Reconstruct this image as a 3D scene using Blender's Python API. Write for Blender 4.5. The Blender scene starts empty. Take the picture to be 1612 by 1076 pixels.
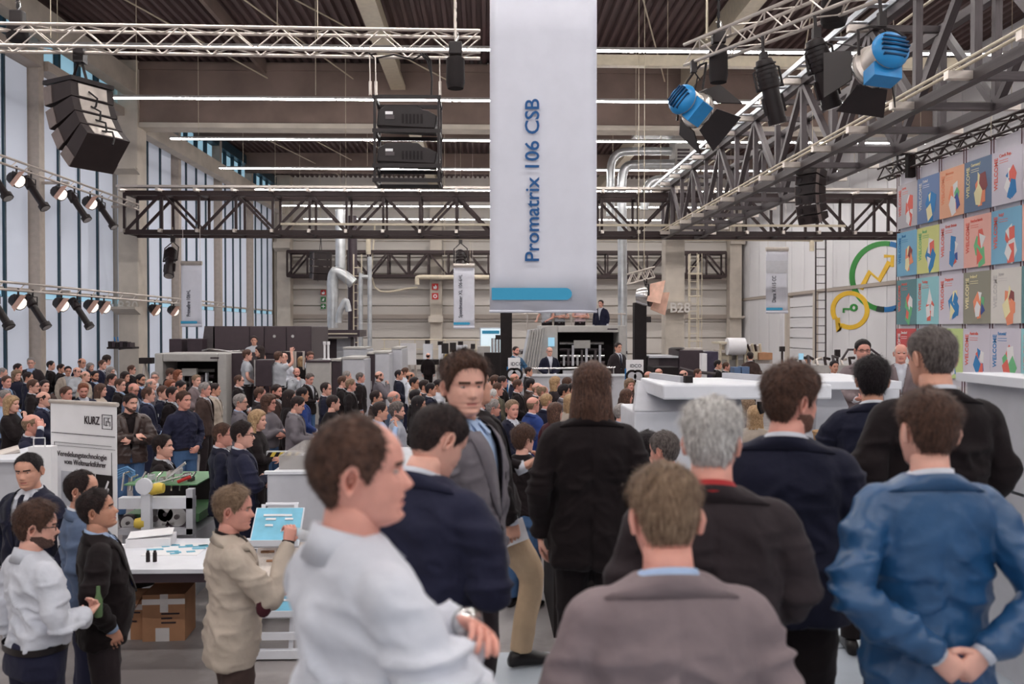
import bpy, bmesh, math, random
import numpy as np
from mathutils import Vector, Matrix, Euler

random.seed(7)
RNG = np.random.default_rng(7)
SC = bpy.context.scene
COL = SC.collection
PI = math.pi

# ------------------------------------------------------------------ camera
F, CX, CY, HC = 1400.0, 806.0, 538.0, 2.80
YAW, PITCH = math.atan((CX - 765) / F), math.atan((CY - 517) / F)
cam_d = bpy.data.cameras.new('camera')
cam = bpy.data.objects.new('camera', cam_d)
COL.objects.link(cam)
cam.location = (0, 0, HC)
cam.rotation_euler = (PI / 2 - PITCH, 0, -YAW)
cam_d.sensor_width = 36.0
cam_d.lens = F * 36.0 / 1612.0
cam_d.clip_end = 300
cam_d.dof.use_dof = True
cam_d.dof.focus_distance = 14.0
cam_d.dof.aperture_fstop = 2.5
SC.camera = cam
_cy, _sy, _cp, _sp = math.cos(YAW), math.sin(YAW), math.cos(PITCH), math.sin(PITCH)


def P(u, v, Y):
    """world point whose depth along the hall is Y, seen at photo pixel (u, v)"""
    a, b = (u - CX) / F, -(v - CY) / F
    y, z = _cp + b * _sp, -_sp + b * _cp
    dx, dy = a * _cy + y * _sy, -a * _sy + y * _cy
    t = Y / dy
    return Vector((dx * t, Y, HC + z * t))


# ------------------------------------------------------------------ world, light, exposure
w = bpy.data.worlds.new('sky')
SC.world = w
w.use_nodes = True
bg = w.node_tree.nodes['Background']
bg.inputs[0].default_value = (0.93, 0.95, 1.0, 1)
bg.inputs[1].default_value = 0.5
SC.view_settings.view_transform = 'Standard'
SC.view_settings.look = 'None'
SC.view_settings.gamma = 1.0
SC.view_settings.use_curve_mapping = False
SC.view_settings.exposure = 0.22
LAMP_POWER = 56.0
PANE_GLOW = 0.20
try:
    SC.cycles.use_denoising = True
    SC.cycles.max_bounces = 6
    SC.cycles.diffuse_bounces = 4
    SC.cycles.sample_clamp_indirect = 6.0
except Exception:
    pass

# ------------------------------------------------------------------ helpers
OFF = {}


def lin(c):
    c = c / 255.0
    return c / 12.92 if c <= 0.04045 else ((c + 0.055) / 1.055) ** 2.4


def rgb(r, g, b):
    return (lin(r), lin(g), lin(b))


MATS = {}


def mat(name, col=(.5, .5, .5), rough=.6, metal=0.0, var=.12, scale=6.0, bump=0.0, bscale=40.0, emit=0.0, spec=.4,
        stretch=None, col2=None, sheen=0.0, trans=0.0, alpha=1.0):
    if name in MATS:
        return MATS[name]
    m = bpy.data.materials.new(name)
    m.use_nodes = True
    nt = m.node_tree
    b = nt.nodes['Principled BSDF']
    b.inputs['Roughness'].default_value = rough
    b.inputs['Metallic'].default_value = metal
    b.inputs['Specular IOR Level'].default_value = spec
    if sheen:
        b.inputs['Sheen Weight'].default_value = sheen
    if trans:
        b.inputs['Transmission Weight'].default_value = trans
    if alpha < 1:
        b.inputs['Alpha'].default_value = alpha
    tc = nt.nodes.new('ShaderNodeTexCoord')
    mp = nt.nodes.new('ShaderNodeMapping')
    nt.links.new(tc.outputs['Object'], mp.inputs['Vector'])
    if stretch:
        mp.inputs['Scale'].default_value = stretch
    if var > 0 or col2:
        nz = nt.nodes.new('ShaderNodeTexNoise')
        nz.inputs['Scale'].default_value = scale
        nz.inputs['Detail'].default_value = 4
        nt.links.new(mp.outputs[0], nz.inputs['Vector'])
        mx = nt.nodes.new('ShaderNodeMix')
        mx.data_type = 'RGBA'
        rp = nt.nodes.new('ShaderNodeMapRange')
        rp.inputs[1].default_value = .35
        rp.inputs[2].default_value = .65
        nt.links.new(nz.outputs['Fac'], rp.inputs[0])
        nt.links.new(rp.outputs[0], mx.inputs['Factor'])
        c2 = col2 if col2 else tuple(min(1, x * (1 + var)) for x in col)
        c1 = col if col2 else tuple(x * (1 - var) for x in col)
        mx.inputs['A'].default_value = (*c1, 1)
        mx.inputs['B'].default_value = (*c2, 1)
        nt.links.new(mx.outputs['Result'], b.inputs['Base Color'])
    else:
        b.inputs['Base Color'].default_value = (*col, 1)
    if bump > 0:
        n2 = nt.nodes.new('ShaderNodeTexNoise')
        n2.inputs['Scale'].default_value = bscale
        n2.inputs['Detail'].default_value = 3
        nt.links.new(mp.outputs[0], n2.inputs['Vector'])
        bp = nt.nodes.new('ShaderNodeBump')
        bp.inputs['Strength'].default_value = bump
        bp.inputs['Distance'].default_value = .02
        nt.links.new(n2.outputs['Fac'], bp.inputs['Height'])
        nt.links.new(bp.outputs[0], b.inputs['Normal'])
    if emit > 0:
        b.inputs['Emission Color'].default_value = (*col, 1)
        b.inputs['Emission Strength'].default_value = emit
    MATS[name] = m
    return m


def tag(o, label=None, cat=None, group=None, kind=None):
    if label: o['label'] = label
    if cat: o['category'] = cat
    if group: o['group'] = group
    if kind: o['kind'] = kind
    return o


def thing(name, label, cat, loc=(0, 0, 0), rotz=0.0, group=None, kind=None):
    o = bpy.data.objects.new(name, None)
    o.empty_display_size = .1
    COL.objects.link(o)
    o.location = loc
    o.rotation_euler = (0, 0, rotz)
    OFF[o.name] = Vector(loc) if rotz == 0 else Vector((0, 0, 0))
    if label is None:
        kind = kind or 'structure'
    return tag(o, label, cat, group, kind)


def link(name, me, m=None, parent=None):
    o = bpy.data.objects.new(name, me)
    COL.objects.link(o)
    if m is not None:
        if len(me.materials) == 0:
            me.materials.append(m)
        if me.materials[0] is not m:
            o.material_slots[0].link = 'OBJECT'
            o.material_slots[0].material = m
    if parent is not None:
        o.parent = parent
        OFF[o.name] = OFF[parent.name]
    else:
        OFF[o.name] = Vector((0, 0, 0))
    return o


class MB:
    """collects shapes in world (or the thing's local) coordinates, builds ONE mesh object"""

    def __init__(s):
        s.v, s.f, s.sm = [], [], []

    def add(s, vs, fs, smooth=False):
        n = len(s.v)
        s.v.extend([tuple(x) for x in vs])
        s.f.extend([tuple(i + n for i in f) for f in fs])
        s.sm.extend([smooth] * len(fs))
        return s

    def box(s, a, b):
        x0, y0, z0 = [min(p, q) for p, q in zip(a, b)]
        x1, y1, z1 = [max(p, q) for p, q in zip(a, b)]
        return s.add([(x0, y0, z0), (x1, y0, z0), (x1, y1, z0), (x0, y1, z0), (x0, y0, z1), (x1, y0, z1), (x1, y1, z1), (x0, y1, z1)],
                     [(0, 3, 2, 1), (4, 5, 6, 7), (0, 1, 5, 4), (1, 2, 6, 5), (2, 3, 7, 6), (3, 0, 4, 7)])

    def obox(s, c, ax, ay, az):
        """oriented box: centre and three half-axis vectors"""
        c, ax, ay, az = Vector(c), Vector(ax), Vector(ay), Vector(az)
        vs = [c + ax * i + ay * j + az * k for k in (-1, 1) for j in (-1, 1) for i in (-1, 1)]
        return s.add(vs, [(0, 2, 3, 1), (4, 5, 7, 6), (0, 1, 5, 4), (1, 3, 7, 5), (3, 2, 6, 7), (2, 0, 4, 6)])

    def bar(s, p, q, wd, ht=None, up=(0, 0, 1)):
        p, q = Vector(p), Vector(q)
        d = (q - p)
        L = d.length
        d.normalize()
        up = Vector(up)
        if abs(d.dot(up)) > .98: up = Vector((0, 1, 0))
        x = d.cross(up).normalized()
        z = x.cross(d)
        return s.obox((p + q) / 2, d * L / 2, x * wd / 2, z * (ht or wd) / 2)

    def prism(s, pts, ext):
        """polygon (3-D points) extruded along ext"""
        n = len(pts)
        e = Vector(ext)
        vs = [Vector(p) for p in pts] + [Vector(p) + e for p in pts]
        fs = [tuple(range(n - 1, -1, -1)), tuple(range(n, 2 * n))] + [(i, (i + 1) % n, n + (i + 1) % n, n + i) for i in range(n)]
        return s.add(vs, fs)

    def tube(s, pts, r, n=8, cap=True, flat=None):
        """tube along a polyline; r a number or a list"""
        pts = [Vector(p) for p in pts]
        m = len(pts)
        rs = r if isinstance(r, (list, tuple)) else [r] * m
        vs, fs = [], []
        prev = None
        for i, p in enumerate(pts):
            d = (pts[min(i + 1, m - 1)] - pts[max(i - 1, 0)]).normalized()
            if prev is None:
                up = Vector((0, 0, 1)) if abs(d.z) < .9 else Vector((0, 1, 0))
                x = d.cross(up).normalized()
            else:
                x = (prev - d * prev.dot(d)).normalized()
            prev = x
            y = d.cross(x)
            for k in range(n):
                a = 2 * PI * k / n
                vs.append(p + (x * math.cos(a) + y * math.sin(a)) * rs[i])
        for i in range(m - 1):
            for k in range(n):
                fs.append((i * n + k, i * n + (k + 1) % n, (i + 1) * n + (k + 1) % n, (i + 1) * n + k))
        if cap:
            fs.append(tuple(range(n - 1, -1, -1)))
            fs.append(tuple((m - 1) * n + k for k in range(n)))
        return s.add(vs, fs, True)

    def lathe(s, prof, c=(0, 0, 0), axis='z', n=16):
        """prof: list of (radius, height)"""
        c = Vector(c)
        vs, fs = [], []
        for (r, h) in prof:
            for k in range(n):
                a = 2 * PI * k / n
                x, y = r * math.cos(a), r * math.sin(a)
                vs.append(c + {'z': Vector((x, y, h)), 'y': Vector((x, h, y)), 'x': Vector((h, x, y))}[axis])
        for i in range(len(prof) - 1):
            for k in range(n):
                fs.append((i * n + k, i * n + (k + 1) % n, (i + 1) * n + (k + 1) % n, (i + 1) * n + k))
        fs.append(tuple(range(n - 1, -1, -1)))
        fs.append(tuple((len(prof) - 1) * n + k for k in range(n)))
        return s.add(vs, fs, True)

    def mesh(s, name, off=None):
        me = bpy.data.meshes.new(name)
        vs = s.v if off is None else [(x - off[0], y - off[1], z - off[2]) for x, y, z in s.v]
        me.from_pydata(vs, [], s.f)
        me.polygons.foreach_set('use_smooth', s.sm)
        me.update()
        if any(s.sm): me.set_sharp_from_angle(angle=.7)
        return me

    def build(s, name, m, parent=None, label=None, cat=None, group=None, kind=None, bevel=0.0):
        if parent is None:
            # one-mesh thing: origin at its base centre
            a = np.array(s.v)
            lo, hi = a.min(0), a.max(0)
            off = Vector(((lo[0] + hi[0]) / 2, (lo[1] + hi[1]) / 2, lo[2]))
            me = s.mesh(name, off)
            o = link(name, me, m)
            o.location = off
            OFF[o.name] = off
        else:
            o = link(name, s.mesh(name, OFF[parent.name]), m, parent)
        if bevel:
            md = o.modifiers.new('bevel', 'BEVEL')
            md.width = bevel
            md.segments = 2
            md.limit_method = 'ANGLE'
        return tag(o, label, cat, group, kind)


_uc = MB().box((-.5, -.5, -.5), (.5, .5, .5)).mesh('bar')
_ut = MB().tube([(0, -.5, 0), (0, .5, 0)], .5, 8).mesh('tube')


def bar_obj(name, p, q, wd, ht, m, parent, tube=False, up=(0, 0, 1)):
    """a straight member as an object that shares the unit mesh"""
    p, q = Vector(p), Vector(q)
    d = q - p
    L = d.length
    d.normalize()
    up = Vector(up)
    if abs(d.dot(up)) > .98: up = Vector((0, 1, 0))
    x = d.cross(up).normalized()
    z = x.cross(d)
    me = _ut if tube else _uc
    if len(me.materials) == 0: me.materials.append(None)
    o = bpy.data.objects.new(name, me)
    COL.objects.link(o)
    o.material_slots[0].link = 'OBJECT'
    o.material_slots[0].material = m
    c = (p + q) / 2 - (OFF[parent.name] if parent else Vector((0, 0, 0)))
    M = Matrix((x * wd, d * L, z * ht)).transposed().to_4x4()
    M.translation = c
    if parent:
        o.parent = parent
        OFF[o.name] = OFF[parent.name]
    o.matrix_local = M
    return o


_txt = {}


def text_mesh(body, size=1.0, bold=0.0, align='LEFT', ext=.002):
    k = (body, size, bold, align, ext)
    if k in _txt: return _txt[k]
    cu = bpy.data.curves.new('lettering', 'FONT')
    cu.body, cu.size, cu.offset, cu.extrude, cu.align_x = body, size, bold * size, ext, align
    cu.resolution_u = 3
    ob = bpy.data.objects.new('tmp', cu)
    COL.objects.link(ob)
    dg = bpy.context.evaluated_depsgraph_get()
    me = bpy.data.meshes.new_from_object(ob.evaluated_get(dg))
    bpy.data.objects.remove(ob)
    me.name = 'lettering'
    _txt[k] = me
    return me


def text_obj(name, body, size, m, parent, origin, right, up, bold=0.0, align='LEFT', sx=1.0):
    me = text_mesh(body, size, bold, align)
    o = bpy.data.objects.new(name, me)
    COL.objects.link(o)
    if len(me.materials) == 0: me.materials.append(m)
    o.material_slots[0].link = 'OBJECT'
    o.material_slots[0].material = m
    r, u = Vector(right).normalized(), Vector(up).normalized()
    M = Matrix((r * sx, u, r.cross(u))).transposed().to_4x4()
    M.translation = Vector(origin) - OFF[parent.name]
    o.parent = parent
    OFF[o.name] = OFF[parent.name]
    o.matrix_local = M
    return o


# ------------------------------------------------------------------ shared materials
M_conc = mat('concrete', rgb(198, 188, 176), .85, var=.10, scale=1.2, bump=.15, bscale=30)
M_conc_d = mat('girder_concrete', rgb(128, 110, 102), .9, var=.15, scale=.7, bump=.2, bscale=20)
M_deck = mat('roof_deck_steel', rgb(92, 73, 72), .6, var=.12, scale=.5)
M_wallp = mat('wall_panel_grey', rgb(200, 193, 186), .6, var=.06, scale=.6)
M_wallr = mat('wall_panel_white', rgb(226, 224, 226), .6, var=.05, scale=.5)
M_frame = mat('window_frame_beige', rgb(178, 166, 156), .55, var=.06)
M_mull = mat('mullion_dark', rgb(40, 66, 80), .4, var=.05)
M_dark = mat('dark_steel', rgb(46, 32, 32), .5, .2, var=.15)
M_grey = mat('grey_steel', rgb(84, 77, 79), .5, .3, var=.12)
M_alu = mat('aluminium', rgb(206, 196, 188), .35, .55, var=.08)
M_alub = mat('bright_aluminium', rgb(222, 226, 232), .3, .5, var=.06)
M_galv = mat('galvanised_duct', rgb(200, 202, 204), .32, .65, var=.12, scale=3)
M_cream = mat('cream_pipe', rgb(206, 194, 172), .5, var=.06)
M_black = mat('black_metal', rgb(30, 20, 21), .45, var=.15)
M_blackm = mat('black_matte', rgb(26, 18, 19), .8, var=.15)
M_white = mat('white_lacquer', rgb(226, 227, 233), .4, var=.03)
M_lgrey = mat('light_grey_lacquer', rgb(192, 192, 198), .45, var=.04)
M_mgrey = mat('machine_grey', rgb(176, 172, 168), .45, var=.05)
M_dgrey = mat('machine_dark', rgb(62, 50, 56), .4, var=.08)
M_lamp = mat('lamp_tube', (1, .96, .935), emit=LAMP_POWER, var=0)
M_pane = mat('window_blind_lit', rgb(204, 210, 224), .8, var=.0, emit=PANE_GLOW)
M_glass = mat('window_glass_sky', rgb(150, 190, 210), .1, var=0, emit=.55)
M_cable = mat('cable_black', rgb(24, 18, 20), .6, var=0)
M_chrome = mat('polished_steel', rgb(210, 208, 206), .22, .9, var=.08)
M_cardb = mat('cardboard', rgb(176, 130, 98), .85, var=.10, scale=4, bump=.1)
M_paper = mat('paper_white', rgb(236, 234, 236), .7, var=.02)
M_blue = mat('lamp_blue', rgb(40, 134, 196), .35, var=.06)
# ------------------------------------------------------------------ the hall
XL, XR, YB, ZR = -13.8, 17.3, 60.0, 12.9


def box_obj(name, a, b, m, parent):
    a, b = Vector(a), Vector(b)
    lo = Vector(min(p, q) for p, q in zip(a, b))
    hi = Vector(max(p, q) for p, q in zip(a, b))
    c = (lo + hi) / 2
    if len(_uc.materials) == 0: _uc.materials.append(None)
    o = bpy.data.objects.new(name, _uc)
    COL.objects.link(o)
    o.material_slots[0].link = 'OBJECT'
    o.material_slots[0].material = m
    if parent:
        o.parent = parent
        OFF[o.name] = OFF[parent.name]
        c = c - OFF[parent.name]
    o.location = c
    o.scale = hi - lo
    return o


def floor_material():
    m = mat('floor_concrete', rgb(150, 144, 142), .5, var=.0, bump=.08, bscale=8)
    nt = m.node_tree
    b = nt.nodes['Principled BSDF']
    tc = nt.nodes.new('ShaderNodeTexCoord')
    n1 = nt.nodes.new('ShaderNodeTexNoise'); n1.inputs['Scale'].default_value = .8; n1.inputs['Detail'].default_value = 6
    n2 = nt.nodes.new('ShaderNodeTexNoise'); n2.inputs['Scale'].default_value = 5; n2.inputs['Detail'].default_value = 5
    r = nt.nodes.new('ShaderNodeValToRGB')
    r.color_ramp.elements[0].position = .36; r.color_ramp.elements[0].color = (*rgb(118, 111, 111), 1)
    r.color_ramp.elements[1].position = .62; r.color_ramp.elements[1].color = (*rgb(152, 146, 145), 1)
    mx = nt.nodes.new('ShaderNodeMath'); mx.operation = 'MULTIPLY_ADD'; mx.inputs[1].default_value = .35
    nt.links.new(tc.outputs['Object'], n1.inputs['Vector']); nt.links.new(tc.outputs['Object'], n2.inputs['Vector'])
    nt.links.new(n2.outputs['Fac'], mx.inputs[0])
    sb = nt.nodes.new('ShaderNodeMath'); sb.operation = 'SUBTRACT'; sb.inputs[1].default_value = .175
    nt.links.new(n1.outputs['Fac'], sb.inputs[0]); nt.links.new(sb.outputs[0], mx.inputs[2])
    nt.links.new(mx.outputs[0], r.inputs['Fac']); nt.links.new(r.outputs['Color'], b.inputs['Base Color'])
    return m


MB().box((-16, -8, -.3), (19, YB + .5, 0)).build('floor', floor_material(), kind='structure')

# roof deck: trapezoidal ribs running along the hall
mb = MB()
per, amp = .32, .13
xs = []
x = -14.2
while x < 18.5:
    xs += [(x, 0), (x + per * .35, 0), (x + per * .5, amp), (x + per * .85, amp)]
    x += per
vs, fs = [], []
for (x, dz) in xs:
    vs += [(x, -8, ZR + dz), (x, YB, ZR + dz)]
for i in range(len(xs) - 1):
    fs.append((2 * i, 2 * i + 2, 2 * i + 3, 2 * i + 1))
mb.add(vs, fs)
mb.build('ceiling', M_deck, kind='structure')

ZG0 = P(400, 201, 34).z
for i, (gy, z0, th) in enumerate([(34.1, ZG0, .7), (8.0, ZG0, .7)]):
    g = thing('trim_girder', None, None, (0, gy, z0))
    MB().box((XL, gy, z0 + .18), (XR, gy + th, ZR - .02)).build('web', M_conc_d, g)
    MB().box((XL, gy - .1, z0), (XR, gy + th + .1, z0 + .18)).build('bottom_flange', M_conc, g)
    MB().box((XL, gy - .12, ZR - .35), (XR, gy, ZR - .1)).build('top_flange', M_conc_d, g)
for gy in (42.6, 51.5):
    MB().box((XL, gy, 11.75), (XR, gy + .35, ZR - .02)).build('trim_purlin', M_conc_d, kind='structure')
for bx, bw in ((-3.6, .55), (7.3, .45)):
    t = thing('trim_roof_beam', None, None, (bx, 14, 11.85))
    for k, (ya, yb) in enumerate([(14, 34), (34.85, 59.8)]):
        MB().box((bx, ya, 11.85), (bx + bw, yb, 12.0)).box((bx + bw * .35, ya, 12.0), (bx + bw * .65, yb, ZR - .02)).build('beam', M_cream, t)
for bx in (-8.4, 1.8, 12.2):
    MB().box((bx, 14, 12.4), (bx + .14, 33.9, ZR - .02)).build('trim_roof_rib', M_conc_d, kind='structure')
# diagonal tie rods below the deck
tie = thing('trim_tie_rods', None, None, (0, 28, 12))
for (xa, xb, ya, yb) in [(-12, -8.2, 22, 33.8), (-8.3, -5, 22, 33.8), (-6, -1.5, 26, 33.8), (1.5, 4.2, 25, 33.8), (4, 6.8, 24, 33.8),
                         (-11, -7.5, 36, 50), (-8, -5, 36, 50), (-13, -9, 37, 55), (2, 5, 36, 50), (9, 12, 24, 33.8)]:
    bar_obj('tie_rod', (xa, ya, 12.55), (xb, yb, 12.2), .05, .05, M_cream, tie, tube=True)

# left window wall
MB().box((XL - .5, -8, 0), (XL - .35, YB, ZR)).build('wall_left', M_conc, kind='structure')
posts = [9.3, 15.5, 21.7, 27.9, 34.1, 40.3, 46.5, 52.7, 59.0]
for i in range(len(posts) - 1):
    ya, yb = posts[i], posts[i + 1]
    wn = thing('window_%d' % (i + 1), None, None, (XL, (ya + yb) / 2, 0))
    a, b = ya + .2, yb - .2
    n = 4
    wdt = (b - a) / n
    for k in range(n):
        p0, p1 = a + k * wdt + .05, a + (k + 1) * wdt - .05
        box_obj('blind', (XL - .22, p0, 4.0), (XL - .19, p1, 10.75), M_pane, wn)
        box_obj('blind', (XL - .22, p0, .35), (XL - .19, p1, 3.72), M_pane, wn)
        box_obj('pane', (XL - .24, p0, 3.74), (XL - .23, p1, 3.98), M_glass, wn)
        box_obj('pane', (XL - .24, p0 + .12, 11.25), (XL - .23, p1 - .12, 12.15), M_glass, wn)
        if k:
            box_obj('mullion', (XL - .25, p0 - .1, .3), (XL - .12, p0, 10.8), M_mull, wn)
            box_obj('clerestory_post', (XL - .25, p0 - .14, 11.1), (XL - .1, p0 + .04, 12.3), M_mull, wn)
    box_obj('transom', (XL - .25, a, 3.93), (XL - .16, b, 4.02), M_frame, wn)
    box_obj('sill_beam', (XL - .3, a, 10.78), (XL + .25, b, 11.08), M_frame, wn)
    box_obj('head_beam', (XL - .3, a, 12.2), (XL + .1, b, 12.7), M_mull, wn)
    box_obj('base_panel', (XL - .3, a, 0), (XL - .15, b, .33), M_frame, wn)
for i, y in enumerate(posts):
    if abs(y - 34.1) < .2 or abs(y - 59) < .2 or y < 10:
        continue
    MB().box((XL - .3, y - .17, 0), (XL + .12, y + .17, 12.6)).build('trim_window_post', M_frame, kind='structure')
# eaves beam inside the left wall
MB().box((XL + .25, 9, 11.55), (XL + .75, 33.9, 12.35)).build('trim_eaves_beam', M_conc, kind='structure')
MB().box((XL + .25, 34.9, 10.3), (XL + .7, 58.8, 11.0)).build('trim_crane_beam', M_conc, kind='structure')


def number_plate(c, u0, v0, txt, y, s=.34):
    pass


def column(x, y, w, d, name, corbels, z1=12.9):
    c = thing('trim_' + name, None, None, (x, y, 0))
    MB().box((x - w / 2, y, 0), (x + w / 2, y + d, z1 - .02)).build('shaft', M_conc, c, bevel=.03)
    for (z0, zt, out) in corbels:
        # wedge-shaped corbel pointing to the viewer
        MB().prism([(x - w / 2 - .08, y + .02, z0 + .55), (x - w / 2 - .08, y - out, z0 + .75), (x - w / 2 - .08, y - out, zt), (x - w / 2 - .08, y + .02, zt)],
                   (w + .16, 0, 0)).build('corbel', M_conc, c)
    return c


cl = column(XL + .35, 33.9, .75, .9, 'column', [(P(200, 518, 33).z, P(200, 482, 33).z, .55), (P(200, 292, 33).z, P(200, 262, 33).z, .5)])
text_obj('number', 'B30', .5, mat('number_paint', rgb(222, 216, 210), .7), cl, (XL - .05, 33.85, P(190, 488, 33.8).z), (1, 0, 0), (0, 0, 1), .01)
c2 = column(P(1063, 400, 34).x, 34.0, .74, .8, 'middle_column', [(P(1060, 517, 34).z, P(1060, 475, 34).z, .8)], z1=8.05)
text_obj('number', 'B28', .5, MATS['number_paint'], c2, (P(1055, 490, 33.1).x, 33.18, P(1055, 491, 33.1).z), (1, 0, 0), (0, 0, 1), .02)
column(XL + .5, 58.9, .9, .9, 'corner_column', [(P(440, 395, 59).z - .6, P(440, 382, 59).z, .6)])
cb = column(P(686, 400, 59).x, 59.2, .8, .7, 'back_column', [(P(686, 515, 59).z, P(686, 507, 59).z, .5)])
column(P(1158, 400, 59).x, 58.9, .8, .9, 'far_column', [(P(1158, 515, 59).z, P(1158, 500, 59).z, .5), (P(1158, 395, 59).z, P(1158, 385, 59).z, .5)])

# back wall: sheet panels, rails
MB().box((XL - .4, YB + .2, 0), (XR + .3, YB + .4, ZR + .2)).build('wall_back', M_conc, kind='structure')
wb = bpy.data.objects['wall_back']
xb = [XL, P(686, 400, 60).x, P(870, 400, 60).x, P(1063, 400, 60).x, XR]
for i in range(4):
    z = .05
    k = 0
    while z < 12.6:
        h = 1.08
        box_obj('wall_panel', (xb[i] + .35, YB + .02, z), (xb[i + 1] - .35, YB + .16, z + h - .07), M_wallp, wb)
        z += h
        k += 1
    for zz in (P(600, 498, 60).z, P(600, 437, 60).z, P(600, 372, 60).z):
        box_obj('wall_rail', (xb[i], YB - .25, zz - .14), (xb[i + 1], YB + .02, zz + .14), M_frame, wb)

# right wall with standing panels, a sectional door and the painted logo
MB().box((XR + .2, -8, 0), (XR + .4, YB, ZR + .2)).build('wall_right', M_wallr, kind='structure')
wr = bpy.data.objects['wall_right']
ZL = P(1284, 459, 46.6).z
y = 18.0
while y < 59.5:
    door = 46.2 < y + 1 < 51.4
    box_obj('wall_panel', (XR + .02, y, ZL + .1), (XR + .2, y + 1.95, 12.7), M_wallr, wr)
    if not door:
        box_obj('wall_panel', (XR + .02, y, .05), (XR + .2, y + 1.95, ZL - .1), M_wallr, wr)
    y += 2.0
box_obj('wall_rail', (XR - .06, 18, ZL - .08), (XR + .2, 59.5, ZL + .08), M_frame, wr)
dr = thing('door_1', None, None, (XR, 48.5, 0))
for k in range(8):
    box_obj('door_slat', (XR + .04, 46.4, .03 + k * .57), (XR + .2, 50.4, .03 + k * .57 + .52), M_wallr, dr)
for yy in (46.1, 50.5):
    box_obj('door_frame', (XR - .12, yy - .2, 0), (XR + .2, yy + .2, ZL), M_conc, dr)

# painted logo on the right wall: two speech bubbles, an arrow and a key (flat print)
M_lg = mat('logo_green', rgb(46, 140, 56), .6, var=.03)
M_lb = mat('logo_blue', rgb(24, 112, 176), .6, var=.03)
M_ly = mat('logo_yellow', rgb(236, 190, 52), .6, var=.03)
M_ldk = mat('logo_dark', rgb(34, 54, 50), .6, var=.03)


def onwall(u, v):
    # the point of the right wall seen at this pixel
    a = P(u, v, 10) - Vector((0, 0, HC))
    t = (XR - .0) / a.x
    return Vector((0, 0, HC)) + a * t


def logo_strip(name, pts, wpx, m, parent, dx=.0):
    mb = MB()
    n = len(pts)
    vs = []
    for i, (u, v) in enumerate(pts):
        a, b = pts[max(i - 1, 0)], pts[min(i + 1, n - 1)]
        d = Vector((b[0] - a[0], b[1] - a[1])).normalized()
        nx, ny = -d.y * wpx / 2, d.x * wpx / 2
        for sg in (1, -1):
            p = onwall(u + nx * sg, v + ny * sg)
            p.x = XR - .005 - dx
            vs.append(p)
        for sg in (1, -1):
            p = onwall(u + nx * sg, v + ny * sg)
            p.x = XR + .02
            vs.append(p)
    fs = []
    for i in range(n - 1):
        a, b = 4 * i, 4 * i + 4
        fs += [(a, a + 1, b + 1, b), (a + 2, b + 2, b + 3, a + 3), (a, b, b + 2, a + 2), (a + 1, a + 3, b + 3, b + 1)]
    fs += [(0, 2, 3, 1), (4 * n - 4, 4 * n - 3, 4 * n - 1, 4 * n - 2)]
    mb.add(vs, fs)
    return mb.build(name, m, parent)


def arc(cu, cv, r, a0, a1, n=24):
    return [(cu + r * math.cos(math.radians(a0 + (a1 - a0) * i / n)), cv + r * math.sin(math.radians(a0 + (a1 - a0) * i / n))) for i in range(n + 1)]


lg = thing('wall_logo', 'large green, blue and yellow speech bubble logo on the white right wall', 'logo', tuple(onwall(1385, 525)))
logo_strip('green_bubble', arc(1393, 435, 52, 105, 278), 8, M_lg, lg)
logo_strip('blue_bubble', arc(1393, 435, 52, 279, 400), 8, M_lb, lg)
logo_strip('dark_overlap', arc(1393, 435, 52, 92, 104, 5), 9, M_ldk, lg, .01)
logo_strip('blue_bubble_base', arc(1393, 435, 52, 91, 58, 8) + [(1411, 489), (1417, 492), (1424, 470)], 8, M_lb, lg)
logo_strip('yellow_bubble', arc(1338, 488, 27, 150, 300, 20), 7, M_ly, lg, .004)
logo_strip('yellow_bubble', arc(1338, 488, 27, -60, 125, 20) + [(1320, 521), (1318, 500)], 7, M_ly, lg, .004)
logo_strip('arrow_line', [(1355, 455), (1369, 428), (1384, 441), (1400, 412)], 7, M_ly, lg, .01)
logo_strip('arrow_head', [(1392, 403), (1405, 403), (1404, 420)], 5, M_ly, lg, .012)
logo_strip('key', [(1328, 492), (1328, 486), (1340, 486)], 3, M_lg, lg, .01)
logo_strip('key_ring', arc(1344, 484, 4.5, 0, 360, 12), 3, M_lg, lg, .012)

# platform on which the photographer's neighbours stand
M_plat = mat('platform_blue_grey', rgb(170, 178, 188), .5, var=.05, scale=3)
PZ = .88
pl = thing('trim_platform', None, None, (1, 2, 0))
for (a, b) in [((-.85, -3, 0), (1.75, 5.25, PZ)), ((1.77, -3, 0), (6.5, 5.25, PZ)), ((1.77, 5.27, 0), (6.5, 8.0, PZ)), ((-.85, 5.27, 0), (1.75, 5.6, PZ * .5))]:
    MB().box(a, b).build('deck_panel', M_plat, pl)
# white parapet at the right of the platform
pw = thing('trim_parapet', None, None, (3, 3, 0))
zt = P(1600, 598, 4.76).z
for (ya, yb) in [(1.2, 3.05), (3.07, 5.2)]:
    MB().box((2.86, ya, 0), (3.05, yb, zt - .62)).build('panel', M_lgrey, pw)
    MB().box((2.86, ya, zt - .6), (3.05, yb, zt - .03)).build('panel', M_lgrey, pw)
MB().box((2.8, 1.2, zt - .03), (3.1, 5.22, zt + .02)).build('coping', M_white, pw)
MB().box((2.78, 4.62, P(1600, 985, 4.7).z), (2.86, 4.7, P(1600, 968, 4.7).z)).build('handle', M_black, pw)

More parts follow.
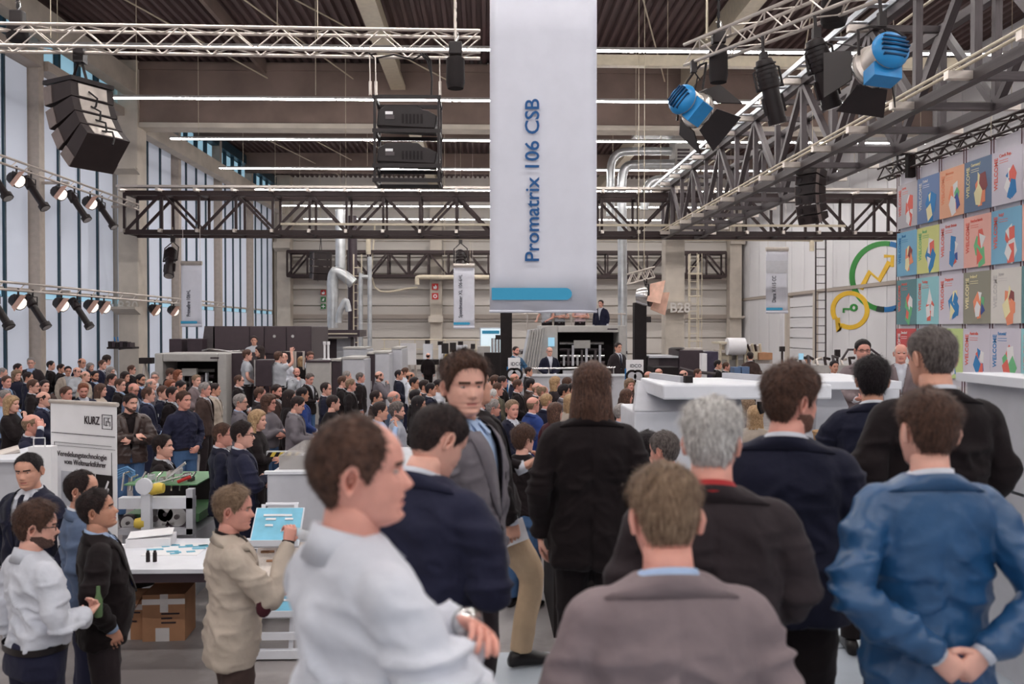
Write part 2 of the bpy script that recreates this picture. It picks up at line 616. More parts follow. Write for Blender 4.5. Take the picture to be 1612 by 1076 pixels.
# ------------------------------------------------------------------ strip lights
LZ = P(600, 158, 26.4).z
for i, ly in enumerate([21.6, 26.4, 32.0, 37.8, 43.5, 49.2, 55.0, 16.0, 10.5, 5.0, -.5, -6.0]):
    near = ['nearest strip light, above the silver lighting truss', 'strip light just in front of the concrete girder', 'strip light right behind the concrete girder', 'strip light below the second roof bay',
            'strip light above the far crane truss', 'strip light in the far roof bay', 'strip light closest to the back wall', 'strip light above the loudspeaker stack', 'strip light overhead, ahead of the photographer',
            'strip light high above the stairs', 'strip light straight above the photographer', 'strip light behind the photographer'][i]
    t = thing('strip_light', 'long white ' + near, 'strip light', (2.4, ly, LZ), group='strip lights under the roof')
    x0, x1 = -11.2, 16.0
    MB().box((x0, ly - .06, LZ + .025), (x1, ly + .06, LZ + .09)).build('housing', M_mgrey, t)
    k = 0
    x = x0
    while x < x1 - .1:
        box_obj('lamp_tube', (x + .03, ly - .05, LZ), (min(x + 3.4, x1) - .03, ly + .05, LZ + .025), M_lamp, t)
        x += 3.4
    for xx in np.arange(x0 + 1, x1, 5.2):
        bar_obj('suspension_wire', (xx, ly, LZ + .14), (xx, ly, ZR - .01), .02, .02, M_cream, t, tube=True)
MB().box((.6, 24.2, P(1000, 103, 24.2).z), (13, 24.45, P(1000, 86, 24.2).z)).build('trim_cable_duct', M_cream, kind='structure')
# ------------------------------------------------------------------ trusses
def box_truss(t, a, b, wvec, hvec, bays, chord, brace, m, tube=False, zig=True, posts=True, mb=None, lace=True):
    """four chords from a to b (a, b = bottom front chord), width vector, height vector; every member its own part"""
    a, b, wv, hv = Vector(a), Vector(b), Vector(wvec), Vector(hvec)
    mb = mb or m
    for o in (Vector((0, 0, 0)), wv, hv, wv + hv):
        bar_obj('chord', a + o, b + o, chord, chord, m, t, tube)
    for i in range(bays + 1):
        p = a.lerp(b, i / bays)
        if posts:
            for o in (Vector((0, 0, 0)), wv):
                bar_obj('post', p + o, p + o + hv, brace, brace, mb, t, tube)
            for o in (Vector((0, 0, 0)), hv):
                bar_obj('cross_member', p + o, p + o + wv, brace, brace, mb, t, tube)
        if i < bays:
            q = a.lerp(b, (i + 1) / bays)
            for o in (Vector((0, 0, 0)), wv):
                s, e = (p + o, q + o + hv) if i % 2 == 0 else (p + o + hv, q + o)
                bar_obj('diagonal', s, e, brace, brace, mb, t, tube)
            if lace:
                s, e = (p, q + wv) if i % 2 else (p + wv, q)
                bar_obj('diagonal', s, e, brace, brace, mb, t, tube)
                bar_obj('diagonal', s + hv, e + hv, brace, brace, mb, t, tube)


YC = 32.4
z0, z1 = P(500, 366, YC).z, P(500, 305, YC).z
t = thing('crane_truss', 'long dark steel box truss spanning the hall behind the crowd', 'truss', (0, YC, z0))
xa, xb_ = P(196, 330, YC).x, P(1416, 330, YC).x + .9
box_truss(t, (xa, YC, z0), (xb_, YC, z0), (0, 1.2, 0), (0, 0, z1 - z0), 22, .17, .09, M_dark, lace=False)
for i in range(23):
    x = xa + (xb_ - xa) * i / 22
    box_obj('bracket', (x - .05, YC - .5, z1 + .02), (x + .05, YC + .5, z1 + .13), M_alu, t)
    box_obj('bracket', (x - .05, YC - .28, z0 - .02), (x + .05, YC + .1, z0 + .1), M_alu, t)
box_obj('cable_tray', (xa - .1, YC - .5, z1 + .14), (xb_, YC - .2, z1 + .22), M_alu, t)
box_obj('conduit', (P(440, 352, 32).x, YC - .25, P(600, 352, 32).z - .04), (xb_ - 3, YC - .18, P(600, 352, 32).z + .04), M_cream, t)

YT = 57.6
t = thing('crane_truss', 'far dark steel box truss along the back wall', 'truss', (0, YT, 6))
xa, xb_ = P(452, 415, YT).x, P(1143, 415, YT).x
z0, z1 = P(600, 434, YT).z, P(600, 396, YT).z
box_truss(t, (xa, YT, z0), (xb_, YT, z0), (0, 1.2, 0), (0, 0, z1 - z0), 22, .2, .11, M_dark, lace=False)

# big truss running along the hall on the right
XT = 6.7
z0, z1 = 6.25, 8.0
t = thing('crane_truss', 'big grey steel box truss running along the hall at upper right', 'truss', (XT, 21, z0))
ya, yb = 33.6, 8.7
box_truss(t, (XT, ya, z0), (XT, yb, z0), (1.25, 0, 0), (0, 0, z1 - z0), 15, .15, .11, M_grey, lace=False)
for i in range(16):
    y = ya + (yb - ya) * i / 15
    for zz in (z0, z1):
        box_obj('bracket', (XT - .42, y - .06, zz - .05), (XT + .02, y + .06, zz + .06), M_alu, t)
    box_obj('bracket', (XT + 1.25, y - .06, z0 - .05), (XT + 1.6, y + .06, z0 + .06), M_alu, t)
for xx in (XT - .42, XT - .08):
    bar_obj('rail', (xx, ya, z1 + .12), (xx, yb, z1 + .12), .05, .1, M_alub, t)
for i in range(31):
    y = ya + (yb - ya) * i / 30
    bar_obj('tray_rung', (XT - .42, y, z1 + .1), (XT - .08, y, z1 + .1), .16, .02, M_alub, t)
for xx, zz in ((XT - .36, z0 + .1), (XT - .22, z0 + .1), (XT + .5, z1 + .1)):
    bar_obj('conduit', (xx, ya, zz), (xx, yb, zz), .05, .05, M_cream, t, tube=True)

# silver lighting trusses
YA = 12.2
z0 = P(300, 74, YA).z
t = thing('lighting_truss', 'silver aluminium truss across upper left carrying speaker and projectors', 'truss', (-4, YA, z0))
box_truss(t, (-9.2, YA, P(0, 69, YA).z), (P(756, 82, YA).x, YA, P(756, 82, YA).z), (0, .29, 0), (0, 0, .29), 27, .05, .02, M_alu, tube=True, posts=False)
A0, D0 = P(1077, 103, 12.5), Vector((.46, -.887, 0))
t = thing('lighting_truss', 'silver aluminium truss at upper right carrying the blue spotlights', 'truss', tuple(A0))
SD = Vector((.887, .46, 0)) * .29
box_truss(t, A0, A0 + D0 * 6.2, SD, (0, 0, .29), 20, .05, .02, M_alu, tube=True, posts=False)
ARIG = A0
# small truss piece hanging over the right presenters
t = thing('lighting_truss', 'short silver truss piece hanging beside the right black pillar', 'truss', tuple(P(1010, 440, 24)))
a, b = P(990, 447, 24), P(1031, 436, 24)
box_truss(t, a, b, (0, .3, 0), (0, 0, .28), 6, .05, .03, M_alu, tube=True, posts=False)
# black truss above the poster wall
XP = 10.2
a, b = Vector((XP - .1, 22.7, P(1393, 283, 22.7).z)), Vector((XP - .1, 12.5, P(1393, 283, 22.7).z))
t = thing('poster_truss', 'black lattice truss above the wall of welcome posters', 'truss', tuple(a))
box_truss(t, a, b, (.28, 0, 0), (0, 0, .28), 26, .06, .035, M_dark, tube=True, posts=False)


# ------------------------------------------------------------------ lamps and sound gear
def unit_aligned(d):
    return Vector((0, 0, -1)).rotation_difference(Vector(d).normalized()).to_matrix().to_4x4()


def place(mbs, M):
    for mb in mbs:
        mb.v = [tuple(M @ Vector(p)) for p in mb.v]


def profile_spot(loc, aim, hang, label, s=1.0, group=None):
    """black profile spotlight: rear housing, lens barrel, yoke, clamp. local aim = -z"""
    t = thing('stage_spotlight', label, 'spotlight', tuple(loc), group=group)
    M = Matrix.Translation(loc) @ unit_aligned(aim)
    body = MB().lathe([(.03 * s, .34 * s), (.09 * s, .32 * s), (.12 * s, .2 * s), (.12 * s, 0), (.10 * s, -.02 * s)], n=12)
    for k in range(5):
        body.lathe([(.128 * s, (.05 + .05 * k) * s), (.128 * s, (.065 + .05 * k) * s)], n=12)
    barrel = MB().lathe([(.095 * s, -.02 * s), (.1 * s, -.1 * s), (.1 * s, -.36 * s), (.11 * s, -.36 * s), (.11 * s, -.42 * s)], n=12)
    barrel.box((-.125 * s, -.02 * s, -.3 * s), (.125 * s, .02 * s, -.1 * s))
    lens = MB().lathe([(.09 * s, -.422 * s), (.04 * s, -.43 * s)], n=12)
    knob = MB().lathe([(.02 * s, -.16 * s), (.02 * s, .16 * s)], axis='x', n=8)
    place([body, barrel, lens, knob], M)
    body.build('housing', M_black, t)
    barrel.build('lens_barrel', M_black, t)
    lens.build('lens', M_chrome, t)
    knob.build('knob', M_cable, t)
    hx = Vector(hang)
    side = (M.to_3x3() @ Vector((1, 0, 0))).normalized() * .15 * s
    c = Vector(loc)
    MB().tube([c + side, c + side + (hx - c) * .6, hx - Vector((0, 0, .06 * s)), c - side + (hx - c) * .6, c - side], .014 * s, 6).build('yoke', M_black, t)
    MB().obox(hx, (.04 * s, 0, 0), (0, .04 * s, 0), (0, 0, .07 * s)).build('clamp', M_black, t)
    return t


def fresnel(loc, aim, hang, label, s=1.0):
    """blue studio fresnel seen from behind: domed louvred back, body, lens ring, four barn doors, yoke"""
    t = thing('fresnel_lamp', label, 'spotlight', tuple(loc), group='blue studio lamps on the right truss')
    M = Matrix.Translation(loc) @ unit_aligned(aim)
    back = MB().lathe([(.02 * s, .27 * s), (.14 * s, .25 * s), (.19 * s, .2 * s), (.2 * s, .16 * s)], n=20)
    slots = [MB().obox((0, (-.1 + .05 * k) * s, (.272 - .012 * abs(k - 2)) * s), (math.sqrt(max(.01, .17 ** 2 - (-.1 + .05 * k) ** 2)) * s * .85, 0, 0), (0, .009 * s, 0), (0, 0, .02 * s)) for k in range(5)]
    box = MB().lathe([(.18 * s, .16 * s), (.18 * s, -.1 * s), (.22 * s, -.12 * s), (.22 * s, -.2 * s)], n=20)
    low = MB().box((-.15 * s, -.27 * s, -.1 * s), (.15 * s, -.12 * s, .12 * s))
    ring = MB().lathe([(.235 * s, -.17 * s), (.235 * s, -.205 * s), (.2 * s, -.21 * s)], n=20)
    doors = []
    for k in range(4):
        a = k * PI / 2
        R = Matrix.Rotation(a, 4, 'Z')
        d = MB().prism([(-.17 * s, .22 * s, -.2 * s), (.17 * s, .22 * s, -.2 * s), (.27 * s, .40 * s, -.46 * s), (-.27 * s, .40 * s, -.46 * s)], (0, .012 * s, .006 * s))
        place([d], R)
        doors.append(d)
    place([back, box, low, ring] + slots + doors, M)
    b = back.build('back_cover', M_blue, t)
    for q in slots: q.build('louvre', mat('louvre_shadow', rgb(16, 60, 96), .5), b)
    box.build('body', M_alu, t)
    low.build('ballast_housing', M_blue, t)
    ring.build('lens_ring', M_chrome, t)
    for q in doors: q.build('barn_door', M_black, t)
    c, hx = Vector(loc), Vector(hang)
    side = (M.to_3x3() @ Vector((1, 0, 0))).normalized() * .25 * s
    MB().tube([c + side, c + side * 1.05 + (hx - c) * .75, hx + side * .5 - Vector((0, 0, .03)), hx - Vector((0, 0, .02)), hx - side * .5 - Vector((0, 0, .03)), c - side * 1.05 + (hx - c) * .75, c - side], .016 * s, 6).build('yoke', M_black, t)
    MB().obox(hx + Vector((0, 0, .06)), (.04, 0, 0), (0, .04, 0), (0, 0, .08)).build('clamp', M_black, t)
    MB().tube([hx, hx + Vector((.1, .02, -.12)), c + side * .6 + Vector((0, 0, .25)), c + side * .2], .01, 5).build('cable', M_cable, t)


def on_truss(u):
    # point of the right lighting truss seen in this photo column
    best = min((A0 + D0 * (k * .02) for k in range(320)), key=lambda p: abs(765 + F * p.x / p.y - u))
    return best


h = on_truss(1092); h = h + Vector((0, 0, -.02))
fresnel(P(1086, 165, h.y), (.72, .62, -.25), P(1092, 112, h.y), 'blue studio lamp with open barn doors at the far end of the silver truss', 1.08)
h = on_truss(1385)
fresnel(P(1388, 92, h.y), (-.10, .95, -.22), P(1388, 40, h.y), 'large blue studio lamp with dark barn doors hanging nearer to the camera', 1.05)
h = on_truss(1204)
profile_spot(P(1212, 138, h.y), (.25, .1, -.9), P(1202, 92, h.y), 'black profile spotlight hanging right of the far blue lamp', 1.1, 'profile spotlights on the right truss')
h = on_truss(1288)
profile_spot(P(1294, 110, h.y), (.3, .1, -.9), P(1285, 55, h.y), 'black profile spotlight hanging left of the nearer blue lamp', 1.1, 'profile spotlights on the right truss')


def chain_motor(loc, top, label, bag=.34, s=1.0, wdt=.1):
    """chain hoist: chain, hook, motor body and a fabric chain bag"""
    loc = Vector(loc)
    t = thing('chain_hoist', label, 'hoist', tuple(loc), group='chain hoists on the silver trusses')
    MB().lathe([(wdt * .9, -bag), (wdt * 1.05, -bag * .8), (wdt, -.02), (wdt * .7, 0)], loc, n=12).build('chain_bag', M_blackm, t)
    MB().box(loc + Vector((-.09, -.07, .02)), loc + Vector((.09, .07, .2))).build('motor', M_black, t, bevel=.02)
    ch = MB()
    n = 10
    for k in range(n):
        z = .2 + (Vector(top).z - loc.z - .2) * k / n
        ch.tube([loc + Vector((0, 0, z)), loc + Vector((0, 0, z + (Vector(top).z - loc.z) / n * .9))], .022 if k % 2 else .014, 5)
    ch.build('chain', M_alu if s > 1 else M_cable, t)
    MB().tube([loc + Vector((0, 0, .2)), loc + Vector((.04, 0, .26)), loc + Vector((.03, 0, .33)), loc + Vector((-.03, 0, .32))], .014, 6).build('hook', M_chrome, t)


chain_motor(P(1131, 72, 12.1), P(1131, -20, 12.1), 'black chain hoist with hanging bag at the end of the right silver truss', .5, 1, .125)
chain_motor(P(1313, -2, 10.6), P(1313, -120, 10.6), 'black chain hoist with wide bag cut by the top of the frame', .32, 1, .15)
chain_motor(P(717, 90, 12.0), P(717, -10, 12.0), 'black chain hoist with hanging bag beside the white product banner', .42, 2, .12)
chain_motor(P(28, 40, 12.6), P(28, -30, 12.6), 'black chain hoist at the left end of the silver truss', .22, 1, .14)

# flown loudspeaker column at upper left
M_spk = mat('speaker_box', rgb(44, 34, 34), .6, var=.1)
M_spkg = mat('speaker_side', rgb(120, 108, 104), .5, .2, var=.1)


def line_array(label, top, n, wv, hgt, dep, face, tilt0, dtilt, cat='loudspeaker', hang=None):
    """n trapezoidal cabinets in a curved column; face = horizontal unit vector to the front"""
    t = thing('loudspeaker_column', label, cat, tuple(top))
    f0 = Vector(face).normalized()
    sd = Vector((0, 0, 1)).cross(f0).normalized()
    p = Vector(top)
    for k in range(n):
        a = math.radians(tilt0 + dtilt * k)
        fr = (f0 * math.cos(a) - Vector((0, 0, 1)) * math.sin(a))
        dn = (-Vector((0, 0, 1)) * math.cos(a) - f0 * math.sin(a))
        c = p + dn * hgt / 2
        pts = [c + fr * dep * .5 - dn * hgt * .48, c + fr * dep * .5 + dn * hgt * .48, c - fr * dep * .5 + dn * hgt * .36, c - fr * dep * .5 - dn * hgt * .36]
        cb = MB().prism([q - sd * wv / 2 for q in pts], sd * wv).build('cabinet', M_spk, t)
        for sg in (-1, 1):
            MB().prism([q + sd * sg * (wv / 2 + .001) for q in [c + fr * dep * .5 - dn * hgt * .46, c + fr * dep * .5 + dn * hgt * .46, c + fr * dep * .22 + dn * hgt * .44, c + fr * dep * .22 - dn * hgt * .44]], sd * sg * .012).build('side_plate', M_spkg, cb)
        g = MB()
        for j in (-.3, .3):
            g.lathe([(hgt * .3, -.006), (hgt * .3, .006)], (0, 0, 0), n=12)
            M = Matrix.Translation(c + fr * (dep * .5 + .004) + sd * wv * j) @ unit_aligned(fr)
            for i in range(24): g.v[-24 + i] = tuple(M @ Vector(g.v[-24 + i]))
        g.build('driver', M_black, cb)
        bk = MB().obox(c - fr * dep * .5, fr * .01, sd * wv * .33, dn * hgt * .3)
        bk.build('connector_panel', M_alu, cb)
        MB().tube([c - fr * (dep * .5 + .01) + sd * wv * .1, c - fr * (dep * .5 + .09) + dn * .1, c - fr * (dep * .5 + .05) + dn * hgt * .7, c - fr * (dep * .5) + dn * hgt + sd * .05], .014, 6).build('jumper_cable', M_cable, cb)
        p = p + dn * hgt
    if hang:
        h = Vector(hang)
        MB().obox(Vector(top) + Vector((0, 0, .03)), f0 * dep * .55, sd * wv * .5, (0, 0, .03)).build('fly_frame', M_black, t)
        MB().tube([Vector(top) + f0 * .2, h], .02, 6).tube([Vector(top) - f0 * .2, h], .02, 6).build('sling', M_black, t)
        MB().obox(h, (.07, 0, 0), (0, .07, 0), (0, 0, .1)).build('shackle', M_black, t)
    return t


ls = P(124, 138, 12.6)
line_array('black curved loudspeaker column flown from the left silver truss', ls, 4, .66, .28, .56, (-.72, .42, 0), 6, 13, hang=P(126, 88, 12.5))
line_array('small black loudspeaker column below the big right truss', P(1279, 265, 19.5), 6, .5, .2, .4, (-.8, -.6, 0), -14, 7, hang=P(1279, 238, 19.5))
line_array('far black loudspeaker column in front of the back truss', P(505, 398, 54), 4, 1.1, .4, .8, (.5, -.85, 0), 0, 4, hang=P(505, 372, 54))

# projector stack
ps = P(640, 285, 12.3)
t = thing('projector_stack', 'two black video projectors stacked in a hanging frame below the left truss', 'projector', tuple(ps))
xl, xr_, yf = P(586, 200, 12.0).x, P(694, 200, 12.0).x, 12.0
zz = [P(640, v, 12.0).z for v in (152, 205, 260, 283)]
for x in (xl + .03, xr_ - .03):
    for y in (yf + .02, yf + .55):
        bar_obj('frame_post', (x, y, zz[3]), (x, y, zz[0]), .035, .035, M_black, t)
for z in zz:
    for y in (yf + .02, yf + .55):
        bar_obj('frame_rail', (xl, y, z), (xr_, y, z), .035, .05, M_black, t)
    for x in (xl + .03, xr_ - .03):
        bar_obj('frame_rail', (x, yf, z), (x, yf + .57, z), .035, .05, M_black, t)
for (va, vb) in ((163, 201), (223, 257)):
    za, zb = P(640, vb, yf).z, P(640, va, yf).z
    xm0, xm1 = P(592, 200, yf).x, P(688, 200, yf).x
    hgt = zb - za
    pts = [(xm0, yf + .04, za + hgt * .1), (xm1 - .03, yf + .04, za), (xm1, yf + .04, za + hgt * .55), (xm1 - .12, yf + .04, za + hgt * .75), (xm0 + .62, yf + .04, za + hgt * .8), (xm0 + .55, yf + .04, zb), (xm0 + .14, yf + .04, zb), (xm0 + .02, yf + .04, za + hgt * .75)]
    pj = MB().prism(pts, (0, .48, 0)).build('projector_body', M_black, t, bevel=.015)
    MB().box((xm0 + .12, yf + .03, zb - hgt * .42), (xm0 + .22, yf + .045, zb - hgt * .3)).build('type_label', M_paper, pj)
    MB().box((xm0 + .12, yf + .03, zb - hgt * .62), (xm0 + .24, yf + .045, zb - hgt * .45)).build('info_label', M_grey, pj)
    MB().lathe([(.05, -.01), (.05, .03)], (xm1, yf + .2, za + hgt * .35), axis='x', n=10).build('lens', M_chrome, pj)
    g = MB()
    for k in range(6): g.box((xm0 + .34 + k * .05, yf + .035, za + hgt * .2), (xm0 + .37 + k * .05, yf + .045, za + hgt * .6))
    g.build('vent_grille', M_blackm, pj)
for u in (583, 592, 693):
    p0 = P(u, 150, 12.0); p1 = P(u - 1, 88, 12.1)
    MB().tube([p0, p0.lerp(p1, .35)], .02, 6).tube([p0.lerp(p1, .35), p1], .009, 5).build('hanging_chain', M_alu, t)
cb = MB()
for k in range(3):
    cb.tube([P(660 + 4 * k, 82, 12.3), P(672 + 3 * k, 95, 12.25), P(680, 120 + 4 * k, 12.3), P(679, 152, 12.3)], .012, 5)
cb.tube([P(572, 75, 12.3), P(590, 92, 12.2), P(620, 86, 12.2), P(650, 94, 12.25), P(668, 84, 12.3)], .012, 5)
cb.build('cable_bundle', M_cable, t)


# spot rails at the left wall
def par_spot(loc, aim, label, long=False, group=None, s=1.0):
    loc = Vector(loc)
    t = thing('rail_spotlight', label, 'spotlight', tuple(loc), group=group)
    M = Matrix.Translation(loc + Vector((0, 0, -.3 * s))) @ unit_aligned(aim)
    if long:
        b = MB().lathe([(.04 * s, .3 * s), (.1 * s, .27 * s), (.11 * s, 0), (.08 * s, -.03 * s), (.08 * s, -.5 * s), (.12 * s, -.52 * s), (.12 * s, -.62 * s)], n=10)
        l = MB().lathe([(.1 * s, -.625 * s), (.02 * s, -.63 * s)], n=10)
    else:
        b = MB().lathe([(.04 * s, .26 * s), (.17 * s, .2 * s), (.2 * s, 0), (.2 * s, -.12 * s)], n=10)
        l = MB().lathe([(.17 * s, -.125 * s), (.02 * s, -.13 * s)], n=10)
        l2 = MB().prism([(-.2 * s, -.2 * s, -.12 * s), (.2 * s, -.2 * s, -.12 * s), (.26 * s, -.28 * s, -.38 * s), (-.26 * s, -.28 * s, -.38 * s)], (0, .012, 0))
        place([l2], M)
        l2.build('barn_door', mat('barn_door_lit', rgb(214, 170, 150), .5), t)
    place([b, l], M)
    b.build('housing', M_black, t)
    l.build('lens', mat('spot_lens_lit', (1, .9, .82), .3, emit=.8, var=0) if not long else M_chrome, t)
    MB().tube([loc + Vector((0, -.2 * s, -.3 * s)), loc + Vector((0, -.2 * s, -.1 * s)), loc + Vector((0, .2 * s, -.1 * s)), loc + Vector((0, .2 * s, -.3 * s))], .018, 5).build('yoke', M_black, t)
    MB().tube([loc + Vector((0, 0, -.1 * s)), loc + Vector((0, 0, .08))], .03, 6).build('clamp', M_black, t)


for name, zr, us, lab in (('upper', P(198, 328, 33).z, [(4, 1), (40, 0), (62, 1), (105, 0), (128, 1), (152, 0), (170, 1)], 'upper'),
                          ('lower', P(186, 472, 33).z, [(5, 1), (41, 0), (63, 1), (107, 0), (131, 1), (153, 0), (172, 0), (250, 0), (279, 0)], 'lower')):
    xr = XL + .95
    t = thing('spot_rail', lab + ' light rail along the window wall', 'rail', (xr, 26, zr))
    ends = (17, 33.4) if name == 'upper' else (17, 44)
    for dz in (0, .2):
        bar_obj('rail_tube', (xr, ends[0], zr + dz), (xr, ends[1], zr + dz), .07, .07, M_alu, t, tube=True)
    for k in range(24):
        yy = ends[0] + (ends[1] - ends[0]) * k / 24
        bar_obj('rail_brace', (xr, yy, zr), (xr, yy + .35, zr + .2), .03, .03, M_alu, t, tube=True)
    for yy in (21.7, 27.9, 33.3):
        bar_obj('wall_arm', (xr, yy, zr + .1), (XL + .0, yy, zr + .1), .08, .08, M_frame, t)
    names = ['first', 'second', 'third', 'fourth', 'fifth', 'sixth', 'seventh', 'eighth', 'ninth']
    for i, (u, lg_) in enumerate(us):
        yy = min(xr / ((u - 765) / F), ends[1])
        par_spot((xr, yy, zr - .02), (.55, -.15, -.75) if lg_ else (.75, -.35, -.35), ('slim black' if lg_ else 'short black') + ' spotlight on the %s window rail, %s from the left' % (lab, names[i]),
                 bool(lg_), lab + ' rail spotlights', 1.0 if not lg_ else 1.25)

# lights hung under the middle truss and by the pillars
profile_spot(P(268, 410, 32.0), (.1, -.5, -.8), P(272, 376, 32.0), 'black lamp hanging under the crane truss beside the Primefire banner', 1.6)
profile_spot(P(725, 412, 48), (.05, -.6, -.7), P(725, 378, 48), 'black lamp hanging above the Speedmaster banner', 2.4)
fl = P(1018, 466, 23.6)
t = thing('floodlight', 'lit floodlight with pale open doors at the right black pillar', 'spotlight', tuple(fl))
M = Matrix.Translation(fl) @ unit_aligned((.9, -.4, -.1))
b = MB().lathe([(.05, .3), (.2, .25), (.26, .05), (.26, -.1)], n=14); d = MB().prism([(-.25, .26, -.1), (.25, .26, -.1), (.34, .36, -.5), (-.34, .36, -.5)], (0, .02, 0)); d2 = MB().prism([(-.25, -.26, -.1), (.25, -.26, -.1), (.34, -.36, -.5), (-.34, -.36, -.5)], (0, .02, 0)); r = MB().lathe([(.27, -.08), (.27, -.13), (.2, -.13)], n=14)
place([b, d, d2, r], M)
b.build('housing', M_chrome, t); d.build('barn_door', MATS['barn_door_lit'], t); d2.build('barn_door', MATS['barn_door_lit'], t); r.build('lens_ring', M_black, t)
MB().tube([fl + Vector((0, -.3, 0)), fl + Vector((0, -.28, .3)), fl + Vector((0, .1, .34)), fl + Vector((0, .3, 0))], .025, 6).tube([fl + Vector((0, 0, .33)), fl + Vector((0, 0, .46))], .02, 5).build('yoke', M_black, t)
# little moving head above the poster truss
hd = P(1413, 238, 21)
t = thing('moving_head_lamp', 'small black lamp standing above the left end of the poster truss', 'spotlight', tuple(hd))
MB().box(hd + Vector((-.18, -.12, -.1)), hd + Vector((.18, .12, .14))).build('head', M_black, t, bevel=.04)
MB().tube([hd + Vector((0, 0, -.1)), hd + Vector((0, 0, -.3)), hd + Vector((-.12, 0, -.46))], .03, 6).tube([hd + Vector((0, 0, -.3)), hd + Vector((.12, 0, -.46))], .03, 6).build('stand', M_black, t)
MB().box(hd + Vector((.22, -.08, -.62)), hd + Vector((.4, .08, .02))).build('base', M_blackm, t)


# ------------------------------------------------------------------ hanging product banners
M_ban = mat('banner_fabric', rgb(214, 214, 224), .8, var=.02)
M_bant = mat('banner_blue_text', rgb(30, 84, 140), .7, var=0)
M_banb = mat('banner_blue_bar', rgb(62, 158, 198), .7, var=0)
M_bank = mat('banner_dark_text', rgb(50, 52, 66), .7, var=0)


def vbanner(label, u0, u1, v0, v1, Y, txt, tu, tv0, tv1, cap, bar, tm, shade=None):
    a, b = P(u0, v0, Y), P(u1, v1, Y)
    t = thing('hanging_banner', label, 'banner', ((a.x + b.x) / 2, Y, b.z), group='hanging product banners')
    mb = MB()
    n = 12
    vs, fs = [], []
    for i in range(n + 1):
        for j in range(9):
            x = a.x + (b.x - a.x) * i / n
            z = b.z + (a.z - b.z) * j / 8
            vs.append((x, Y + .012 * math.sin(i * .9 + j * .3) * (1 - j / 9), z))
    for i in range(n):
        for j in range(8):
            fs.append((i * 9 + j, i * 9 + 9 + j, i * 9 + 10 + j, i * 9 + 1 + j))
    mb.add(vs, fs, True)
    o = mb.build('fabric', M_ban, t)
    so = o.modifiers.new('thickness', 'SOLIDIFY'); so.thickness = .004; so.offset = -1
    MB().tube([(a.x - .01, Y, a.z), (b.x + .01, Y, a.z)], .018 * Y / 7.5, 8).build('top_rail', M_alu, t)
    MB().tube([(a.x - .005, Y, b.z), (b.x + .005, Y, b.z)], .012 * Y / 7.5, 8).build('bottom_rail', M_ban, t)
    p0, p1 = P(tu, tv0, Y), P(tu, tv1, Y)
    L = p1.z - p0.z
    ch = abs(P(tu, tv0, Y).x - P(tu - cap, tv0, Y).x)
    size = ch / .70
    me = text_mesh(txt, size, .012)
    wdt = max(v.co.x for v in me.vertices)
    text_obj('lettering', txt, size, tm, t, (p0.x, Y - .03, p0.z), (0, 0, 1), (-1, 0, 0), .012, sx=L / wdt)
    ba, bb = P(bar[0], bar[2], Y), P(bar[1], bar[3], Y)
    r = abs(ba.z - bb.z) / 2
    pts = [(ba.x, Y - .026, bb.z), (bb.x - r, Y - .026, bb.z)] + [(bb.x - r + r * math.sin(x), Y - .026, bb.z + r - r * math.cos(x)) for x in np.linspace(.3, PI - .3, 6)] + [(bb.x - r, Y - .026, ba.z), (ba.x, Y - .026, ba.z)]
    MB().prism(pts, (0, .008, 0)).build('blue_bar', M_banb, t)
    return t


vbanner('large white banner reading Promatrix 106 CSB hanging in the foreground', 771, 939, -14, 490, 7.5, 'Promatrix 106 CSB', 848, 413, 157, 22, (774, 900, 453, 472), M_bant)
vbanner('small white banner reading Primefire 106+L near the window wall', 285, 318, 414, 512, 32.3, 'Primefire 106+L', 300, 498, 456, 6, (285, 311, 505, 509), M_bank)
vbanner('small white banner reading Speedmaster XL 106-6+L before the back wall', 714, 747, 418, 515, 45, 'Speedmaster XL 106-6+L', 727.5, 500, 432, 5.5, (714, 740, 507, 511), M_bank)
vbanner('small white banner reading Diana X 115 CC near the right wall', 1206, 1240, 392, 491, 42, 'Diana X 115 CC', 1221, 476, 434, 6, (1206, 1232, 484, 488), M_bank)
b = bpy.data.objects['hanging_banner.003']
box_obj('grey_field', (P(1206, 430, 42).x, 41.985, P(1206, 430, 42).z), (P(1240, 410, 42).x, 41.99, P(1240, 410, 42).z), M_lgrey, b)

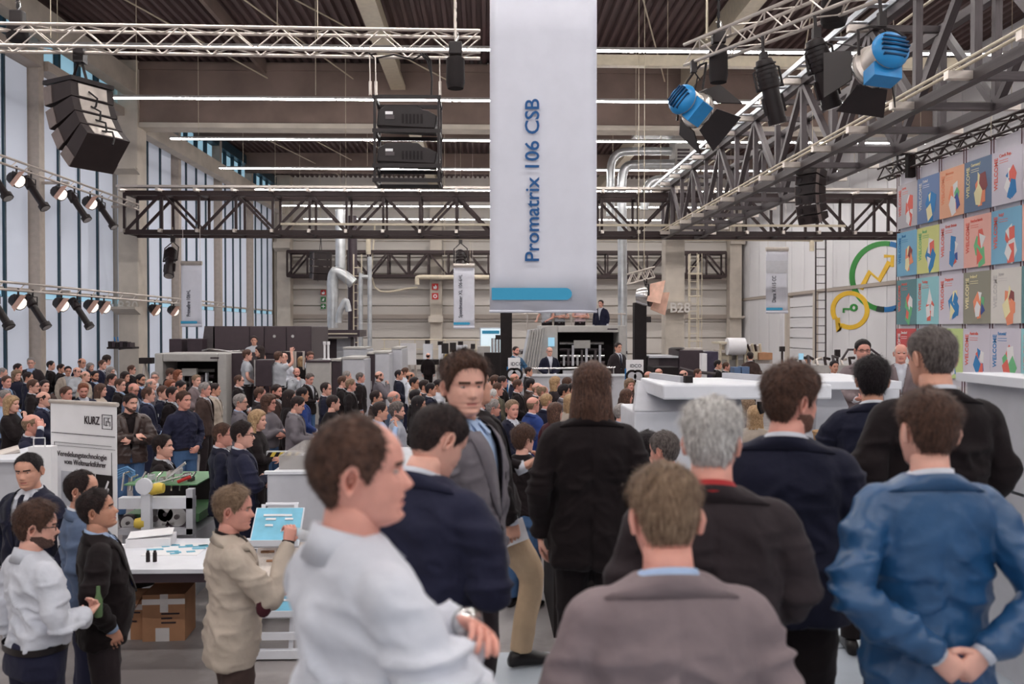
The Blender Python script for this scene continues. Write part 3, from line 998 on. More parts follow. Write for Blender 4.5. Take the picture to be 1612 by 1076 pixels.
# ------------------------------------------------------------------ poster wall
ZP = [P(1420, v, 21.8).z for v in (292, 366, 440, 515, 590)]
YP = [21.8 - 1.03 * k for k in range(7)]
COLS = {'grey': (196, 190, 196), 'blue': (96, 124, 176), 'orange': (250, 178, 136), 'navy': (84, 108, 144), 'lilac': (216, 208, 222), 'cyan': (110, 178, 214), 'lime': (222, 224, 130), 'salmon': (248, 178, 162),
        'teal': (78, 128, 134), 'aqua': (138, 204, 212), 'olive': (140, 136, 118), 'cream': (226, 220, 212), 'red': (206, 60, 62), 'green': (198, 222, 132)}
RED, BLU, WHT, DBL, YEL, GRN, ORG = (238, 92, 76), (24, 116, 190), (244, 240, 240), (38, 64, 150), (252, 238, 180), (96, 188, 120), (252, 140, 96)
POST = [[('grey', RED, 'Latvia'), ('blue', WHT, 'Dubai!'), ('orange', ORG, 'Morocco'), ('navy', YEL, 'Germany!'), ('lilac', RED, 'Czech Rep.'), ('lilac', BLU, 'France'), ('cyan', WHT, 'Spain')],
        [('cyan', BLU, 'Brasil'), ('lime', GRN, 'Brazil'), ('lilac', RED, 'Great Britain'), ('salmon', RED, 'Netherlands'), ('cyan', RED, 'Italy!'), ('salmon', WHT, 'Poland'), ('lime', GRN, 'Chile')],
        [('teal', RED, 'Austria!'), ('aqua', RED, 'Turkey'), ('lilac', RED, 'Singapore'), ('olive', YEL, 'Ireland!'), ('cream', (206, 200, 196), 'Japan'), ('teal', WHT, 'Korea'), ('lilac', BLU, 'Greece')],
        [('red', WHT, 'Sweden!'), ('aqua', WHT, 'Norway'), ('green', (216, 236, 150), 'China'), ('lilac', RED, 'Australia'), ('lilac', BLU, 'Estonia!'), ('aqua', RED, 'Israel'), ('lilac', RED, 'Egypt')]]
ART = [[RED, WHT, RED, WHT], [BLU, YEL, BLU, BLU], [ORG, WHT, GRN, DBL], [ORG, YEL, (130, 50, 50), ORG], [BLU, WHT, RED, BLU], [RED, BLU, WHT, DBL], [GRN, RED, WHT, GRN]]


def cmat(c):
    c = tuple(int(x * .82 + 238 * .18) for x in c)  # mixed towards white: the hall's haze is put into the print colour
    return mat('print_%d_%d_%d' % c, rgb(*c), .6, var=0)


# white cloth behind the posters, and the thin poles that carry them
pwall = thing('poster_backdrop', 'white cloth backdrop behind the welcome posters', 'backdrop', (XP + .06, 18, 0))
for k in range(6):
    MB().box((XP + .06, YP[k] - 1.0, ZP[4] - .1), (XP + .1, YP[k] - .03, P(1393, 283, 22.7).z - .02)).build('cloth_panel', mat('backdrop_cloth', rgb(222, 218, 226), .8, var=.02), pwall)
for k in range(7):
    for dy in (-.04, .06):
        bar_obj('pole', (XP + .02, YP[k] + dy + .02, 0.0), (XP + .02, YP[k] + dy + .02, P(1393, 283, 22.7).z + .05), .022, .022, mat('pole_maroon', rgb(90, 50, 58), .5), pwall, tube=True)
rownames = ['top row', 'second row', 'third row', 'bottom row']
colnames = ['leftmost', 'second', 'third', 'fourth', 'fifth', 'sixth', 'seventh']
rr = random.Random(3)
for r in range(4):
    for k in range(6):
        base, wc, title = POST[r][k]
        ya, yb = YP[k] - .06, YP[k] - 1.0
        za, zb = ZP[r + 1] + .07, ZP[r] - .03
        t = thing('welcome_poster', '%s welcome poster, %s of the %s' % (base, colnames[k], rownames[r]), 'poster', (XP - .02, (ya + yb) / 2, za), group='welcome posters on the right')
        MB().box((XP - .02, yb - .04, za), (XP + .0085, ya + .04, zb)).build('sheet', cmat(COLS[base]), t)
        H = zb - za
        sz = .17
        me = text_mesh('WELCOME', sz, .02)
        wd = max(v.co.x for v in me.vertices)
        text_obj('lettering', 'WELCOME', sz, cmat(wc), t, (XP - .024, ya - .17, zb - .12 - H * .6), (0, 0, 1), (0, 1, 0), .02, sx=H * .6 / wd)
        text_obj('title', title, .09, cmat(wc), t, (XP - .024, ya - .22, zb - .13), (0, -1, 0), (0, 0, 1), .012)
        for q in range(2):
            box_obj('small_print', (XP - .023, ya - .22 - .3, zb - .2 - q * .045), (XP - .021, ya - .22, zb - .19 - q * .045), cmat(wc), t)
        # faceted paper figure made of flat colour shapes
        pal = ART[(r * 3 + k) % 7] if (r, k) != (0, 1) else ART[1]
        cy_, cz = ya - .60, za + H * .36
        for q in range(6):
            ang = q * PI / 3 + rr.random()
            rad = .1 + .13 * rr.random()
            ccy, ccz = cy_ + .13 * math.cos(ang) * .8, cz + .2 * math.sin(ang)
            m = rr.choice([3, 4, 4, 5])
            a0 = rr.random() * 6
            pts = [(XP - .021 - .0006 * q, ccy + rad * .75 * math.cos(a0 + 2 * PI * i / m + .3 * rr.random()), ccz + rad * 1.15 * math.sin(a0 + 2 * PI * i / m + .3 * rr.random())) for i in range(m)]
            MB().prism(pts, (-.002, 0, 0)).build('print_shape', cmat(pal[q % 4]), t)
# ------------------------------------------------------------------ people: builders
def vnoise(p, seed=0):
    p = np.asarray(p, float) + seed * 17.31
    i = np.floor(p).astype(np.int64)
    f = p - i
    f = f * f * (3 - 2 * f)
    out = 0
    for dx in (0, 1):
        for dy in (0, 1):
            for dz in (0, 1):
                h = (i[:, 0] + dx) * 374761393 + (i[:, 1] + dy) * 668265263 + (i[:, 2] + dz) * 2147483647
                h = (h ^ (h >> 13)) * 1274126177
                h = ((h ^ (h >> 16)) & 0xffff) / 65535.0
                out = out + h * (f[:, 0] if dx else 1 - f[:, 0]) * (f[:, 1] if dy else 1 - f[:, 1]) * (f[:, 2] if dz else 1 - f[:, 2])
    return out


def sstep(a, b, x):
    t = np.clip((x - a) / (b - a), 0, 1)
    return t * t * (3 - 2 * t)


class G:
    """growing mesh in local person space with a material index per face"""

    def __init__(s):
        s.v, s.f, s.m = [], [], []

    def add(s, vs, fs, mi=0):
        n = len(s.v)
        s.v.extend([tuple(map(float, x)) for x in vs])
        for k, f in enumerate(fs):
            s.f.append(tuple(int(i) + n for i in f))
            s.m.append(mi if isinstance(mi, int) else int(mi[k]))
        return s

    def loft(s, rings, n=12, mi=0, e=2.0, cap=True):
        """rings: (centre, half-axis x, half-axis y)"""
        vs, fs = [], []
        for (c, ax, ay) in rings:
            c, ax, ay = np.array(c), np.array(ax), np.array(ay)
            for k in range(n):
                a = 2 * PI * k / n
                ca, sa = math.cos(a), math.sin(a)
                vs.append(c + ax * math.copysign(abs(ca) ** (2 / e), ca) + ay * math.copysign(abs(sa) ** (2 / e), sa))
        for i in range(len(rings) - 1):
            for k in range(n):
                fs.append((i * n + k, i * n + (k + 1) % n, (i + 1) * n + (k + 1) % n, (i + 1) * n + k))
        if cap:
            fs.append(tuple(range(n - 1, -1, -1)))
            fs.append(tuple((len(rings) - 1) * n + k for k in range(n)))
        return s.add(vs, fs, mi)

    def tube(s, pts, rs, n=8, mi=0, flat=1.0, side=None):
        pts = [np.array(p, float) for p in pts]
        rings = []
        prev = None
        for i, p in enumerate(pts):
            d = pts[min(i + 1, len(pts) - 1)] - pts[max(i - 1, 0)]
            d = d / (np.linalg.norm(d) + 1e-9)
            if prev is None:
                h = np.array(side if side is not None else ((0, 0, 1) if abs(d[2]) < .9 else (0, 1, 0)), float)
                x = np.cross(d, h)
            else:
                x = prev - d * prev.dot(d)
            x = x / (np.linalg.norm(x) + 1e-9)
            prev = x
            r = rs[i] if isinstance(rs, (list, tuple, np.ndarray)) else rs
            rings.append((p, x * r, np.cross(d, x) * r * flat))
        return s.loft(rings, n, mi)

    def mesh(s, name):
        me = bpy.data.meshes.new(name)
        me.from_pydata(s.v, [], s.f)
        me.polygons.foreach_set('use_smooth', [True] * len(s.f))
        me.polygons.foreach_set('material_index', s.m)
        me.update()
        return me


def spline(pts, n):
    """Catmull-Rom through points, n samples per span"""
    p = [np.array(x, float) for x in pts]
    p = [2 * p[0] - p[1]] + p + [2 * p[-1] - p[-2]]
    out = []
    for i in range(1, len(p) - 2):
        for k in range(n):
            t = k / n
            out.append(.5 * ((2 * p[i]) + (-p[i - 1] + p[i + 1]) * t + (2 * p[i - 1] - 5 * p[i] + 4 * p[i + 1] - p[i + 2]) * t * t + (-p[i - 1] + 3 * p[i] - 3 * p[i + 1] + p[i + 2]) * t ** 3))
    out.append(p[-2])
    return out


def remesh(g, voxel, smooth=4):
    me = bpy.data.meshes.new('tmp')
    me.from_pydata(g.v, [], g.f)
    ob = bpy.data.objects.new('tmp', me)
    COL.objects.link(ob)
    md = ob.modifiers.new('r', 'REMESH'); md.mode = 'VOXEL'; md.voxel_size = voxel
    if smooth:
        ms = ob.modifiers.new('s', 'SMOOTH'); ms.factor = .5; ms.iterations = smooth
    dg = bpy.context.evaluated_depsgraph_get()
    e = ob.evaluated_get(dg)
    m2 = e.to_mesh()
    n = len(m2.vertices)
    co = np.empty(n * 3); m2.vertices.foreach_get('co', co); co = co.reshape(-1, 3)
    no = np.empty(n * 3); m2.vertices.foreach_get('normal', no); no = no.reshape(-1, 3)
    fs = [tuple(p.vertices) for p in m2.polygons]
    e.to_mesh_clear()
    bpy.data.objects.remove(ob); bpy.data.meshes.remove(me)
    return co, no, fs


# ---- head ------------------------------------------------------------------
HZ = np.array([0, .8, 2, 3.2, 4.4, 5.2, 6, 7.4, 9, 10.5, 12, 13.4, 15, 17, 19, 20.8, 22.2, 23.1, 23.5])
HF = np.array([6.0, 8.0, 8.9, 8.7, 9.0, 8.8, 9.2, 9.2, 9.3, 9.1, 8.8, 9.5, 9.5, 9.1, 8.0, 6.2, 4.0, 1.8, -.6])
HB = np.array([1.5, -.5, -3.2, -5.0, -6.2, -6.8, -7.3, -8.2, -9.2, -9.9, -10.4, -10.6, -10.6, -10.2, -9.2, -7.6, -5.6, -3.4, -1.4])
HW = np.array([1.8, 3.4, 4.6, 5.3, 5.8, 6.1, 6.4, 6.8, 7.1, 7.3, 7.45, 7.6, 7.75, 7.7, 7.1, 5.9, 4.3, 2.6, .8])


def head_surface(nr, ns):
    t = np.linspace(0, 1, nr)
    z = 23.5 * (t * .82 + .18 * (np.sin((t - .5) * PI) + 1) / 2)
    ph = np.linspace(0, 2 * PI, ns, endpoint=False)
    Z, PH = np.meshgrid(z, ph, indexing='ij')
    f, b, w_ = np.interp(Z, HZ, HF), np.interp(Z, HZ, HB), np.interp(Z, HZ, HW)
    c, s_ = np.cos(PH), np.sin(PH)
    e = 2 / 2.25
    X = w_ * np.sign(s_) * np.abs(s_) ** e
    Yc = (f + b) / 2
    Y = Yc + (f - b) / 2 * np.sign(c) * np.abs(c) ** e
    fr = np.clip(c, 0, 1)
    ax = np.abs(X)
    nose = np.interp(Z, [6.9, 7.5, 8.2, 9.2, 10.6, 12.2, 13.2], [0, 1.5, 2.3, 1.8, 1.0, .35, 0]) * np.exp(-(ax / np.interp(Z, [7, 8, 10, 12], [1.5, 1.35, .95, .8])) ** 2)
    eye = -1.0 * np.exp(-((ax - 3.2) / 1.5) ** 2 - ((Z - 11.9) / .95) ** 2)
    brow = .35 * np.exp(-((ax - 2.8) / 2.2) ** 2 - ((Z - 13.5) / .6) ** 2)
    cheek = .35 * np.exp(-((ax - 4.6) / 1.6) ** 2 - ((Z - 9.4) / 1.5) ** 2) - .3 * np.exp(-((ax - 4.8) / 1.2) ** 2 - ((Z - 5.5) / 1.6) ** 2)
    lips = .35 * np.exp(-((Z - 5.95) / .45) ** 2 - (ax / 2.0) ** 2) + .4 * np.exp(-((Z - 4.5) / .5) ** 2 - (ax / 1.7) ** 2) - .45 * np.exp(-((Z - 5.2) / .25) ** 2 - (ax / 2.5) ** 4)
    chin = .45 * np.exp(-((Z - 1.6) / 1.0) ** 2 - (ax / 1.8) ** 2) - .3 * np.exp(-((Z - 3.2) / .5) ** 2 - (ax / 2.2) ** 2)
    Y = Y + fr * (nose + eye + brow + cheek + lips + chin)
    return X, Y, Z, PH


def grid_faces(nr, ns):
    return [(i * ns + k, i * ns + (k + 1) % ns, (i + 1) * ns + (k + 1) % ns, (i + 1) * ns + k) for i in range(nr - 1) for k in range(ns)]


def head_into(g, M, hq, beard=0, brows=True):
    """materials: 0 skin, 1 brow/hair, 2 lips, 3 eye white, 4 dark, 5 beard"""
    nr, ns = (52, 64) if hq else (30, 32)
    X, Y, Z, PH = head_surface(nr, ns)
    V = np.stack([X, Y, Z], -1).reshape(-1, 3)
    F_ = grid_faces(nr, ns)
    C = V[np.array(F_)].mean(1)
    x, y, z = np.abs(C[:, 0]), C[:, 1], C[:, 2]
    mi = np.zeros(len(F_), int)
    fr = y > 2
    mi[fr & (np.abs(z - 13.55) < (.35 if hq else .5)) & (x > 1.3) & (x < 5.0)] = 1
    mi[fr & (np.abs(z - 5.2) < (.55 if hq else .6)) & (x < 2.1)] = 2
    if not hq:
        mi[fr & (np.abs(z - 11.9) < .55) & (x > 2.1) & (x < 4.2)] = 4
    if beard:
        zt_ = np.interp(x, [0, 2.4, 3.2, 5.5, 6.8], [3.9, 3.9, 5.2, 5.8, 7.6])
        bm = (z < zt_) & (y > -2.5) | ((z > 5.9) & (z < 7.1) & (x < 2.8) & (y > 6)) & (beard > 0)
        mi[bm & (mi != 2)] = 5
    V = V * .01
    V = np.vstack([V, [[0, .035, -.001], [0, -.01, .2352]]])
    nb = nr * ns
    caps = [(k, nb, (k + 1) % ns) for k in range(ns)] + [((nr - 1) * ns + k, (nr - 1) * ns + (k + 1) % ns, nb + 1) for k in range(ns)]
    tf = lambda A: (np.c_[A, np.ones(len(A))] @ np.array(M).T)[:, :3]
    g.add(tf(V), F_ + caps, list(mi) + [0] * len(caps))
    # ears
    for sg in (-1, 1):
        n = 14 if hq else 9
        ev, ef = [], []
        prof = [(1.0, .0, 0), (1.08, .55, 0), (.98, .8, 0), (.78, .62, 0), (.45, .15, 0)]
        for (sc, out, _) in prof:
            for k in range(n):
                a = 2 * PI * k / n
                ry = (1.75 if math.sin(a) > -.2 else 1.2) * sc * math.cos(a)
                rz = 3.15 * sc * math.sin(a)
                yy = -1.5 + ry - .18 * rz * -1 * .9
                # flare outwards towards the back rim
                o = out * 1.3 + .42 * max(0, -ry) * sc
                ev.append((sg * (7.2 + o * 1.25 - .02 * abs(rz)), yy - .3, 11.0 + rz))
        for i in range(len(prof) - 1):
            for k in range(n):
                q = (i * n + k, i * n + (k + 1) % n, (i + 1) * n + (k + 1) % n, (i + 1) * n + k)
                ef.append(q if sg < 0 else q[::-1])
        ef.append(tuple((len(prof) - 1) * n + k for k in range(n)))
        g.add(tf(np.array(ev) * .01), ef, 0)
    if hq:
        for sg in (-1, 1):
            for (r, dy, mi_) in ((1.15, 7.12, 3), (.60, 7.78, 4)):
                vs, fs = [], []
                for i in range(7):
                    for k in range(10):
                        a, b = PI * (i + .5) / 7, 2 * PI * k / 10
                        vs.append((sg * 3.15 + r * math.sin(a) * math.cos(b), dy + r * (1 if mi_ == 3 else .8) * math.sin(a) * math.sin(b), 11.85 + r * (.45 if mi_ == 3 else .75) * math.cos(a)))
                fs = [(i * 10 + k, i * 10 + (k + 1) % 10, i * 10 + 10 + (k + 1) % 10, i * 10 + 10 + k) for i in range(6) for k in range(10)]
                g.add(tf(np.array(vs) * .01), fs, mi_)


HL = {  # hairline height by angle from the front (degrees)
    'short': ([0, 25, 42, 55, 68, 80, 92, 104, 118, 140, 180], [19.2, 18.8, 17.6, 15.0, 12.0, 9.5, 13.5, 12.8, 7.5, 4.6, 4.4]),
    'recede': ([0, 20, 36, 50, 66, 80, 92, 104, 118, 140, 180], [20.6, 21.2, 21.6, 17.0, 12.5, 9.5, 13.5, 12.8, 7.5, 4.6, 4.4]),
    'far': ([0, 20, 36, 50, 66, 80, 92, 104, 118, 140, 180], [22.4, 22.6, 22.2, 17.6, 12.5, 9.5, 13.5, 12.8, 7.5, 4.6, 4.4]),
    'crown': ([0, 30, 50, 66, 80, 92, 104, 118, 140, 180], [23.6, 23.6, 20.5, 13.5, 9.5, 13.5, 12.8, 7.5, 4.6, 4.4]),
    'low': ([0, 25, 45, 60, 75, 90, 105, 120, 150, 180], [17.8, 17.6, 16.0, 12.0, 8.0, 8.0, 7.0, 4.0, 1.5, 1.0]),
}


def hair_mesh(style, hq, seed=1):
    """head-shaped shell pushed out by the hair's thickness; style = (line, side cm, top cm, bald crown height or None, tuft, length cm)"""
    line, ts, tt, crown, tuft, length = style
    nr, ns = (64, 72) if hq else (30, 32)
    X, Y, Z, PH = head_surface(nr, ns)
    # hair ignores the face relief
    deg = np.degrees(np.minimum(PH, 2 * PI - PH))
    zl = np.interp(deg, *HL[line])
    mask = sstep(-.3, 1.3 if ts > .5 else 2.2, Z - zl)
    if crown is not None:
        rad = np.hypot(X, (Y + 3.0) * .72)
        mask = mask * (1 - sstep(crown - 1.2, crown + 1.2, Z) * (1 - sstep(7.2, 8.6, rad)))
    c = np.array([0, -.8, 12.0])
    N = np.stack([X, Y, Z], -1) - c
    N /= np.linalg.norm(N, axis=-1, keepdims=True) + 1e-9
    th = ts + (tt - ts) * sstep(13, 20.5, Z) * (.55 + .45 * np.clip(np.cos(PH) * .5 + .7, 0, 1))
    pts = np.stack([X, Y, Z], -1).reshape(-1, 3)
    nz = vnoise(np.c_[pts[:, 0] * 1.0, pts[:, 1] * .45, pts[:, 2] * .45], seed).reshape(nr, ns) - .5
    nz2 = vnoise(pts * np.array([2.2, 1.0, 1.0]), seed + 3).reshape(nr, ns) - .5
    d = -.35 + mask * (th + .35) + mask * tuft * (nz * 1.5 + nz2 * .8)
    V = np.stack([X, Y, Z], -1) + N * d[..., None]
    g = G()
    F_ = grid_faces(nr, ns)
    mk = mask.reshape(-1)
    keep = [f for f in F_ if max(mk[i] for i in f) > .03]
    Vf = V.reshape(-1, 3)
    top = len(Vf)
    Vf = np.vstack([Vf, [[0, -1, 23.5 + (tt if crown is None else -.3)]]])
    if crown is None:
        keep += [((nr - 1) * ns + k, (nr - 1) * ns + (k + 1) % ns, top) for k in range(ns)]
    if length > 0:
        # curtain of hair falling from ear level round sides and back
        n, m = 30, 12
        base = len(Vf)
        vs = []
        for j in range(m + 1):
            q = j / m
            for k in range(n + 1):
                a = math.radians(62 + (360 - 124) * k / n)
                zz = 15.5 - q * (15.5 + length)
                rw = 8.8 + 1.0 * q + 2.4 * q ** 3 + .8 * math.sin(q * PI)
                rb = 11.0 + .2 * q - 2.2 * sstep(.45, .9, q) + 1.2 * sstep(.85, 1.0, q)
                wob = (vnoise(np.array([[k * .9, j * .25, 1.0]]), seed)[0] - .5) * (1.0 + q * 1.2)
                y = (-1.0 + (rb if math.cos(a) < 0 else 6.0) * math.cos(a))
                vs.append((math.sin(a) * (rw + wob), y + wob * math.cos(a), zz + wob * .8 * q))
        inner = [(x * .86, y * .86 - .4, z) for x, y, z in vs]
        L = len(vs)
        Vf = np.vstack([Vf, vs, inner])
        for j in range(m):
            for k in range(n):
                a = base + j * (n + 1) + k
                keep.append((a, a + 1, a + n + 2, a + n + 1))
                keep.append((a + L, a + L + n + 1, a + L + n + 2, a + L + 1))
        for j in range(m):
            for k in (0, n):
                a = base + j * (n + 1) + k
                keep.append((a, a + n + 1, a + L + n + 1, a + L))
        for k in range(n):
            a = base + m * (n + 1) + k
            keep.append((a, a + 1, a + L + 1, a + L))
    if hq:
        fa = np.array([f if len(f) == 4 else (*f, f[2]) for f in keep])
        mean_m = np.array([mk[list(q)].mean() if max(q) < len(mk) else 1.0 for q in fa])
        ok = np.where(mean_m > .3)[0]
        rg = np.random.default_rng(seed)
        pick = rg.choice(ok, 2600)
        bw = rg.dirichlet((1, 1, 1, 1), 2600)
        p0 = (Vf[fa[pick]] * bw[..., None]).sum(1)
        nn = p0 - c; nn /= np.linalg.norm(nn, axis=1, keepdims=True)
        fl = p0 - np.array([rg.uniform(-.5, .5), -3.5, 24.0])
        fl -= nn * (fl * nn).sum(1)[:, None]
        fl /= np.linalg.norm(fl, axis=1, keepdims=True) + 1e-6
        fl = fl + rg.normal(0, .28, fl.shape)
        ln = ((.8 + ts * .9 + (tt - ts) * .7 * sstep(15, 20, p0[:, 2])) * rg.uniform(.6, 1.2, 2600))[:, None]
        lift = .22 if length == 0 else .1
        sd_ = np.cross(fl, nn); sd_ /= np.linalg.norm(sd_, axis=1, keepdims=True) + 1e-6
        b0 = p0 - nn * .1
        p1 = p0 + (fl * .55 + nn * lift) * ln
        p2 = p0 + (fl + nn * lift * .6) * ln
        wd_ = .10
        sv = np.stack([b0 - sd_ * wd_, b0 + sd_ * wd_, p1 + sd_ * wd_ * .8, p1 - sd_ * wd_ * .8, p2], 1).reshape(-1, 3)
        n0 = len(Vf)
        Vf = np.vstack([Vf, sv])
        for q in range(2600):
            a = n0 + 5 * q
            keep.append((a, a + 1, a + 2, a + 3)); keep.append((a + 3, a + 2, a + 4))
    g.add(Vf * .01, keep, 0)
    used = sorted({i for f in g.f for i in f})
    mp_ = {o: i for i, o in enumerate(used)}
    g.v = [g.v[i] for i in used]
    g.f = [tuple(mp_[i] for i in f) for f in g.f]
    return g.mesh('hair')


# ---- hands -----------------------------------------------------------------
def hand_into(g, W, d, nrm, curl=.5, thumb=1, s=1.0, n=6, spread=.0):
    """palm + five fingers. W wrist, d finger direction, nrm = direction the palm faces, thumb = +1/-1 side"""
    W = np.array(W, float)
    d = np.array(d, float); d /= np.linalg.norm(d)
    nrm = np.array(nrm, float); nrm = nrm - d * nrm.dot(d); nrm /= np.linalg.norm(nrm) + 1e-9
    sd = np.cross(d, nrm) * thumb
    c = .01 * s
    g.loft([(W - d * 3.5 * c, sd * 2.7 * c, nrm * 2.3 * c), (W, sd * 2.9 * c, nrm * 2.0 * c), (W + d * 3 * c, sd * 4.0 * c, nrm * 1.6 * c), (W + d * 7.5 * c, sd * 4.2 * c, nrm * 1.35 * c), (W + d * 9.2 * c, sd * 3.9 * c, nrm * 1.0 * c)], 10, 0, 2.4)
    for k, (off, ln, r) in enumerate([(3.1, 7.4, .88), (1.05, 8.2, .92), (-1.05, 7.6, .88), (-3.0, 6.0, .78)]):
        p = W + d * 8.4 * c + sd * off * c
        a = .12 + .1 * k
        pts, rs = [p], [r * c * 1.05]
        dirv = d + sd * off * spread * .05
        for q, fr in enumerate((.45, .32, .23)):
            a += curl * (.75, .95, .6)[q] * (1 + .08 * k)
            v = dirv * math.cos(a) + nrm * math.sin(a)
            p = p + v * ln * fr * c
            pts.append(p); rs.append(r * c * (.98, .88, .6)[q])
        g.tube(pts, rs, n, 0)
    p = W + d * 2.4 * c + sd * 3.2 * c
    v1 = d * .62 + sd * .7 + nrm * .35; v1 /= np.linalg.norm(v1)
    v2 = d * .9 + sd * (.25 - .3 * curl) + nrm * (.3 + .5 * curl); v2 /= np.linalg.norm(v2)
    g.tube([p, p + v1 * 3.4 * c, p + v1 * 3.4 * c + v2 * 2.6 * c, p + v1 * 3.4 * c + v2 * 4.6 * c], [1.3 * c, 1.05 * c, .95 * c, .6 * c], n, 0)


# ---- body and clothes -------------------------------------------------------
TZ = np.array([.78, .90, 1.00, 1.10, 1.20, 1.30, 1.37, 1.42, 1.455, 1.49, 1.53])
TA = np.array([20.2, 19.4, 18.0, 17.8, 18.6, 19.6, 19.6, 17.8, 13.6, 7.6, 6.0]) * .01
TF = np.array([12.6, 13.2, 13.0, 12.7, 12.6, 12.2, 11.0, 8.8, 6.2, 4.0, 3.0]) * .01
TB = np.array([13.6, 13.4, 11.6, 10.8, 11.6, 12.8, 12.6, 11.6, 10.2, 8.6, 7.6]) * .01


def torso_rings(z0, z1, grow, belly, wide, n=16):
    out = []
    for z in np.linspace(z0, z1, n):
        a = np.interp(z, TZ, TA) * wide + grow
        f = np.interp(z, TZ, TF) + grow + belly * math.exp(-((z - 1.06) / .17) ** 2)
        b = np.interp(z, TZ, TB) + grow
        out.append(((0, (f - b) / 2 - .005, z), (a, 0, 0), (0, (f + b) / 2, 0)))
    return out


def front_y(x, z, grow, belly, wide):
    a = np.interp(z, TZ, TA) * wide + grow
    f = np.interp(z, TZ, TF) + grow + belly * math.exp(-((z - 1.06) / .17) ** 2)
    b = np.interp(z, TZ, TB) + grow
    q = min(.999, abs(x) / a)
    return (f - b) / 2 - .005 + (f + b) / 2 * (1 - q ** 2.4) ** (1 / 2.4)


ARM = {  # elbow, wrist, hand direction, palm normal, curl for the right arm (x > 0); left is mirrored
    'down': ((.262, -.045, 1.12), (.262, .03, .875), (-.05, .15, -1), (-1, 0, 0), .35),
    'pocket': ((.315, -.07, 1.13), (.225, .05, .93), (-.2, .3, -1), (-1, 0, 0), .2),
    'clasp': ((.275, -.01, 1.13), (.085, .215, .985), (-.9, .25, -.35), (0, -1, .1), .7),
    'cross_a': ((.275, .075, 1.15), (-.035, .235, 1.185), (-1, .0, .12), (0, -.6, -.8), .35),
    'cross_b': ((.285, .08, 1.13), (-.01, .255, 1.13), (-.95, -.1, .25), (0, -1, -.2), .5),
    'behind': ((.31, -.16, 1.13), (.075, -.215, .97), (-.75, -.1, -.65), (0, 1, .2), .7),
    'hold': ((.27, .02, 1.13), (.13, .27, 1.07), (-.35, .8, .25), (-.3, 0, 1), .75),
    'phone': ((.27, .04, 1.13), (.075, .27, 1.10), (-.5, .75, .3), (-.2, -.3, 1), .8),
    'chin': ((.25, .13, 1.14), (.07, .21, 1.43), (-.35, -.1, .9), (-.3, -1, 0), .8),
    'face': ((.28, .16, 1.30), (.10, .13, 1.60), (-.5, -.2, .8), (-.7, -.5, 0), .25),
    'drink': ((.245, .17, 1.155), (.075, .30, 1.42), (-.3, .25, .9), (-.9, -.2, .1), .85),
    'up': ((.30, .12, 1.50), (.25, .16, 1.76), (0, .1, 1), (-.3, 1, 0), 1.0),
    'table': ((.29, .10, 1.14), (.20, .36, 1.02), (-.2, 1, -.25), (0, 0, -1), .15),
    'lap': ((.265, .0, 1.13), (.12, .24, .99), (-.4, .9, -.2), (0, 0, -1), .25),
}


def mir(p):
    return (-p[0], p[1], p[2])


def arm_joints(pose, side):
    E, W, d, nrm, cu = ARM[pose] if isinstance(pose, str) else pose
    if side < 0:
        E, W, d, nrm = mir(E), mir(W), mir(d), mir(nrm)
    return E, W, d, nrm, cu


def head_matrix(yaw, pitch, roll):
    piv = Vector((0, -.025, 1.515))
    R = Euler((math.radians(-pitch), math.radians(roll), math.radians(-yaw)), 'YXZ').to_matrix().to_4x4()
    R = Matrix.Rotation(math.radians(-yaw), 4, 'Z') @ Matrix.Rotation(math.radians(-pitch), 4, 'X') @ Matrix.Rotation(math.radians(roll), 4, 'Y')
    return Matrix.Translation(piv) @ R @ Matrix.Translation(Vector((0, .0, 1.508)) - piv) @ Matrix.Scale(1.06, 4)


def bend_fn(lean, sit):
    th = math.radians(lean)

    def f(A):
        A = np.array(A, float).reshape(-1, 3)
        if lean:
            t = sstep(.86, 1.06, A[:, 2]) * th
            y, z = A[:, 1], A[:, 2] - .95
            A = np.c_[A[:, 0], y * np.cos(t) + z * np.sin(t), .95 + z * np.cos(t) - y * np.sin(t)]
        if sit:
            A = A - np.array([0, 0, sit])
        return A
    return f


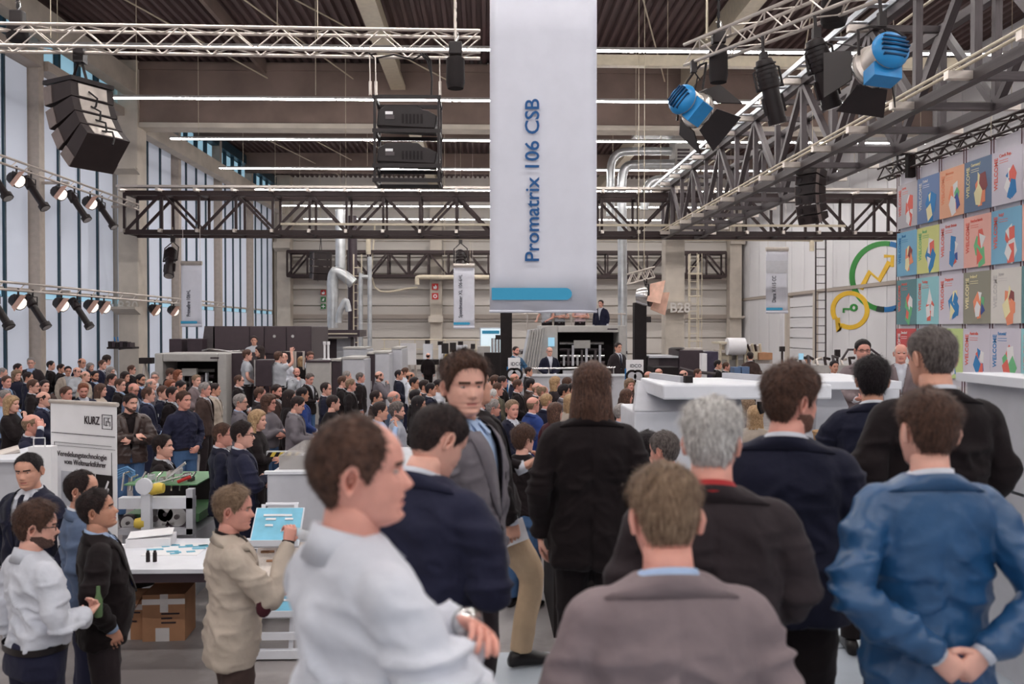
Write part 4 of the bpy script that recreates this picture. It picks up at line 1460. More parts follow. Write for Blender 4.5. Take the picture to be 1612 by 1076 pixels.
def person_meshes(arms=('down', 'down'), head=(0, 0, 0), legs='stand', garment='suit', lean=0, belly=.0, wide=1.0, beard=0, hq=False, opening=True, fold=1.0, seed=1, hem=.80):
    """returns {part: mesh}. garment: suit (jacket over shirt), shirt, sweater, polo, coat"""
    vox = .0105 if hq else .024
    sit = .40 if legs == 'sit' else 0
    bend = bend_fn(lean, sit)
    out = {}
    HM = head_matrix(*head)
    # ---- body: head, neck, core, arms, hands in one mesh
    g = G()
    head_into(g, HM, hq, beard)
    top = HM @ Vector((0, -.012, .055))
    mid = Vector((0, -.028, 1.49)).lerp(top, .45)
    r0 = .060 * (1 + (wide - 1) * .8)
    g.loft([((0, -.035, 1.40), (.075, 0, 0), (0, .07, 0)), ((0, -.032, 1.45), (r0 * 1.12, 0, 0), (0, r0 * 1.1, 0)), (tuple(mid), (r0, 0, 0), (0, r0 * .98, 0)), (tuple(top), (r0 * .97, 0, 0), (0, r0, 0))], 16, 0)
    g.loft([((0, -.01, z), (.13, 0, 0), (0, .08, 0)) for z in (.9, 1.1, 1.3, 1.42)], 10, 0)
    for sd, ps in ((1, arms[0]), (-1, arms[1])):
        E, W, d, nrm, cu = arm_joints(ps, sd)
        S = (.175 * sd * wide, -.015, 1.385)
        g.tube(spline([S, E, W], 5), [.03] * 6 + [.029, .028, .027, .026, .026] if garment != 'polo' else [.04] * 6 + [.037, .034, .031, .028, .026], 8)
        hand_into(g, W, d, nrm, cu, thumb=-1 if sd > 0 else 1, n=8 if hq else 5)
    g.v = [tuple(x) for x in bend(g.v)]
    out['body'] = g.mesh('body')
    # ---- upper garment
    g = G()
    z0 = hem if garment in ('suit', 'coat') else (.93 if garment in ('sweater', 'polo') else .965)
    grow = {'suit': .012, 'coat': .022, 'shirt': .004, 'sweater': .010, 'polo': .004}[garment]
    g.loft(torso_rings(z0, 1.495, grow, belly, wide), 28, 0, 2.4)
    for sd, ps in ((1, arms[0]), (-1, arms[1])):
        E, W, d, nrm, cu = arm_joints(ps, sd)
        S0 = np.array((.11 * sd * wide, -.016, 1.39)); S = np.array((.176 * sd * wide, -.018, 1.378))
        E, W = np.array(E), np.array(W)
        dn = np.array(d, float) / np.linalg.norm(d)
        b = {'suit': 1.0, 'coat': 1.12, 'shirt': .96, 'sweater': 1.0, 'polo': .95}[garment]
        if garment == 'polo':
            pts = [S0, S, S * .45 + E * .55]
            g.tube(spline(pts, 5), np.interp(np.linspace(0, 1, 11), [0, .5, 1], [.072, .074, .068]) * b, 12)
        else:
            pts = [S0, S, S * .5 + E * .5 + np.array((.012 * sd, 0, 0)), E, E * .45 + W * .55, W - dn * .005]
            L = len(pts) - 1
            rs = np.interp(np.linspace(0, 1, L * 5 + 1), [0, .2, .4, .6, .8, 1], [.070, .075, .068, .060, .052, .042]) * b
            g.tube(spline(pts, 5), rs, 12)
    co, no, fs = remesh(g, vox, 5 if hq else 3)
    # folds
    ax = np.abs(co[:, 0])
    arm_w = sstep(.17, .23, ax) * .8 + .2
    q = np.c_[co[:, 0] * 7 + co[:, 2] * 5 * np.sign(co[:, 0]), co[:, 1] * 8, co[:, 2] * (9 if hq else 7)]
    r1 = 1 - np.abs(2 * vnoise(q, seed) - 1)
    r2 = 1 - np.abs(2 * vnoise(q * 2.1 + 3, seed + 5) - 1)
    sl = sstep(.19, .24, ax)
    r3 = 1 - np.abs(2 * vnoise(np.c_[co[:, 0] * 4, co[:, 1] * 5, co[:, 2] * 20], seed + 9) - 1)
    amp = (.017 if garment in ('shirt', 'coat') else .014) * fold * (1.4 if hq else 1.0) * (1 - .75 * sstep(1.30, 1.42, co[:, 2]))
    rm = .35 + 1.3 * vnoise(co * 6.0, seed + 21)
    amp = amp * rm
    dsp = amp * ((r1 ** 2 - .35) + .45 * (r2 ** 2 - .35)) * (1 - .5 * sl) + amp * 1.1 * sl * (r3 ** 2 - .35)
    # back seam and vent
    if garment == 'suit':
        bk = (co[:, 1] < -.02)
        dsp = dsp - bk * (.004 * np.exp(-(co[:, 0] / .008) ** 2) + .012 * np.exp(-(co[:, 0] / .010) ** 2) * (1 - sstep(.97, 1.02, co[:, 2])))
    co = co + no * dsp[:, None]
    # open V in front
    if garment in ('suit', 'coat') and opening:
        zb = 1.08 if garment == 'suit' else .99
        cen = co[np.array(fs)].mean(1) if len({len(f) for f in fs}) == 1 else np.array([co[list(f)].mean(0) for f in fs])
        hw = np.where(cen[:, 2] > zb, (cen[:, 2] - zb) / (1.46 - zb) * (.075 if garment == 'suit' else .10) + .005, np.where(cen[:, 2] < zb - .06, (zb - .06 - cen[:, 2]) * .16, 0))
        nn = no[np.array([f[0] for f in fs])]
        tor = np.array([front_y(min(abs(c[0]), .12), c[2], grow, belly, wide) for c in cen])
        cut = (np.abs(cen[:, 0]) < hw) & (cen[:, 1] > .0) & (cen[:, 1] < tor + .022) & (nn[:, 1] > .1) & (cen[:, 2] > z0 + .01)
        if garment == 'suit':
            cut &= cen[:, 2] > zb
        fs = [f for f, k in zip(fs, cut) if not k]
    g2 = G().add(bend(co), fs)
    out['jacket' if garment in ('suit', 'coat') else garment] = g2.mesh(garment)
    gs = G()
    if garment in ('suit', 'coat'):
        # shirt front, collar and cuffs
        gs.loft(torso_rings(.95, 1.50, -.004, belly, wide * .98, 14), 28, 0, 2.4)
        for sd, ps in ((1, arms[0]), (-1, arms[1])):
            E, W, d, nrm, cu = arm_joints(ps, sd)
            dn = np.array(d, float) / np.linalg.norm(d)
            W = np.array(W)
            gs.tube([W - dn * .05, W + dn * .012], [.036, .037], 12)
    # collar ring (tilts down in front)
    def ring(h0, h1, ra, rb, tilt, grow_, a0=0, a1=360, n=26, xs=1.0):
        vs = []
        for (hh, rr_) in ((h0, rb), (h1, ra), (h1 - .002, ra - .006), (h0, rb - .008)):
            for k in range(n + 1):
                a = math.radians(a0 + (a1 - a0) * k / n)
                fy = math.cos(a)
                vs.append((math.sin(a) * (rr_ + grow_) * xs, -.030 + fy * (rr_ + grow_) * 1.02, hh - tilt * (fy + 1) / 2))
        fs_ = []
        m = n + 1
        for i in range(4):
            j = (i + 1) % 4
            for k in range(n):
                fs_.append((i * m + k, i * m + k + 1, j * m + k + 1, j * m + k))
        fs_ += [(0, m, 2 * m, 3 * m), (n, 3 * m + n, 2 * m + n, m + n)]
        return vs, fs_
    kr = r0 / .06
    if garment in ('suit', 'shirt', 'coat', 'polo'):
        gs.add(*ring(1.475, 1.526, .067 * kr, .072 * kr, .046, 0, 14, 346))
        if garment == 'shirt': gs.add(*ring(1.450, 1.527, .071 * kr, .096 * kr, .05, 0, 22, 338, xs=1.08))
        # collar leaves
        for sd in (-1, 1):
            y0 = .047 * kr
            q_ = [(.010 * sd, y0 + .004, 1.474), (.05 * sd, y0 - .012, 1.486), (.062 * sd, y0 + .034, 1.437), (.03 * sd, y0 + .046, 1.427)]
            gs.add(q_, [(0, 1, 2, 3) if sd < 0 else (3, 2, 1, 0)])
    if gs.v:
        gs.v = [tuple(x) for x in bend(gs.v)]
        out['collar' if garment in ('shirt', 'polo') else 'shirt'] = gs.mesh('shirt')
    if garment in ('suit', 'coat'):
        gc = G()
        vs, nc = [], 28
        for (kind, o) in ((0, .0), (0, .006), (1, .006), (2, .008), (2, .0), (1, -.004)):
            for k in range(nc + 1):
                a = math.radians(44 + 272 * k / nc)
                fy = math.cos(a)
                tl = .045 * (fy + 1) / 2
                if kind == 0:
                    vs.append((math.sin(a) * (.075 * kr + o), -.030 + fy * (.075 * kr + o) * 1.02, 1.510 - tl))
                else:
                    z = (1.490 if kind == 1 else 1.458) - tl * 1.0
                    A_ = np.interp(z, TZ, TA) * wide + grow + o; f_ = np.interp(z, TZ, TF) + grow + o; b_ = np.interp(z, TZ, TB) + grow + o
                    if kind == 1: A_ = max(.085 * kr, A_ * .95)
                    q_ = 2 / 2.4
                    vs.append((A_ * math.copysign(abs(math.sin(a)) ** q_, math.sin(a)), (f_ - b_) / 2 - .005 + (f_ + b_) / 2 * math.copysign(abs(fy) ** q_, fy), z))
        m_ = nc + 1
        gc.add(vs, [(i * m_ + k, i * m_ + k + 1, ((i + 1) % 6) * m_ + k + 1, ((i + 1) % 6) * m_ + k) for i in range(6) for k in range(nc)])
        zb = 1.08
        for sd in (-1, 1):
            vs = []
            zs = np.linspace(zb + .01, 1.452, 9)
            for z in zs:
                t = (z - zb) / (1.46 - zb)
                x0 = t * .072 + .004
                wl = .075 * math.sin(min(1, t * 1.15) * PI * .62) ** .7 + .006
                if t > .86: wl *= .75
                for (x, up) in ((x0 - .004, .006), (x0 + wl, .004)):
                    for o in (0, .007):
                        vs.append((sd * x, front_y(x, z, grow, belly, wide) + up + o, z))
            fs_ = []
            for i in range(len(zs) - 1):
                a, b = i * 4, i * 4 + 4
                fs_ += [(a, b, b + 2, a + 2), (a + 1, a + 3, b + 3, b + 1), (a, a + 1, b + 1, b), (a + 2, b + 2, b + 3, a + 3)]
            fs_ += [(0, 2, 3, 1), (len(vs) - 4, len(vs) - 3, len(vs) - 1, len(vs) - 2)]
            gc.add(vs, fs_)
        gc.v = [tuple(x) for x in bend(gc.v)]
        out['lapels'] = gc.mesh('lapels')
    # tie
    gt = G()
    vs = []
    zs = [1.462, 1.435, 1.40, 1.30, 1.20, 1.10]
    for z, w_ in zip(zs, (.018, .022, .014, .022, .03, .036)):
        for x in (-w_, w_):
            for o in (.004, .014):
                vs.append((x, front_y(0, z, -.002, belly, wide * .98) + o, z))
    fs_ = []
    for i in range(len(zs) - 1):
        a, b = i * 4, i * 4 + 4
        fs_ += [(a, b, b + 2, a + 2), (a + 1, a + 3, b + 3, b + 1), (a, a + 1, b + 1, b), (a + 2, b + 2, b + 3, a + 3)]
    gt.add(vs, fs_)
    gt.v = [tuple(x) for x in bend(gt.v)]
    out['tie'] = gt.mesh('tie')
    # ---- trousers, belt, shoes
    g = G()
    shoes = []
    if legs == 'sit':
        J = [((.10 * s_, -.02, .52), (.12 * s_, .42, .53), (.11 * s_, .44, .09)) for s_ in (1, -1)]
    elif legs == 'stride':
        J = [((.095, 0, .88), (.12, .20, .52), (.11, .14, .09)), ((-.095, 0, .88), (-.10, -.06, .48), (-.11, -.36, .12))]
    elif legs == 'apart':
        J = [((.10 * s_, 0, .88), (.15 * s_, .015, .48), (.18 * s_, -.02, .085)) for s_ in (1, -1)]
    else:
        J = [((.095 * s_, 0, .88), (.105 * s_, .02, .48), (.115 * s_, -.02, .085)) for s_ in (1, -1)]
    dz = sit
    pr = torso_rings(.80, 1.00, .0, belly * .6, wide, 6)
    g.loft([((c[0], c[1], c[2] - dz), a, b) for (c, a, b) in pr], 20, 0, 2.3)
    for (h, k_, a_) in J:
        h, k_, a_ = map(np.array, (h, k_, a_))
        pts = spline([h, (h + k_) / 2 + np.array((.004, 0, 0)), k_, (k_ + a_) / 2, a_], 4)
        g.tube(pts, np.interp(np.linspace(0, 1, len(pts)), [0, .25, .5, .75, 1], [.105, .094, .074, .066, .062]) * (.9 + .1 * wide), 12)
    co, no, fs = remesh(g, vox * 1.1, 4)
    q = np.c_[co[:, 0] * 8, co[:, 1] * 8, co[:, 2] * 9]
    r1 = 1 - np.abs(2 * vnoise(q, seed + 2) - 1)
    co = co + no * (.008 * fold * (r1 ** 2 - .35))[:, None]
    out['trousers'] = G().add(co, fs).mesh('trousers')
    for (h, k_, a_) in J:
        a_ = np.array(a_)
        gx = G()
        base = a_[2] - .085
        rings = []
        for (y, w_, z0_, z1_) in [(-.075, .028, .006, .05), (-.06, .036, .0, .085), (0, .038, .0, .10), (.06, .042, .0, .085), (.12, .046, .0, .062), (.17, .043, .002, .05), (.205, .03, .006, .036), (.215, .016, .01, .026)]:
            rings.append(((a_[0], a_[1] + y, base + (z0_ + z1_) / 2), (w_, 0, 0), (0, 0, (z1_ - z0_) / 2)))
        gx.loft(rings, 12, 0, 2.5)
        shoes.append(gx.mesh('shoe'))
    out['shoes'] = shoes
    if garment in ('shirt', 'polo'):
        gb = G()
        gb.loft([((0, (np.interp(.97, TZ, TF) - np.interp(.97, TZ, TB)) / 2 - .005, z), (np.interp(.97, TZ, TA) * wide + .008, 0, 0), (0, (np.interp(.97, TZ, TF) + np.interp(.97, TZ, TB)) / 2 + .012 + belly * .35, 0)) for z in (.945, .982)], 28, 0, 2.4, cap=False)
        out['belt'] = gb.mesh('belt')
    out['_head'] = HM
    hc = bend([tuple(HM @ Vector((0, -.005, .118)))])[0]
    out['_hc'] = Vector(hc)
    Bm = Matrix.Translation((0, 0, -sit))
    if lean:
        Bm = Bm @ Matrix.Translation((0, 0, .95)) @ Matrix.Rotation(-math.radians(lean), 4, 'X') @ Matrix.Translation((0, 0, -.95))
    out['_hair'] = Bm @ HM
    return out


# ---- people materials -------------------------------------------------------
def skin(name, c):
    m = mat('skin_' + name, rgb(*c), .5, var=.06, scale=18, spec=.35, bump=.04, bscale=120)
    b = m.node_tree.nodes['Principled BSDF']
    b.inputs['Subsurface Weight'].default_value = .08
    b.inputs['Subsurface Radius'].default_value = (.012, .005, .003)
    return m


SKIN = {'fair': skin('fair', (226, 172, 154)), 'rosy': skin('rosy', (220, 158, 142)), 'tan': skin('tan', (212, 158, 136)), 'olive': skin('olive', (200, 146, 122)), 'dark': skin('dark', (120, 80, 66))}


def hairm(name, c, c2):
    return mat('hair_' + name, rgb(*c), .5, var=.3, col2=rgb(*c2), scale=30, stretch=(5, 1.2, 1.2), bump=.7, bscale=70, spec=.3)


HAIR = {'brown': hairm('brown', (62, 42, 36), (104, 74, 60)), 'dark': hairm('dark', (30, 21, 22), (58, 42, 40)), 'black': hairm('black', (20, 15, 18), (42, 32, 36)), 'grey': hairm('grey', (120, 112, 110), (172, 164, 160)),
        'white': hairm('white', (176, 170, 166), (236, 232, 228)), 'blond': hairm('blond', (150, 116, 84), (204, 170, 130)), 'red': hairm('red', (108, 58, 40), (150, 92, 66)), 'ash': hairm('ash', (112, 88, 70), (160, 134, 110)), 'pepper': hairm('pepper', (70, 60, 58), (128, 118, 114))}
CLOTH = {'black': (27, 19, 21), 'navy': (34, 35, 56), 'midnight': (27, 28, 46), 'charcoal': (48, 40, 43), 'grey': (112, 106, 112), 'brown': (74, 58, 54), 'blue': (30, 74, 116), 'steel': (88, 102, 128), 'beige': (186, 172, 158), 'white': (205, 207, 216), 'sky': (168, 190, 222),
         'taupe': (128, 114, 116), 'jeans': (70, 98, 136), 'khaki': (184, 158, 130), 'pink': (222, 196, 200), 'maroon': (70, 30, 38), 'olive': (84, 80, 66), 'lgrey': (176, 178, 184), 'leather': (62, 46, 42), 'check': (170, 172, 182), 'tealblue': (56, 92, 124), 'royal': (44, 66, 128), 'yellow': (214, 190, 70), 'red': (170, 50, 52)}


def cloth(name):
    c = CLOTH[name]
    shiny = {'blue': .36, 'leather': .38}.get(name, .8)
    return mat('cloth_' + name, rgb(*c), shiny, var=.10, scale=5, bump=.6, bscale=8, spec=.6 if shiny < .5 else .2, sheen=.05 if shiny > .5 else 0)


M_lip = mat('lips', rgb(184, 112, 104), .5, var=0)
M_eyew = mat('eye_white', rgb(190, 172, 164), .3, var=0)
M_eyed = mat('eye_dark', rgb(44, 32, 30), .25, var=0)
M_shoe = mat('shoe_black', rgb(26, 20, 21), .35, var=.1)
M_glas = mat('glasses_frame', rgb(36, 28, 30), .4, var=0)


def beard_mat(hc, sk):
    b = {'brown': (84, 58, 48), 'dark': (48, 36, 34), 'black': (40, 30, 30), 'red': (128, 74, 54), 'pepper': (104, 92, 88)}.get(hc, (84, 60, 50))
    return mat('beard_' + hc, rgb(*[int(x * .72 + y * .28) for x, y in zip(b, (190, 136, 118))]), .7, var=.2, scale=90, bump=.5, bscale=160)


STY = {'thin': ('far', .6, .7, None, .35, 0), 'short': ('short', .5, 2.0, None, .35, 0), 'thick': ('short', .95, 3.0, None, .6, 0), 'buzz': ('short', .35, .7, None, .12, 0), 'neat': ('short', .45, 1.5, None, .25, 0), 'recede': ('recede', .7, 1.3, None, .3, 0),
       'bald': ('crown', .3, .3, 15.2, .1, 0), 'horseshoe': ('crown', .6, .5, 16.5, .2, 0), 'tonsure': ('recede', .6, .6, 21.6, .3, 0), 'bob': ('low', 1.6, 2.0, None, .5, 9), 'long': ('low', 1.4, 1.8, None, .45, 16), 'curly': ('low', 2.4, 3.0, None, 1.3, 5), 'mop': ('short', 1.6, 3.0, None, .8, 0)}
_hair = {}


def get_hair(style, hq, seed=1):
    k = (style, hq, seed)
    if k not in _hair: _hair[k] = hair_mesh(STY[style], hq, seed)
    return _hair[k]


def slot(o, i, m):
    me = o.data
    while len(me.materials) <= i: me.materials.append(None)
    o.material_slots[i].link = 'OBJECT'
    o.material_slots[i].material = m


def glasses_mesh(M):
    g = G()
    for sd in (-1, 1):
        pts = [(sd * .032 + .024 * math.cos(a), .094, .118 + .017 * math.sin(a)) for a in np.linspace(0, 2 * PI, 11)]
        g.tube(pts, .0022, 5)
        g.tube([(sd * .056, .092, .122), (sd * .076, .06, .124), (sd * .079, -.01, .122), (sd * .078, -.03, .112)], .0024, 5)
    g.tube([(-.009, .098, .12), (0, .103, .123), (.009, .098, .12)], .002, 5)
    g.v = [tuple(M @ Vector(p)) for p in g.v]
    return g.mesh('glasses')


_gl = {}


def make_person(label, loc, rotz, scale, P_, hair, hcol, skn, upper, trs, shirt='white', tie=None, beardc=None, glasses=False, hq=False, badge=False, garment='suit', group=None, hseed=1, name='person', parts=None):
    t = thing(name, label, 'person', tuple(loc), group=group)
    t.rotation_euler = (0, 0, rotz)
    t.scale = (scale,) * 3
    OFF[t.name] = Vector((0, 0, 0))

    def sub(nm, me, *ms):
        o = bpy.data.objects.new(nm, me)
        COL.objects.link(o)
        o.parent = t
        OFF[o.name] = Vector((0, 0, 0))
        for i, m in enumerate(ms): slot(o, i, m)
        return o
    hm = HAIR[hcol]
    body = sub('body', P_['body'], SKIN[skn], hm, M_lip, M_eyew, M_eyed, beard_mat(beardc, skn) if beardc else SKIN[skn])
    if hair:
        h = sub('hair', get_hair(hair, hq, hseed), hm)
        h.matrix_local = P_['_hair']
    um = cloth(upper)
    for k in ('jacket', 'shirt', 'sweater', 'polo', 'collar', 'lapels'):
        if k in P_ and not (k == 'shirt' and garment in ('suit', 'coat')):
            sub('shirt' if k == 'polo' else k, P_[k], um)
    if garment in ('suit', 'coat') and 'shirt' in P_:
        sub('shirt', P_['shirt'], cloth(shirt))
    if tie: sub('tie', P_['tie'], cloth(tie))
    tr = sub('trousers', P_['trousers'], cloth(trs))
    for s_ in P_['shoes']: sub('shoe', s_, M_shoe)
    if 'belt' in P_: sub('belt', P_['belt'], M_shoe)
    if glasses:
        if 'base' not in _gl: _gl['base'] = glasses_mesh(Matrix.Identity(4))
        o = sub('glasses', _gl['base'], M_glas)
        o.matrix_local = P_['_hair']
    if badge:
        if 'badge' not in _gl: _gl['badge'] = MB().box((-.04, -.004, -.025), (.04, .004, .025)).mesh('badge')
        o = sub('name_badge', _gl['badge'], M_paper)
        o.location = (-.11, front_y(.11, 1.27, .02, 0, 1) + .008, 1.27 - (.40 if P_['_hc'].z < 1.4 else 0))
        o.rotation_euler = (-.1, 0, .35)
    return t


def put_person(label, u, v, Y, ground, heading, P_, Hmax=None, **kw):
    """places a person so that the head centre is seen at photo pixel (u, v) at depth Y, feet on `ground`"""
    h = P(u, v, Y)
    hc = P_['_hc']
    s = (h.z - ground) / hc.z
    rz = -math.radians(heading)
    c, q = math.cos(rz), math.sin(rz)
    ox, oy = (c * hc.x - q * hc.y) * s, (q * hc.x + c * hc.y) * s
    return make_person(label, (h.x - ox, h.y - oy, ground), rz, s, P_, **kw), s
# ------------------------------------------------------------------ machines, ducts and stands
def px(u0, v0, u1, v1, Y, dep):
    """box whose front face fills this pixel rectangle at depth Y"""
    a, b = P(u0, v1, Y), P(u1, v0, Y)
    return (a.x, Y, a.z), (b.x, Y + dep, b.z)


def pbox(name, m, parent, u0, v0, u1, v1, Y, dep, bevel=0.0, **kw):
    a, b = px(u0, v0, u1, v1, Y, dep)
    return MB().box(a, b).build(name, m, parent, bevel=bevel, **kw)


def pt(*uvY):
    return [P(*q) for q in uvY]


def floor_box(name, m, parent, u0, u1, v0, Y, dep, z0=0.0, bevel=0.0):
    a, b = P(u0, v0, Y), P(u1, v0, Y)
    return MB().box((a.x, Y, z0), (b.x, Y + dep, a.z)).build(name, m, parent, bevel=bevel)


# --- ducts and pipes
def duct(label, pts, r, m=M_galv, n=14, seams=0, cat='duct', name='air_duct'):
    pts = [Vector(p) for p in pts]
    t = thing(name, label, cat, tuple(pts[0]))
    sm = [Vector(q) for q in spline(pts, 5)] if len(pts) > 2 else pts
    MB().tube(sm, r, n).build('pipe', m, t)
    if seams:
        for i in range(1, seams):
            q = sm[0].lerp(sm[-1], i / seams) if len(pts) == 2 else sm[min(len(sm) - 2, int(i * len(sm) / seams))]
            d = (sm[1] - sm[0]) if len(pts) == 2 else (sm[min(len(sm) - 1, int(i * len(sm) / seams) + 1)] - q)
            d.normalize()
            MB().tube([q, q + d * .05], r * 1.06, n).build('flange', M_galv, t)
    return t


duct('silver air duct rising beside the dark mast at left', pt((536, 432, 46), (536, 360, 46), (536, 330, 46)), .26, seams=6)
duct('bent silver air duct coming out of the machine at left', pt((524, 516, 45), (524, 470, 45), (524, 438, 45), (530, 428, 45), (545, 436, 45), (556, 446, 45)), .28, seams=6)
duct('thin upright silver pipe left of the pair', [Vector((P(568, 548, 44).x, 44, 0))] + pt((568, 445, 44), (571, 436, 44), (580, 436, 44)), .11, seams=5)
duct('thin upright silver pipe right of the pair', [(P(582, 548, 44).x, 44, 0), P(582, 404, 44)], .11, seams=7)
duct('crooked silver exhaust pipe behind the grey press', pt((533, 508, 44), (534, 494, 44), (540, 480, 44), (545, 474, 44), (549, 490, 44)), .16)
duct('dark round mast standing before the back wall', [(P(555, 590, 46.5).x, 46.5, 0), P(555, 340, 46.5)], .24, m=M_dgrey, cat='mast', name='steel_mast')
duct('long cream pipe crossing the hall below the middle truss', pt((580, 400, 40), (580, 380, 40), (584, 373, 40), (600, 373, 40), (900, 374, 40), (1265, 376, 40), (1277, 378, 40), (1278, 395, 40)), .11, M_cream, cat='pipe', name='supply_pipe')
duct('short cream pipe before the red fire signs', pt((657, 448, 56), (657, 440, 56), (661, 436, 56), (700, 436, 56), (770, 436, 56)), .14, M_cream, cat='pipe', name='supply_pipe')
duct('thin cream pipe at the back wall', pt((590, 352, 58), (590, 452, 58), (657, 452, 58)), .06, M_cream, cat='pipe', name='supply_pipe')
duct('upper silver duct bending down behind the large banner', pt((1063, 238, 37), (1000, 238, 37), (975, 241, 37), (963, 256, 37), (961, 290, 37), (961, 340, 37)), .17, seams=6)
duct('long silver duct running down beside the large banner', pt((1063, 258, 36.5), (1005, 259, 36.5), (985, 264, 36.5), (979, 285, 36.5), (979, 330, 36.5), (980, 440, 36.5), (980, 606, 36.5), (980, 623.5, 36.5)), .19, seams=9)
duct('silver duct bending towards the middle column', pt((1060, 282, 36), (1030, 284, 36), (1018, 298, 36), (1014, 330, 36)), .17, seams=4)
t = thing('air_handling_unit', 'silver rounded ventilation unit under the roof beside the middle column', 'ventilation', tuple(P(1045, 215, 36)))
mb = MB()
arcp = [P(1001 + 64 * (1 - math.cos(a)), 210 - 30 * math.sin(a), 36) for a in np.linspace(0, PI / 2, 8)] + [P(1090, 180, 36), P(1090, 207, 36)]
mb.prism(arcp + [P(1040, 213, 36)], (0, 1.3, 0)).build('curved_duct', M_galv, t)
pbox('plenum', M_mgrey, t, 1063, 207, 1094, 270, 36.2, 1.2)
for k in range(6): pbox('louvre', M_dgrey, t, 1067, 234 + 5.5 * k, 1086, 237 + 5.5 * k, 36.1, .1)

# ladders
def ladder(label, u, v0, v1, Y, w, m, cage=False):
    a, b = P(u, v1, Y), P(u, v0, Y)
    a.z = 0
    t = thing('ladder', label, 'ladder', tuple(a))
    for s_ in (-1, 1): bar_obj('stile', a + Vector((s_ * w / 2, 0, 0)), b + Vector((s_ * w / 2, 0, 0)), .06, .06, m, t)
    n = int((b.z - a.z) / .42)
    for k in range(1, n): bar_obj('rung', a + Vector((-w / 2, 0, .42 * k)), a + Vector((w / 2, 0, .42 * k)), .04, .04, m, t, tube=True)
    if cage:
        for k in range(2, n, 3):
            z = a.z + .42 * k
            MB().tube([(a.x - w / 2, Y, z), (a.x - w * .6, Y - .5, z), (a.x, Y - .75, z), (a.x + w * .6, Y - .5, z), (a.x + w / 2, Y, z)], .03, 5).build('cage_hoop', m, t)
        for dx, dy in ((-w * .6, -.5), (0, -.75), (w * .6, -.5)):
            bar_obj('cage_bar', (a.x + dx, Y + dy, a.z + .8), (a.x + dx, Y + dy, b.z), .035, .035, m, t)


ladder('cream caged ladder right of the middle column', 1092, 400, 548, 50, .55, M_cream, True)
ladder('grey ladder beside the painted logo', 1292, 372, 575, 43.5, .5, M_grey)
ladder('thin cream ladder left of the thin pipes', 563, 400, 545, 45.2, .4, M_cream)

# wall signs
M_sred = mat('sign_red', rgb(196, 52, 50), .5, var=0)
M_sgrn = mat('sign_green', rgb(60, 120, 70), .5, var=0)


def sign(label, u, v, Y, r, m, sym):
    a, b = px(u - r, v - r, u + r, v + r, Y, .05)
    c = P(u, v, Y)
    R = (b[0] - a[0]) / 2
    t = thing('wall_sign', label, 'sign', (c.x, Y, a[2]), group='safety signs on the back wall')
    MB().box(a, b).build('plate', m, t)
    q = MB()
    y = Y - .012
    if sym == 'ring':
        q.lathe([(R * .62, -.01), (R * .62, .0)], (c.x, y, c.z), axis='y', n=14)
    elif sym == 'cross':
        q.box((c.x - R * .7, y - .01, c.z - R * .14), (c.x + R * .7, y, c.z + R * .14))
    elif sym == 'flame':
        q.prism([(c.x - R * .5, y, c.z - R * .7), (c.x + R * .4, y, c.z - R * .7), (c.x + R * .6, y, c.z), (c.x + R * .1, y, c.z + R * .7), (c.x - R * .1, y, c.z), (c.x - R * .6, y, c.z + R * .2)], (0, -.01, 0))
    else:
        q.prism([(c.x - R * .6, y, c.z - R * .5), (c.x + R * .2, y, c.z - R * .6), (c.x + R * .5, y, c.z + R * .5), (c.x - R * .1, y, c.z + R * .4)], (0, -.01, 0))
    o = q.build('symbol', M_paper, t)
    if sym == 'ring': MB().lathe([(R * .32, -.012), (R * .32, 0)], (c.x, y - .005, c.z), axis='y', n=12).build('symbol_core', m, t)
    if sym == 'cross': MB().box((c.x - R * .14, y - .016, c.z - R * .7), (c.x + R * .14, y - .002, c.z + R * .7)).build('symbol', M_paper, t)


sign('upper red fire equipment sign on the back column', 685, 451, 59.1, 5, M_sred, 'flame')
sign('lower red fire alarm sign with a ring on the back column', 685, 466, 59.1, 5, M_sred, 'ring')
sign('red extinguisher sign on the back wall, topmost of three', 509, 460, 59.7, 4, M_sred, 'flame')
sign('green escape sign on the back wall, middle of three', 509, 471, 59.7, 4, M_sgrn, 'run')
sign('dark green first aid sign on the back wall, lowest of three', 509, 482, 59.7, 4, M_sgrn, 'cross')


